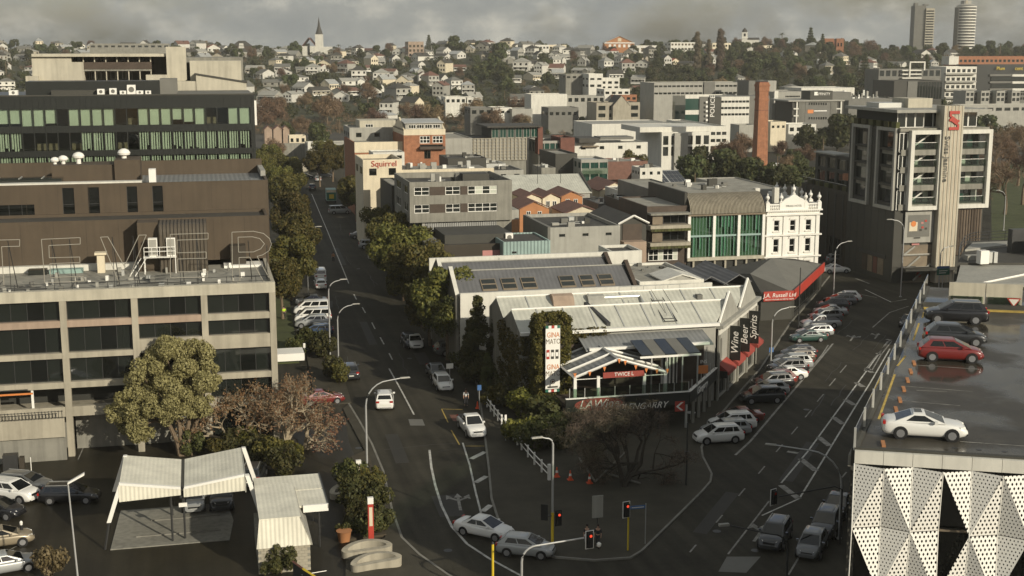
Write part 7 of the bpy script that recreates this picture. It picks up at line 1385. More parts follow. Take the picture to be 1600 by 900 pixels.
# ---- hillside: individually placed trees, then a mass of garden bushes
def hilltrees():
    q=random.Random(5); rows=[560,600,645,695,745,795,845,895,945,1000,1055,1110,1165,1205]; n=0
    for j,Y in enumerate(rows):
        L=[]; x=-15+q.uniform(0,30)
        while x<1620:
            Yj=Y+q.uniform(-18,18); X=(x-800)*Yj/2085.
            kind='hillever'
            if 385<x<560 and Y<760: kind='hillbare'
            elif 555<x<830 and Y<640: kind='hillbare'
            elif q.random()<.2: kind='hillbare'
            if q.random()<.025: kind='palm'
            if q.random()<.02: kind='norfolk'
            if not any(abs(hx-X)<5.5 and -11<hy-Yj<22 for _,hy,hx in HOUSES) and not(j<2 and (930<x<1380)):
                L.append((x,Yj,X,kind,q.uniform(.6,1.15)*(1.25 if 1010<x<1480 else 1)*(1.5 if kind=='hillbare' and Y<700 else 1)))
            x+=(19 if x<1010 else 13.5)*2085/Yj*q.uniform(.55,1.5)
        for i,(x,Yj,X,kind,s) in enumerate(L):
            a,b=ab(X,Yj); nm={'hillever':'dark evergreen','hillbare':'bare brown','palm':'slender palm','norfolk':'tiered pine'}[kind]
            tree({'hillever':'evergreen_tree','hillbare':'bare_tree','palm':'palm_tree','norfolk':'pine_tree'}[kind],'%s tree, %s from left in the %s row of hillside trees'%(nm,ORD[i] if i<len(ORD) else '%dth'%(i+1),['lowest','second','third','fourth','fifth','sixth','seventh','eighth','ninth','tenth','eleventh','twelfth','thirteenth','topmost'][j]),(kind,(i*7+j)%4),(a,b,hz(X,Yj)-.3),s,group='trees on the hillside'); n+=1
    for i,(x,Y,k,s,lb) in enumerate(((1090,905,'poplar',1.5,'left of the two tall bare poplars'),(1126,900,'poplar',1.55,'right of the two tall bare poplars'),(1108,930,'poplar',1.15,'thin bare poplar between the tall pair'),(778,1010,'hillever',1.9,'big round tree on the hill crest with a white house'),(770,900,'hillever',1.7,'large dark tree below the hill crest middle'),(752,860,'hillever',1.5,'large dark tree in the wooded gully'),(785,840,'hillever',1.6,'right large tree of the wooded gully'),(706,1120,'hillever',1.7,'broad round tree left on the ridge'),(460,1120,'hillever',1.4,'dome shaped tree left of the spired church'),(670,1130,'norfolk',1.2,'tiered pine beside the pinkish apartments'),(529,1130,'palm',1.1,'left of the two ridge palms right of the church'),(547,1130,'palm',1.0,'right of the two ridge palms right of the church'),(1266,1090,'norfolk',1.4,'tiered pine on the right ridge'),(1285,1080,'norfolk',1.1,'pine left of the red brick block'),(1148,1110,'hillever',1.3,'round tree left of the clock tower'),(1563,1000,'palm',1.4,'palm standing high on the right ridge'))):
        X=(x-800)*Y/2085.; a,b=ab(X,Y); tree({'poplar':'poplar_tree','norfolk':'pine_tree','palm':'palm_tree'}.get(k,'evergreen_tree'),lb,(k,i%2),(a,b,hz(X,Y)-.3),s)
    rs=np.random.RandomState(2); C=[]; C2=[]; tries=0
    while len(C)<5200 and tries<30000:
        tries+=1; Y=rs.uniform(555,1215); px=rs.uniform(-60,1660); X=(px-800)*Y/2085.
        if any(abs(hx-X)<6 and -7<hy-Y<17 for _,hy,hx in HOUSES): continue
        a,b=ab(X,Y); r_=rs.uniform(.9,2.5)*(1.35 if px>1010 else 1); (C2 if (rs.random()<.16 or (385<px<830 and Y<640)) else C).append((a,b,hz(X,Y)+r_*.55,r_))
    o=link('hillside_bushes',npmesh('bushes',leaves(C,64,1.0,rs,.6),'leaf_hill')); tag(o,'dark green garden bushes covering the hillside between the houses','bushes',kind='stuff')
    o=link('hillside_scrub',npmesh('scrub',leaves(C2,70,1.3,rs,.2,asp=.12),'twig_brown')); tag(o,'brown leafless scrub patches between the hillside houses','scrub',kind='stuff')
hilltrees()
HAZE=.00016
# ================================================================ vehicles
def loft(secs):
    mb=MB(); n=len(secs[0]); vs=[p for s in secs for p in s]; fs=[(i*n+j,i*n+j+1,(i+1)*n+j+1,(i+1)*n+j) for i in range(len(secs)-1) for j in range(n-1)]; fs+=[tuple(range(n)),tuple((len(secs)-1)*n+j for j in range(n-1,-1,-1))]; return mb.add(vs,fs)
CT={ # length, width, height, belt, lower stations (y fraction, top z, width factor), cabin base rear/front, roof rear/front
'hatch':(4.2,1.78,1.5,.95,[(-.5,.72,.74),(-.485,.9,.9),(-.44,.98,.97),(-.3,.98,1),(-.1,.96,1),(.1,.95,1),(.24,.96,.99),(.33,.92,.97),(.42,.83,.92),(.475,.7,.82),(.5,.52,.66)],-.47,.3,-.34,.05),
'sedan':(4.65,1.82,1.46,.93,[(-.5,.72,.74),(-.485,.92,.9),(-.44,1.0,.96),(-.3,1.0,1),(-.1,.94,1),(.1,.92,1),(.22,.94,.99),(.32,.9,.97),(.42,.8,.92),(.475,.68,.82),(.5,.5,.66)],-.36,.27,-.17,.03),
'suv':(4.6,1.88,1.68,1.06,[(-.5,.8,.78),(-.485,1.04,.92),(-.44,1.1,.97),(-.3,1.1,1),(-.1,1.07,1),(.1,1.06,1),(.24,1.08,.99),(.34,1.04,.98),(.43,.95,.93),(.48,.8,.84),(.5,.56,.7)],-.475,.29,-.38,.08),
'wagon':(4.75,1.82,1.5,.95,[(-.5,.74,.76),(-.485,.92,.9),(-.44,.99,.97),(-.3,.98,1),(-.1,.96,1),(.1,.95,1),(.24,.96,.99),(.33,.92,.97),(.42,.82,.92),(.475,.7,.82),(.5,.52,.66)],-.475,.28,-.39,.05),
'ute':(5.3,1.88,1.8,1.1,[(-.5,.8,.9),(-.49,1.08,.97),(-.3,1.1,1),(-.15,1.1,1),(.0,1.1,1),(.12,1.1,1),(.24,1.12,.99),(.34,1.09,.98),(.43,1.0,.94),(.48,.84,.86),(.5,.6,.74)],-.13,.27,-.085,.09),
'van':(4.95,1.88,1.95,1.12,[(-.5,.8,.88),(-.49,1.12,.96),(-.3,1.16,1),(-.1,1.15,1),(.1,1.14,1),(.25,1.14,1),(.33,1.13,.99),(.4,1.08,.96),(.455,.95,.92),(.485,.78,.84),(.5,.56,.74)],-.485,.38,-.46,.2),
'coupe':(4.4,1.8,1.4,.92,[(-.5,.72,.74),(-.485,.9,.88),(-.44,.98,.95),(-.3,.98,1),(-.1,.93,1),(.1,.91,1),(.2,.92,.99),(.31,.89,.97),(.42,.79,.92),(.475,.67,.82),(.5,.5,.66)],-.38,.24,-.15,-.01)}
def car_proto(kind):
    L,W,Hh,zB,st,cb,cf,rb,rf=CT[kind]; r=bpy.data.objects.new('car',None); COL.objects.link(r); w=W/2; cw=.95
    secs=[]
    for f,zt,k in st:
        y=f*L; ww=w*k; zb=.2 if abs(f)<.46 else .3; m=(zb+zt)/2
        h=[(ww*.84,zb),(ww*.98,zb+.1),(ww*1.01,m),(ww*.985,zt-.12),(ww*.93,zt-.03),(ww*.6,zt+.025)]
        secs.append([(-x,y,z) for x,z in h]+[(x,y,z) for x,z in reversed(h)])
    lo=bpy.data.objects.new('b',loft(secs).mesh('b')); sb=lo.modifiers.new('s','SUBSURF'); sb.levels=1; sb.render_levels=1; lm=bake(lo)
    mb=MB(); mb.v=[tuple(v.co) for v in lm.vertices]; mb.f=[tuple(p.vertices) for p in lm.polygons]
    zT=Hh-.07; wt=.74 if kind!='van' else .86
    B=[(-w*(cw-.05),cb*L),(w*(cw-.05),cb*L),(w*(cw-.05),cf*L),(-w*(cw-.05),cf*L)]; T=[(-w*wt,rb*L),(w*wt,rb*L),(w*wt,rf*L),(-w*wt,rf*L)]
    vb=[(x,y,zB) for x,y in B]; vt=[(x,y,zT) for x,y in T]; my=(rb+rf)/2*L; vc=[(x*.86,my+(y-my)*.93,Hh-.02) for x,y in T]; vd=[(x*.5,my+(y-my)*.7,Hh) for x,y in T]
    mb.add(vb+vt+vc+vd,[(0,1,5,4),(1,2,6,5),(2,3,7,6),(3,0,4,7)]+[q for o in (4,8) for q in ((o,o+1,o+5,o+4),(o+1,o+2,o+6,o+5),(o+2,o+3,o+7,o+6),(o+3,o,o+4,o+7))]+[(12,13,14,15)])
    for s in (-1,1): mb.box(min(s*w*.93,s*(w+.13)),max(s*w*.93,s*(w+.13)),cf*L-.62,cf*L-.48,zB+.02,zB+.16)
    mb.build('body','paint_white',r,42)
    V=lambda i,t:Vector(vb[i]).lerp(Vector(vt[i]),t)
    def pane(nm,i,j,u0,u1,t0,t1,off,du=0):
        def P(u,t): return V(i,t).lerp(V(j,t),u)
        q=[P(u0,t0),P(u1,t0),P(u1-du,t1),P(u0+du,t1)]; nrm=(q[1]-q[0]).cross(q[3]-q[0]).normalized(); c=sum((Vector(v) for v in vb+vt),Vector())/8
        if nrm.dot(q[0]-c)<0: nrm=-nrm
        MB().hull2([p+nrm*.002 for p in q],[p+nrm*off for p in q]).build(nm,'car_glass',r)
    pane('rear_window',0,1,.07,.93,.3 if kind not in('ute','sedan','coupe') else .16,.93,.012,.02); pane('windscreen',2,3,.05,.95,.08,.95,.012,.02)
    cuts={'coupe':((.2,.84),),'ute':((.08,.5),(.54,.93)),'van':((.05,.32),(.36,.62),(.66,.92))}.get(kind,((.16,.48),(.51,.88)) if kind not in('suv','wagon') else ((.1,.27),(.3,.58),(.61,.9)))
    for u0,u1 in cuts: pane('side_window',1,2,u0,u1,.2,.9,.012); pane('side_window',0,3,u0,u1,.2,.9,.012)
    if kind=='ute': MB().box(-w*.8,w*.8,-.48*L,-.15*L,1.1,1.135).build('tray','trim_black',r)
    R_=.36 if kind in('suv','ute','van') else .325
    n=16; disc=lambda x0,x1,rr,k=n:([(x0,rr*math.cos(2*PI*i/k),rr*math.sin(2*PI*i/k)) for i in range(k)],[(x1,rr*math.cos(2*PI*i/k),rr*math.sin(2*PI*i/k)) for i in range(k)])
    tm=MB().hull2(*disc(-.1,.1,R_)).mesh('tyre',40); tm.materials.append(M['tyre']); rm_=MB().hull2(*disc(-.112,.112,R_*.68,10)).mesh('rim'); rm_.materials.append(M['rim'])
    ar=MB().hull2(*disc(-.1,.1,R_+.055)).mesh('wheel_arch'); ar.materials.append(M['trim_black'])
    for s in (-1,1):
        for f in (-.29,.31):
            q=link('wheel_arch',ar,r); q.location=(s*(w-.085),f*L,R_+.01)
            q=link('wheel',tm,r); q.location=(s*(w-.075),f*L,R_); link('rim',rm_,q)
    z=.7 if kind not in('suv','ute','van') else .84; big=kind in('suv','ute','van')
    for s in (-1,1):
        y=L*.455; MB().hull2([(s*w*.5,y+.1,z-.07),(s*w*.9,y-.22,z-.03),(s*w*.9,y-.24,z+.08),(s*w*.5,y+.05,z+.04)],[(s*w*.48,y-.1,z-.07),(s*w*.8,y-.35,z-.03),(s*w*.8,y-.35,z+.08),(s*w*.48,y-.1,z+.04)]).build('headlight','lamp_white',r)
        MB().box(min(s*w*.56,s*w*.9),max(s*w*.56,s*w*.9),-L*.5+.0,-L*.5+.14,z+.06,z+.24).build('tail_light','lamp_red',r)
    MB().box(-w*.46,w*.46,L*.5-.12,L*.5-.02,z-.2,z-.04).build('grille','trim_black',r); MB().box(-w*.7,w*.7,L*.5-.16,L*.5-.015,.3,.42).build('front_bumper','trim_black',r); MB().box(-w*.74,w*.74,-L*.5+.0,-L*.5+.14,.3,.44).build('rear_bumper','trim_black',r)
    MB().box(-.26,.26,-L*.5-.01,-L*.5+.05,.62,.73).build('number_plate','plate',r); MB().box(-.26,.26,L*.5-.05,L*.5-.005,.44,.55).build('number_plate','plate',r)
    if kind=='coupe': MB().box(-w*.4,w*.4,-.13*L,-.04*L,Hh+.002,Hh+.01).build('sunroof','car_glass',r)
    if kind=='wagon' or kind=='suv':
        for s in (-1,1): MB().tube([(s*w*.62,rb*L+.1,Hh),(s*w*.62,rf*L-.15,Hh)],.022,5).build('roof_rail','galv',r)
    return r
CPR={k:car_proto(k) for k in CT}
def car(kind,col,px,py,head,label,group,z=0,rot=None,name=None):
    a,b=G(px,py,z); o=dup(CPR[kind],(a,b,z+.004),R(-head) if rot is None else rot,label,group,{'paint_white':'paint_'+col}); o.name={'van':'van','ute':'pickup_truck'}.get(kind,'car'); o['category']={'van':'van','ute':'pickup truck','suv':'car'}.get(kind,'car'); return o
G1='cars on the left street'
for a_ in (('suv','white',601,634,8,'white hatchback driving away up the left street'),('sedan','white',648,541,182,'white sedan driving towards the camera on the left street'),('hatch','white',692,606,180,'small white hatchback parked nose-first at the right kerb'),('sedan','grey',682,588,180,'grey sedan parked behind the small white hatchback'),('ute','white',737,675,178,'white pickup truck parked at the right kerb'),('suv','dark',547,589,2,'black car parked at the left kerb beside the shrubs'),('suv','grey',708,553,80,'grey car parked under the right-hand trees'),('sedan','white',757,836,133,'white sedan waiting at the corner behind the silver hatchback'),('hatch','silver',822,866,118,'silver hatchback turning at the corner'),('van','white',500,437,2,'white van parked at the left kerb beside the trees'),('hatch','white',501,450,2,'white hatchback parked behind the white kerb van'),('sedan','grey',487,476,-86,'grey car furthest of the angled row beside the left street'),('van','white',487,490,-86,'white van with red and blue tail in the angled row'),('van','white',489,503,-86,'plain white van in the angled row'),('suv','silver',488,511,-86,'silver car between the vans and the blue wagon'),('wagon','blue',492,524,-86,'dark blue wagon nearest of the angled row'),('van','silver',531,334,88,'silver van crossing the left street'),('suv','dark',488,297,3,'dark car driving at the far end of the left street'),('sedan','grey',508,277,90,'grey car at the far street corner'),('sedan','white',440,278,90,'white car at the far left junction'),('hatch','dark',478,279,90,'dark car at the far junction'),('sedan','silver',574,352,95,'silver car in the far right parking bays'),('wagon','silver',577,367,95,'silver wagon below the far silver car'),('suv','silver',580,388,95,'silver car beneath the right-hand trees'),('sedan','white',596,405,95,'white car half hidden under the right-hand trees'),('hatch','dark',640,540,180,'dark car under the nearest right-hand tree'),('sedan','red',503,630,85,'red car under the bare reddish tree'),('sedan','grey',565,372,95,'grey car at the end of the far bays'),('hatch','silver',497,283,3,'silver car behind the green truck')):
    car(*a_,G1)
G2='cars in the left parking lot'
for a_ in (('suv','white',20,780,122,'white car with its nose to the right in the left lot'),('wagon','grey',40,765,115,'grey wagon beside the white car in the left lot'),('wagon','black',110,783,100,'black wagon driving out of the left lot'),('suv','black',43,698,0,'black car parked tail-out, left of the pair below the fence'),('suv','dark',81,697,0,'black car with red tail lamp, right of the pair below the fence'),('van','dark',3,705,0,'dark van cut by the left edge below the fence'),('suv','silver',160,680,0,'silver car parked in the first office bay'),('ute','silver',200,680,180,'silver pickup parked in the second office bay'),('hatch','black',-2,806,118,'black car cut by the left picture edge'),('sedan','gold',2,852,80,'bronze car cut by the left edge near the bottom'),('sedan','silver',8,893,75,'pale silver car at the bottom left corner'),('sedan','silver',303,790,180,'silver car behind the white canopy'),('suv','dark',346,788,180,'dark car behind the white canopy right half'),('suv','dark',396,752,10,'dark car behind the canopy right end')):
    car(*a_,G2)
G3='cars parked beside the right street'
q=random.Random(3)
PK=[('suv','white',1122,690,'white','nearest'),('wagon','silver',1133,679,'pale','second'),('suv','white',1143,670,'white','third'),('sedan','dred',1155,659,'dark red','fourth'),('suv','dark',1190,628,'dark','fifth'),('hatch','silver',1201,616,'silver','sixth'),('suv','black',1206,606,'black','seventh'),('hatch','dred',1214,599,'dark red','eighth'),('sedan','white',1228,592,'white','ninth'),('suv','black',1229,583,'black','tenth'),('suv','silver',1237,575,'silver','eleventh'),('wagon','bronze',1241,566,'bronze','twelfth'),('hatch','dark',1247,558,'dark','thirteenth'),('sedan','green',1262,533,'green','fourteenth'),('wagon','silver',1272,525,'silver','fifteenth'),('ute','silver',1281,512,'silver pickup','sixteenth'),('suv','grey',1288,502,'grey','seventeenth'),('sedan','silver',1297,492,'silver','eighteenth'),('suv','dark',1300,483,'dark','nineteenth'),('wagon','grey',1312,475,'grey','twentieth'),('hatch','white',1322,470,'white','twenty-first')]
for k,c,x,y,nm,o_ in PK: car(k,c,x,y,-86+q.uniform(-3,3) if y>500 else -70,'%s car, %s from the near end of the right-street parking row'%(nm,o_),G3)
G4='cars waiting on the right street'
sh=math.degrees(math.atan2(sdir.x,sdir.y))
for k,c,x,y,lb in (('suv','dark',1211,848,'dark car waiting nose-first at the lower right junction'),('hatch','grey',1268,862,'grey car second lane of the lower right junction'),('suv','dark',1290,830,'dark car behind the grey one beside the car park'),('sedan','black',1308,800,'black car last in the queue beside the car park wall'),('sedan','black',1418,509,'black car passing beneath the car park edge')): car(k,c,x,y,sh+180,lb,G4)
for k,c,x,y,h,lb in (('sedan','white',1306,426,100,'white car at the white hotel corner'),('suv','grey',1312,412,100,'grey car beyond the hotel corner'),('suv','dark',1462,476,80,'dark car behind the car park at the tower foot')): car(k,c,x,y,h,lb,G4)
for k,c,x,y,h,lb in (('sedan','white',1215,262,90,'white car on the far road right of the chimney'),('van','white',1232,264,90,'white van on the far road right of the chimney'),('suv','silver',1250,268,90,'silver car on the far road near the podium'),('hatch','red',1224,280,90,'small red car behind the trees right of the chimney')): car(k,c,x,y,h,lb,'cars on the far road')
G5='cars on the car park roof'
for k,c,x,y,d,lb in (('coupe','white',1443,681,0,'white coupe parked on the car park roof near the edge'),('hatch','red',1484,562,0,'red hatchback on the car park roof'),('hatch','dark',1492,537,0,'dark blue hatchback behind the red one on the roof'),('suv','black',1493,503,PI,'black car by the parapet on the car park roof')): car(k,c,x,y,0,lb,G5,ZC+.004,CPHI-PI/2+d)
bpy.data.batch_remove([g for o in CPR.values() for c in KIDS(o) for g in KIDS(c)]+[c for o in CPR.values() for c in KIDS(o)]+list(CPR.values()))
_kids.clear()
t=thing('box_truck','box truck with green painted rear panel on the left street','truck',(*G(517,316),0),R(-3)); MB().box(-1.15,1.15,-3,1.4,.7,3.3).build('box','teal',t); MB().box(-1.1,1.1,-3.03,-3.0,.8,2.6).build('rear_panel','green_sign',t); MB().box(-.5,.6,-3.06,-3.03,1.2,2.2).build('painted_patch','yellow',t); MB().box(-1.1,1.1,-3.05,-3.0,2.7,3.2).build('rear_header','cream_paint',t); MB().box(-1,1,1.45,3.1,.5,2.3).build('cab','white_trim',t); MB().box(-.9,.9,3.1,3.13,1.4,2.1).build('windscreen','car_glass',t)
for x in (-1,1):
    for y in (-2,2.2): MB().hull2([(x-.12,y+.42*math.cos(k*PI/6),.42+.42*math.sin(k*PI/6)) for k in range(12)],[(x+.12,y+.42*math.cos(k*PI/6),.42+.42*math.sin(k*PI/6)) for k in range(12)]).build('wheel','tyre',t)
# ================================================================ forecourt canopies, street furniture
def canopies():
    r=rootB('butterfly_canopy','big white ribbed butterfly-roof canopy in the left lot','canopy',-2,95); b0,b1=95.,102.3
    for x0,x1,z0,z1 in ((-6.45,-2.15,4.87,4.22),(-1.9,2.45,4.22,4.85)):
        A=[(x0,b0,z0),(x1,b0,z1),(x1,b1,z1),(x0,b1,z0)]; MB().hull2([(x,y,z-.14) for x,y,z in A],A).build('roof','canopy_white',r)
        zb=3.62; MB().hull2([(x0-.05,b0-.12,zb),(x1,b0-.12,zb+(.18 if x0<-3 else .15)),(x1,b0-.12,z1+.06),(x0-.05,b0-.12,z0+.06)],[(x0-.05,b0-.02,zb),(x1,b0-.02,zb+.16),(x1,b0-.02,z1+.06),(x0-.05,b0-.02,z0+.06)]).build('fascia','canopy_rib',r)
        MB().hull2([(x0,b0-.16,z0+.02),(x1,b0-.16,z1+.02),(x1,b0-.16,z1+.2),(x0,b0-.16,z0+.2)],[(x0,b0+.1,z0+.02),(x1,b0+.1,z1+.02),(x1,b0+.1,z1+.2),(x0,b0+.1,z0+.2)]).build('fascia_trim','white_trim',r)
    obox('valley_gutter','dark_grey',r,-2.17,-1.88,b0-.1,b1+.1,4.12,4.2)
    for x,dx in ((-6.5,-.95),(2.5,.8)):
        A=[(x,b0-.1,4.9),(x+.12*(1 if dx<0 else -1),b1,4.9),(x+dx,b1,2.1),(x+dx,b0-.1,2.1)]; MB().hull2([(p[0],p[1],p[2]) for p in (A[0],A[3],(A[3][0]+.3,A[3][1],A[3][2]),(A[0][0]+.3,A[0][1],A[0][2]))],[(p[0],b0+.4,p[2]) for p in (A[0],A[3],(A[3][0]+.3,0,A[3][2]),(A[0][0]+.3,0,A[0][2]))]).build('slanted_leg','white_trim',r)
        MB().hull2([(x,b1-.4,4.9),(x+dx,b1-.4,2.1),(x+dx+.3,b1-.4,2.1),(x+.3,b1-.4,4.9)],[(x,b1,4.9),(x+dx,b1,2.1),(x+dx+.3,b1,2.1),(x+.3,b1,4.9)]).build('slanted_leg','white_trim',r)
        for y in (b0,b1-.3): MB().tube([(x+dx+.15,y+.15,2.1),(x+dx*1.25,y+.15,0)],.1,6).build('lower_leg','metal_dark',r)
    MB().hull2([(2.47,b0,3.6),(2.47,b1,3.6),(2.47,b1,4.85),(2.47,b0,4.85)],[(2.55,b0,3.6),(2.55,b1,3.6),(2.55,b1,4.85),(2.55,b0,4.85)]).build('side_fascia','light_grey',r)
    for x,y in ((-2.0,95.9),(-2.9,95.6),(-2.0,101.4),(-3.0,101.2)): MB().tube([(x,y,0),(x,y,4.1)],.09,6).build('column','metal_dark',r)
    obox('notice','white_trim',r,-2.35,-1.75,95.7,95.78,2.6,2.9)
    s=struct('forecourt_slab',MB().prism([(-7.3,94.9),(1.2,94.9),(1.6,99),(1.2,103.2),(-7,103.2)],0,.08),'concrete_grey')
    MB().box(-5.6,.6,96.9,97.0,.08,.16).build('slab_kerb','kerbstone',s); MB().box(-4.6,.6,100.2,100.3,.08,.16).build('slab_kerb','kerbstone',s)
    r=rootB('small_canopy','small white canopy with a blockwork hut on the right of the butterfly canopy','canopy',5,91)
    MB().hull2([(3.4,95.9,3.55),(8.1,91.2,3.4),(8.3,98.4,3.6),(3.4,98,3.7)],[(3.4,95.9,3.7),(8.1,91.2,3.55),(8.3,98.4,3.75),(3.4,98,3.85)]) if 0 else None
    for y0,y1 in ((91.2,94.6),(94.75,98.3)): obox('roof','canopy_white',r,3.2,8.15,y0,y1,3.4,3.56)
    obox('fascia','white_trim',r,6.4,8.2,91.0,91.18,3.1,3.62); obox('edge_trim','metal_dark',r,8.15,8.25,91,98.4,3.3,3.6)
    A=[(3.15,88,3.95),(6.0,88,3.95),(6.0,95.4,3.95),(3.15,95.4,3.95)]; MB().hull2([(x,y,z-.15) for x,y,z in A],A).build('hut_roof','canopy_white',r)
    MB().hull2([(2.9,87.6,1.95),(6.75,87.6,1.95),(6.0,87.95,3.9),(3.15,87.95,3.9)],[(2.9,87.75,1.95),(6.75,87.75,1.95),(6.0,88.1,3.9),(3.15,88.1,3.9)]).build('hut_fascia','canopy_rib',r); MB().hull2([(6.75,87.6,1.95),(6.75,95.2,1.95),(6.0,95.2,3.9),(6.0,87.95,3.9)],[(6.65,87.6,1.95),(6.65,95.2,1.95),(5.9,95.2,3.9),(5.9,87.95,3.9)]).build('hut_side','light_grey',r)
    for j in range(9):
        for i in range(9):
            x=3.0+i*.4+(.2 if j%2 else 0); 
            if x+.38<6.6: obox('block','concrete',r,x,x+.38,87.8,88.0,.02+j*.21,.02+j*.21+.195)
    obox('hut_wall','concrete_grey',r,3.02,6.58,87.85,95,0,1.94)
    for y in (92,97.5): MB().tube([(7.6,y,0),(7.6,y,3.4)],.07,6).build('column','metal_dark',r)
canopies()
def lamp(px,py,h,arm,dirv,label,bend=1.6,yellow=False):
    a,b=G(px,py); t=thing('street_lamp',label,'street lamp',(a,b,.0),math.atan2(dirv[1],dirv[0]),'street lamps')
    pts=[(0,0,0),(0,0,h-bend)]+[(bend*(1-math.cos(k*PI/12)),0,h-bend+bend*math.sin(k*PI/12)) for k in range(1,7)]+[(arm,0,h+.12)]
    MB().tube(pts[:2],.1,8,.085).build('pole','metal_pole',t,50); MB().tube(pts[1:],.075,8,.05).build('arm','metal_pole',t,50)
    MB().hull2([(arm-.1,-.11,h+.08),(arm+.75,-.14,h+.1),(arm+.75,.14,h+.1),(arm-.1,.11,h+.08)],[(arm-.1,-.07,h+.2),(arm+.7,-.1,h+.18),(arm+.7,.1,h+.18),(arm-.1,.07,h+.2)]).build('lamp_head','light_grey',t); MB().lathe([(.2,0),(.2,.1),(.13,.14)],10).build('base_plate','metal_pole',t)
    if yellow: MB().lathe([(.115,.14),(.115,3.0)],8).build('yellow_sleeve','yellow',t)
    return t
W_=lambda dx,dy=0:(dx,dy)
lamp(574,752,8.6,3.1,(1,.1),'tall curved street lamp in front of the white hatchback',2.0); lamp(529,570,6.9,1.9,(1,.1),'curved street lamp beside the black kerbside car'); lamp(516,561,9.3,1.5,(1,.1),'street lamp behind the parked blue wagon',1.2); lamp(475,422,7.0,2.4,(1,.1),'street lamp among the left-hand trees',1.6)
lamp(863,862,8.6,.9,(-1,-.1),'corner lamp with yellow painted base',.5,True); lamp(1204,576,6.9,2.2,(1,.1),'curved street lamp beside the parking row'); lamp(1302,464,8.0,2.2,(1,.2),'street lamp in front of the white hotel'); lamp(1407,464,11.4,2.0,(-1,.1),'tall street lamp before the tower'); lamp(1465,480,8.5,1.4,(1,.1),'thin lamp at the striped fin foot',1.0); lamp(1568,360,8,1.6,(-1,0),'lamp in the park right of the tower'); lamp(1311,842,6.6,5,(-.8,.55),'long armed lamp beside the car park wall',2.4); lamp(700,540,5.0,.6,(-1,0),'short lamp under the right-hand trees',.4)
t=thing('street_lamp','slim lamp with flat white head in the left lot','street lamp',(*G(125,935),0),0,'street lamps'); MB().tube([(0,0,0),(-.3,0,8.0)],.07,8,.05).build('pole','metal_pole',t); MB().hull2([(-.3,-.2,8),(.75,-.1,8.5),(.75,.2,8.5),(-.3,.1,8)],[(-.3,-.2,8.12),(.75,-.1,8.66),(.75,.2,8.66),(-.3,.1,8.12)]).build('lamp_head','white_trim',t)
def sigbox(t,x,y,z,rot,border=False,lit=0):
    o=bpy.data.objects.new('signal_head',MB().box(-.16,.16,-.12,.12,-.5,.5).box(-.26,.26,.1,.13,-.6,.6).mesh('signal_head')); o.data.materials.append(M['trim_black']); COL.objects.link(o); o.parent=t; o.location=(x,y,z); o.rotation_euler=(0,0,rot)
    for k,c in enumerate(('lamp_red','bronze','glass_green')):
        n=10; A=[(.1*math.cos(2*PI*i/n),-.135,.31-.31*k+.1*math.sin(2*PI*i/n)) for i in range(n)]; MB().hull2(A,[(p[0],-.121,p[2]) for p in A]).build('lens',('signal_red' if lit and k==0 else ('lamp_red' if k==0 else 'trim_black')),o)
    if border:
        mb=MB().box(-.3,-.25,.08,.12,-.62,.62).box(.25,.3,.08,.12,-.62,.62).box(-.25,.25,.08,.12,.58,.62).box(-.25,.25,.08,.12,-.62,-.58); mb.build('white_border','white_trim',o)
mat('signal_red',(.8,.07,.03),.3,0,emit=1.1)
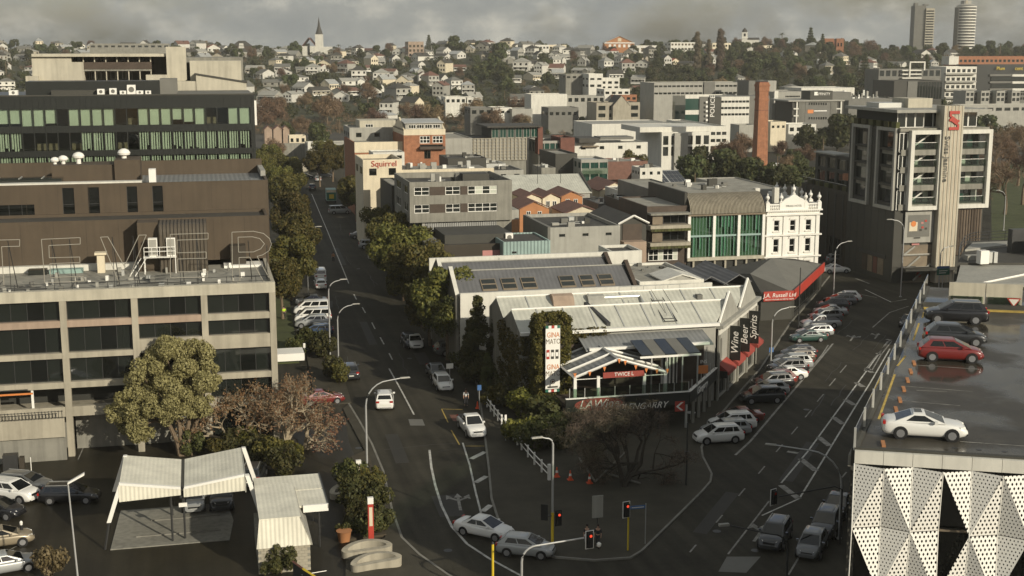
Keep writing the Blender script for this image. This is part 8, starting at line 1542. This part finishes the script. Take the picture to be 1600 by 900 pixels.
def signals():
    t=thing('traffic_signal','yellow traffic signal pole at the shaded corner','traffic light',(*G(981,862),.12),0,'traffic signals'); MB().lathe([(.07,0),(.07,3.6)],8).build('pole','yellow',t); sigbox(t,-.15,-.1,3.1,.2,True,1)
    a,b=G(863,862); t=thing('traffic_signal','red-lit signal heads on the yellow based corner lamp','traffic light',(a,b,.12),0,'traffic signals'); MB().box(-.5,.45,-.05,.05,2.6,2.68).build('bracket','metal_dark',t); sigbox(t,.45,-.1,2.4,.1,False,1); sigbox(t,-.6,-.1,3.0,2.6)
    a,b=G(815,960); t=thing('mast_arm_signal','white-bordered red signal on a curved mast arm at the bottom','traffic light',(a,b,0),0,'traffic signals'); pts=[(0,0,0),(0,0,3.6)]+[(1.0*(1-math.cos(k*PI/12)),0,3.6+1.0*math.sin(k*PI/12)) for k in range(1,7)]+[(4.2,.2,4.75)]; MB().tube(pts,.09,8,.06).build('mast','metal_pole',t,50); sigbox(t,4.6,.1,4.6,.15,True,1); MB().lathe([(.06,4.4),(.16,4.3),(.14,4.15),(.02,4.08)],10,(5.2,.1)).build('camera_dome','white_trim',t)
    a,b=G(1228,930); t=thing('mast_arm_signal','curved mast arm lamp over the lower right junction','traffic light',(a,b,0),0,'traffic signals'); pts=[(0,0,0),(0,0,3.2)]+[(-1.2*(1-math.cos(k*PI/12)),0,3.2+1.2*math.sin(k*PI/12)) for k in range(1,7)]+[(-4.0,.8,5.0)]; MB().tube(pts,.08,8,.05).build('mast','metal_dark',t,50); MB().box(-4.6,-3.9,.7,.95,4.95,5.1).build('lamp_head','light_grey',t)
    a,b=G(1312,850); t=thing('mast_arm_signal','black signal on a long mast arm over the right street','traffic light',(a,b,0),0,'traffic signals'); x1,z1=onB(1216,776,b); MB().tube([(0,0,0),(0,0,4.2),(-.6,0,4.5),(x1-a,0,z1)],.08,8,.05).build('mast','metal_dark',t); sigbox(t,x1-a-.35,-.1,z1,.4,True)
    t=thing('street_name_sign','street name blades on a white post at the corner','sign',(*G(1008,852),.12)); MB().lathe([(.04,0),(.04,3.1)],6).build('post','metal_pole',t); MB().box(-1.2,-.05,-.02,.02,2.75,3.0).build('blade','blue_sign',t); MB().box(-1.1,-.15,-.03,-.022,2.84,2.9).build('blade_lettering','white_trim',t)
    t=thing('parking_sign','grey rectangular sign panel on a post at the corner tip','sign',(*G(933,845),.12)); MB().lathe([(.05,0),(.05,2.6)],6).build('post','metal_dark',t); MB().box(-.42,.42,-.05,.02,1.7,3.4).build('panel','light_grey',t)
    for px,py,h,c,w_,lb in ((703,612,2.9,'white_trim',.75,'white square sign on a post at the right kerb'),(749,642,2.5,'blue_sign',.4,'blue sign post beside the footpath'),(790,690,2.4,'white_trim',.2,'thin white post in the fenced bed'),(1204,572,2.0,'blue_sign',.55,'blue parking sign on the lamp beside the parking row'),(476,562,1.8,'white_trim',.25,'small white post near the blue wagon'),(482,470,4.0,'white_trim',.15,'thin white pole on the grass verge')):
        t=thing('sign_post',lb,'sign',(*G(px,py),.1)); MB().lathe([(.035,0),(.035,h)],6).build('post','metal_pole',t); MB().box(-w_/2,w_/2,-.07,-.04,h-.45,h+.1).build('plate',c,t)
    t=thing('yellow_bollard_pole','yellow pole in front of the white sedan at the bottom','pole',(*G(770,925),0)); MB().lathe([(.09,0),(.09,3.4)],8).build('post','yellow',t); MB().lathe([(.1,3.4),(.06,3.55)],8).build('cap','metal_dark',t)
    for i,(px,py,h) in enumerate(((1247,520,8.5),(1168,565,7.5),(1072,760,5.5),(1143,520,6))):
        t=thing('utility_pole',['dark utility pole beside the red banner','thin dark pole before the Spirits sign','dark pole at the near kerb corner of the parking row','thin dark mast on the wine store front'][i],'pole',(*G(px,py),0)); MB().lathe([(.09,0),(.06,h)],7).build('pole','metal_dark',t); MB().lathe([(.14,h*.5),(.14,h*.5+.3)],8).build('junction_box','metal_dark',t)
    t=thing('road_sign','green and blue direction sign before the tower','sign',(*G(1470,484),0)); a,b=G(1470,484); z1=onB(1466,416,b)[1]; MB().lathe([(.07,0),(.07,z1)],6).build('post','metal_pole',t); MB().box(-1.0,.95,-.1,-.06,z1-1.25,z1-.35).build('panel','green_sign',t); MB().box(-1.0,.95,-.1,-.06,z1-.33,z1).build('panel','blue_sign',t); MB().box(-.7,.6,-.12,-.1,z1-.7,z1-.6).build('panel_lettering','white_trim',t); MB().box(-.7,.4,-.12,-.1,z1-1.0,z1-.9).build('panel_lettering','white_trim',t)
signals()
def fence():
    P=[Vector(G(*q)) for q in ((761,638),(790,675),(815,705),(835,728),(858,752))]; r=thing('white_picket_fence','white post and rail fence along the corner footpath','fence',(*P[0],.12),0,None,True); r['abs']=[P[0].x,P[0].y,.12]
    for i in range(len(P)-1):
        L=(P[i+1]-P[i]).length; n=max(2,int(L/1.5))
        for k in range(n): p=P[i].lerp(P[i+1],k/n); obox('post','white_trim',r,p.x-.07,p.x+.07,p.y-.07,p.y+.07,.12,1.25)
        for z in (.55,1.05): a,b=P[i],P[i+1]; MB().tube([(a.x,a.y,z),(b.x,b.y,z)],.06,4).build('rail','white_trim',r)
    p=P[-1]; obox('post','white_trim',r,p.x-.12,p.x+.12,p.y-.12,p.y+.12,.12,1.5)
    r=thing('black_railing','black spiked railing above the lot wall at left','fence',(-30,117.6,3.9),0,None,True)
    for x in np.arange(-24,-12.4,.28): obox('bar','metal_dark',r,x,x+.05,117.9,117.95,3.9,4.6)
    obox('rail','metal_dark',r,-24,-12.4,117.9,117.95,4.5,4.55)
    for i,(x,y) in enumerate(((870,747),(891,752),(921,757))):
        t=thing('traffic_cone',['leftmost','middle','rightmost'][i]+' orange traffic cone on the shaded corner','traffic cone',(*G(x,y),.12),0,'traffic cones'); MB().box(-.24,.24,-.24,.24,0,.06).build('base','cone',t); MB().lathe([(.17,.06),(.04,.85)],10).build('cone','cone',t); MB().lathe([(.125,.38),(.09,.58)],10).build('white_band','white_trim',t)
    t=thing('traffic_cone','orange traffic cone beside the pedestrian','traffic cone',(*G(746,640),.12),0,'traffic cones'); MB().box(-.2,.2,-.2,.2,0,.06).build('base','cone',t); MB().lathe([(.15,.06),(.04,.75)],10).build('cone','cone',t)
    t=thing('boundary_plank','grey plank edging on the shaded corner','edging',(*G(930,760),.12)); a,b=G(930,760)
    for p,q in (((905,720),(930,757)),((930,757),(975,712)),((950,745),(1000,760))): u,v=Vector(G(*p)),Vector(G(*q)); MB().tube([(u.x-a,u.y-b,.15),(v.x-a,v.y-b,.15)],.1,4).build('plank','concrete_grey',t)
    # totems, loop benches, notice frame
    for px,py,h,lb in ((580,852,3.6,'tall red totem with white top beside the planting bed'),(561,768,2.6,'shorter red totem behind the shrubs')):
        t=thing('red_totem',lb,'sign',(*G(px,py),.1)); MB().box(-.2,.2,-.14,.14,0,h-.5).build('column','red',t); MB().box(-.21,.21,-.15,.15,h-.48,h).build('cap','white_trim',t); MB().box(-.12,.12,-.16,-.145,h*.4,h*.8).build('lettering_strip','cream_paint',t)
    def loop(px,py,sx,sy,lb,ph):
        a,b=G(px,py); t=thing('loop_bench',lb,'bench',(a,b,.1),ph); n=26; sec=MB(); pts=[]
        for k in range(n): u=2*PI*k/n; w_=1-.38*math.exp(-((abs(math.sin(u))-1)/.5)**2)*0; pts.append((sx*math.cos(u),sy*math.sin(u)*(1-.45*math.cos(u)**2*0)-.25*math.cos(2*u)))
        vs=[];nn=4
        for k in range(n):
            p=Vector(pts[k]); q=Vector(pts[(k+1)%n])-Vector(pts[k-1]); q.normalize(); nr=Vector((q.y,-q.x)); hh=.62+.16*math.sin(2*PI*k/n+.6)
            vs+=[(*(p+nr*.22),0),(*(p+nr*.24),hh),(*(p-nr*.2),hh+.02),(*(p-nr*.2),0)]
        sec.add(vs,[(k*4+j,k*4+(j+1)%4,((k+1)%n)*4+(j+1)%4,((k+1)%n)*4+j) for k in range(n) for j in range(4)]); sec.build('loop','concrete',t,50); return t
    loop(573,868,1.6,.55,'upper pale concrete loop bench at the bottom left corner',.0); loop(587,888,1.6,.5,'lower pale concrete loop bench at the bottom edge',.1); loop(545,775,1.5,.6,'pale loop bench behind the shrubs',.3)
    a,b=G(468,935); t=thing('notice_frame','black notice frame with yellow top edge at the bottom left','sign',(a,b,0)); MB().hull2([(-.3,1.2,0),(.9,-1.2,0),(.98,-1.15,0),(-.22,1.25,0)],[(-.3,1.2,2.1),(.9,-1.2,1.9),(.98,-1.15,1.9),(-.22,1.25,2.1)]).build('panel','metal_dark',t); MB().tube([(-.28,1.2,2.15),(.3,0,2.05)],.09,4).build('top_edge','brick_dark',t); MB().tube([(.3,0,2.05),(.95,-1.2,1.95),(.98,-1.2,0)],.1,4).build('yellow_edge','yellow',t); MB().tube([(.2,.1,1.6),(1.9,.9,1.4)],.03,5).build('stay','white_trim',t)
    t=thing('barrier_post','black post with orange foot in the left lot','post',(*G(35,846),0)); MB().lathe([(.16,0),(.12,.25),(.12,1.3)],8).build('post','trim_black',t); MB().lathe([(.13,.25),(.13,.4)],8).build('band','orange',t); MB().lathe([(.1,1.3),(.12,1.5),(.05,1.6)],8).build('head','white_trim',t)
    t=thing('bin_enclosure','dark bin enclosure beside the white car in the left lot','bin store',(*G(30,742),0)); MB().box(-1.2,0,-.4,.4,0,1.9).build('panel','metal_dark',t); MB().box(.1,.5,-.3,.3,0,1.6).build('panel','brown_dark',t); MB().lathe([(.04,0),(.04,1.5)],6,(1,0)).build('post','white_trim',t)
    t=thing('parking_barrier','orange barrier arm at the lower left of the concrete office','barrier',(*onB(25,616,118.4)[:1],118.4,4.0)); x,z=onB(25,616,118.4); MB().box(-1.4,1.4,-.05,.05,z-4.1,z-3.95).build('arm','orange',t); MB().box(-1.3,1.0,-.08,-.02,z-3.7,z-3.6).build('bracket','metal_dark',t)
fence()
# ================================================================ people
def skin(edges,verts,rad,mt,name,par):
    me=bpy.data.meshes.new(name); me.from_pydata(verts,edges,[]); o=bpy.data.objects.new(name,me); md=o.modifiers.new('s','SKIN'); 
    for v,r_ in zip(me.skin_vertices[0].data,rad): v.radius=(r_,r_*(.8 if r_>.1 else 1))
    me.skin_vertices[0].data[0].use_root=True; sb=o.modifiers.new('u','SUBSURF'); sb.levels=1; sb.render_levels=1
    m=bake(o); m.materials.append(M[mt]); m.shade_smooth(); return link(name,m,par)
def person(px,py,rot,shirt,trouser,label,step=.15,z=.12):
    t=thing('person',label,'person',(*G(px,py),z),rot)
    V=[(0,0,.95),(0,0,1.2),(0,0,1.42),(0,.02,1.52),(0,.03,1.64),(0,.02,1.74),(-.19,0,1.4),(-.25,.04,1.12),(-.24,.14,.9),(-.24,.18,.8),(.19,0,1.4),(.25,-.03,1.12),(.24,.04,.88),(.24,.07,.78),(-.1,0,.9),(-.11,step,.5),(-.11,step*.4,.09),(-.11,step*.4+.15,.05),(.1,0,.9),(.11,-step*.3,.5),(.11,-step,.1),(.11,-step+.15,.05)]
    E_=[(0,1),(1,2),(2,3),(3,4),(4,5),(2,6),(6,7),(7,8),(8,9),(2,10),(10,11),(11,12),(12,13),(0,14),(14,15),(15,16),(16,17),(0,18),(18,19),(19,20),(20,21)]
    Rr=[.13,.13,.14,.055,.085,.07,.06,.045,.033,.03,.06,.045,.033,.03,.085,.06,.042,.04,.085,.06,.042,.04]
    skin(E_,V,Rr,'skin','body',t)
    k=[0,1,2,6,7,10,11]; mp={v:i for i,v in enumerate(k)}; skin([(mp[a],mp[b]) for a,b in E_ if a in mp and b in mp],[V[i] for i in k],[Rr[i]+.022 for i in k],shirt,'shirt',t)
    k=[0,14,15,16,18,19,20]; mp={v:i for i,v in enumerate(k)}; skin([(mp[a],mp[b]) for a,b in E_ if a in mp and b in mp],[V[i] for i in k],[Rr[i]+.02 for i in k],trouser,'trousers',t)
    MB().lathe([(.06,1.62),(.1,1.68),(.1,1.76),(.05,1.83)],10,(0,-.0)).build('hair','hair',t,60)
    for s,i in ((-1,17),(1,21)): v=V[i]; MB().box(v[0]-.045,v[0]+.045,v[1]-.2,v[1]+.05,0,.08).build('shoe','trim_black',t)
    return t
person(728,636,PI,'cloth_white','cloth_dark','pedestrian in white shirt and dark trousers walking on the footpath'); person(444,500,.4,'hivis','cloth_dark','worker in bright yellow vest beside the parked vans'); person(917,858,2.4,'cloth_dark','cloth_white','pedestrian in dark top and pale trousers waiting at the corner'); person(934,858,2.7,'cloth_dark','cloth_dark','pedestrian all in dark clothes beside the signal'); person(521,410,3.0,'terracotta','cloth_dark','cyclist-like walker in the middle of the left street',z=0)
# ---- thin winter haze over the whole place
hv=bpy.data.materials.new('haze'); hv.use_nodes=True; hn=hv.node_tree.nodes; hn.remove(hn['Principled BSDF']); pv=hn.new('ShaderNodeVolumePrincipled'); pv.inputs['Color'].default_value=(.95,.93,.84,1); pv.inputs['Density'].default_value=HAZE; pv.inputs['Anisotropy'].default_value=.2; hv.node_tree.links.new(pv.outputs[0],hn['Material Output'].inputs['Volume'])
if HAZE: M['haze']=hv; tag(MB().box(-1720,2420,-320,2120,-1.2,92).build('haze','haze'),None,kind='stuff')
for o in bpy.data.objects:
    if 'abs' in o: del o['abs']
bpy.data.scenes.remove(TMP)
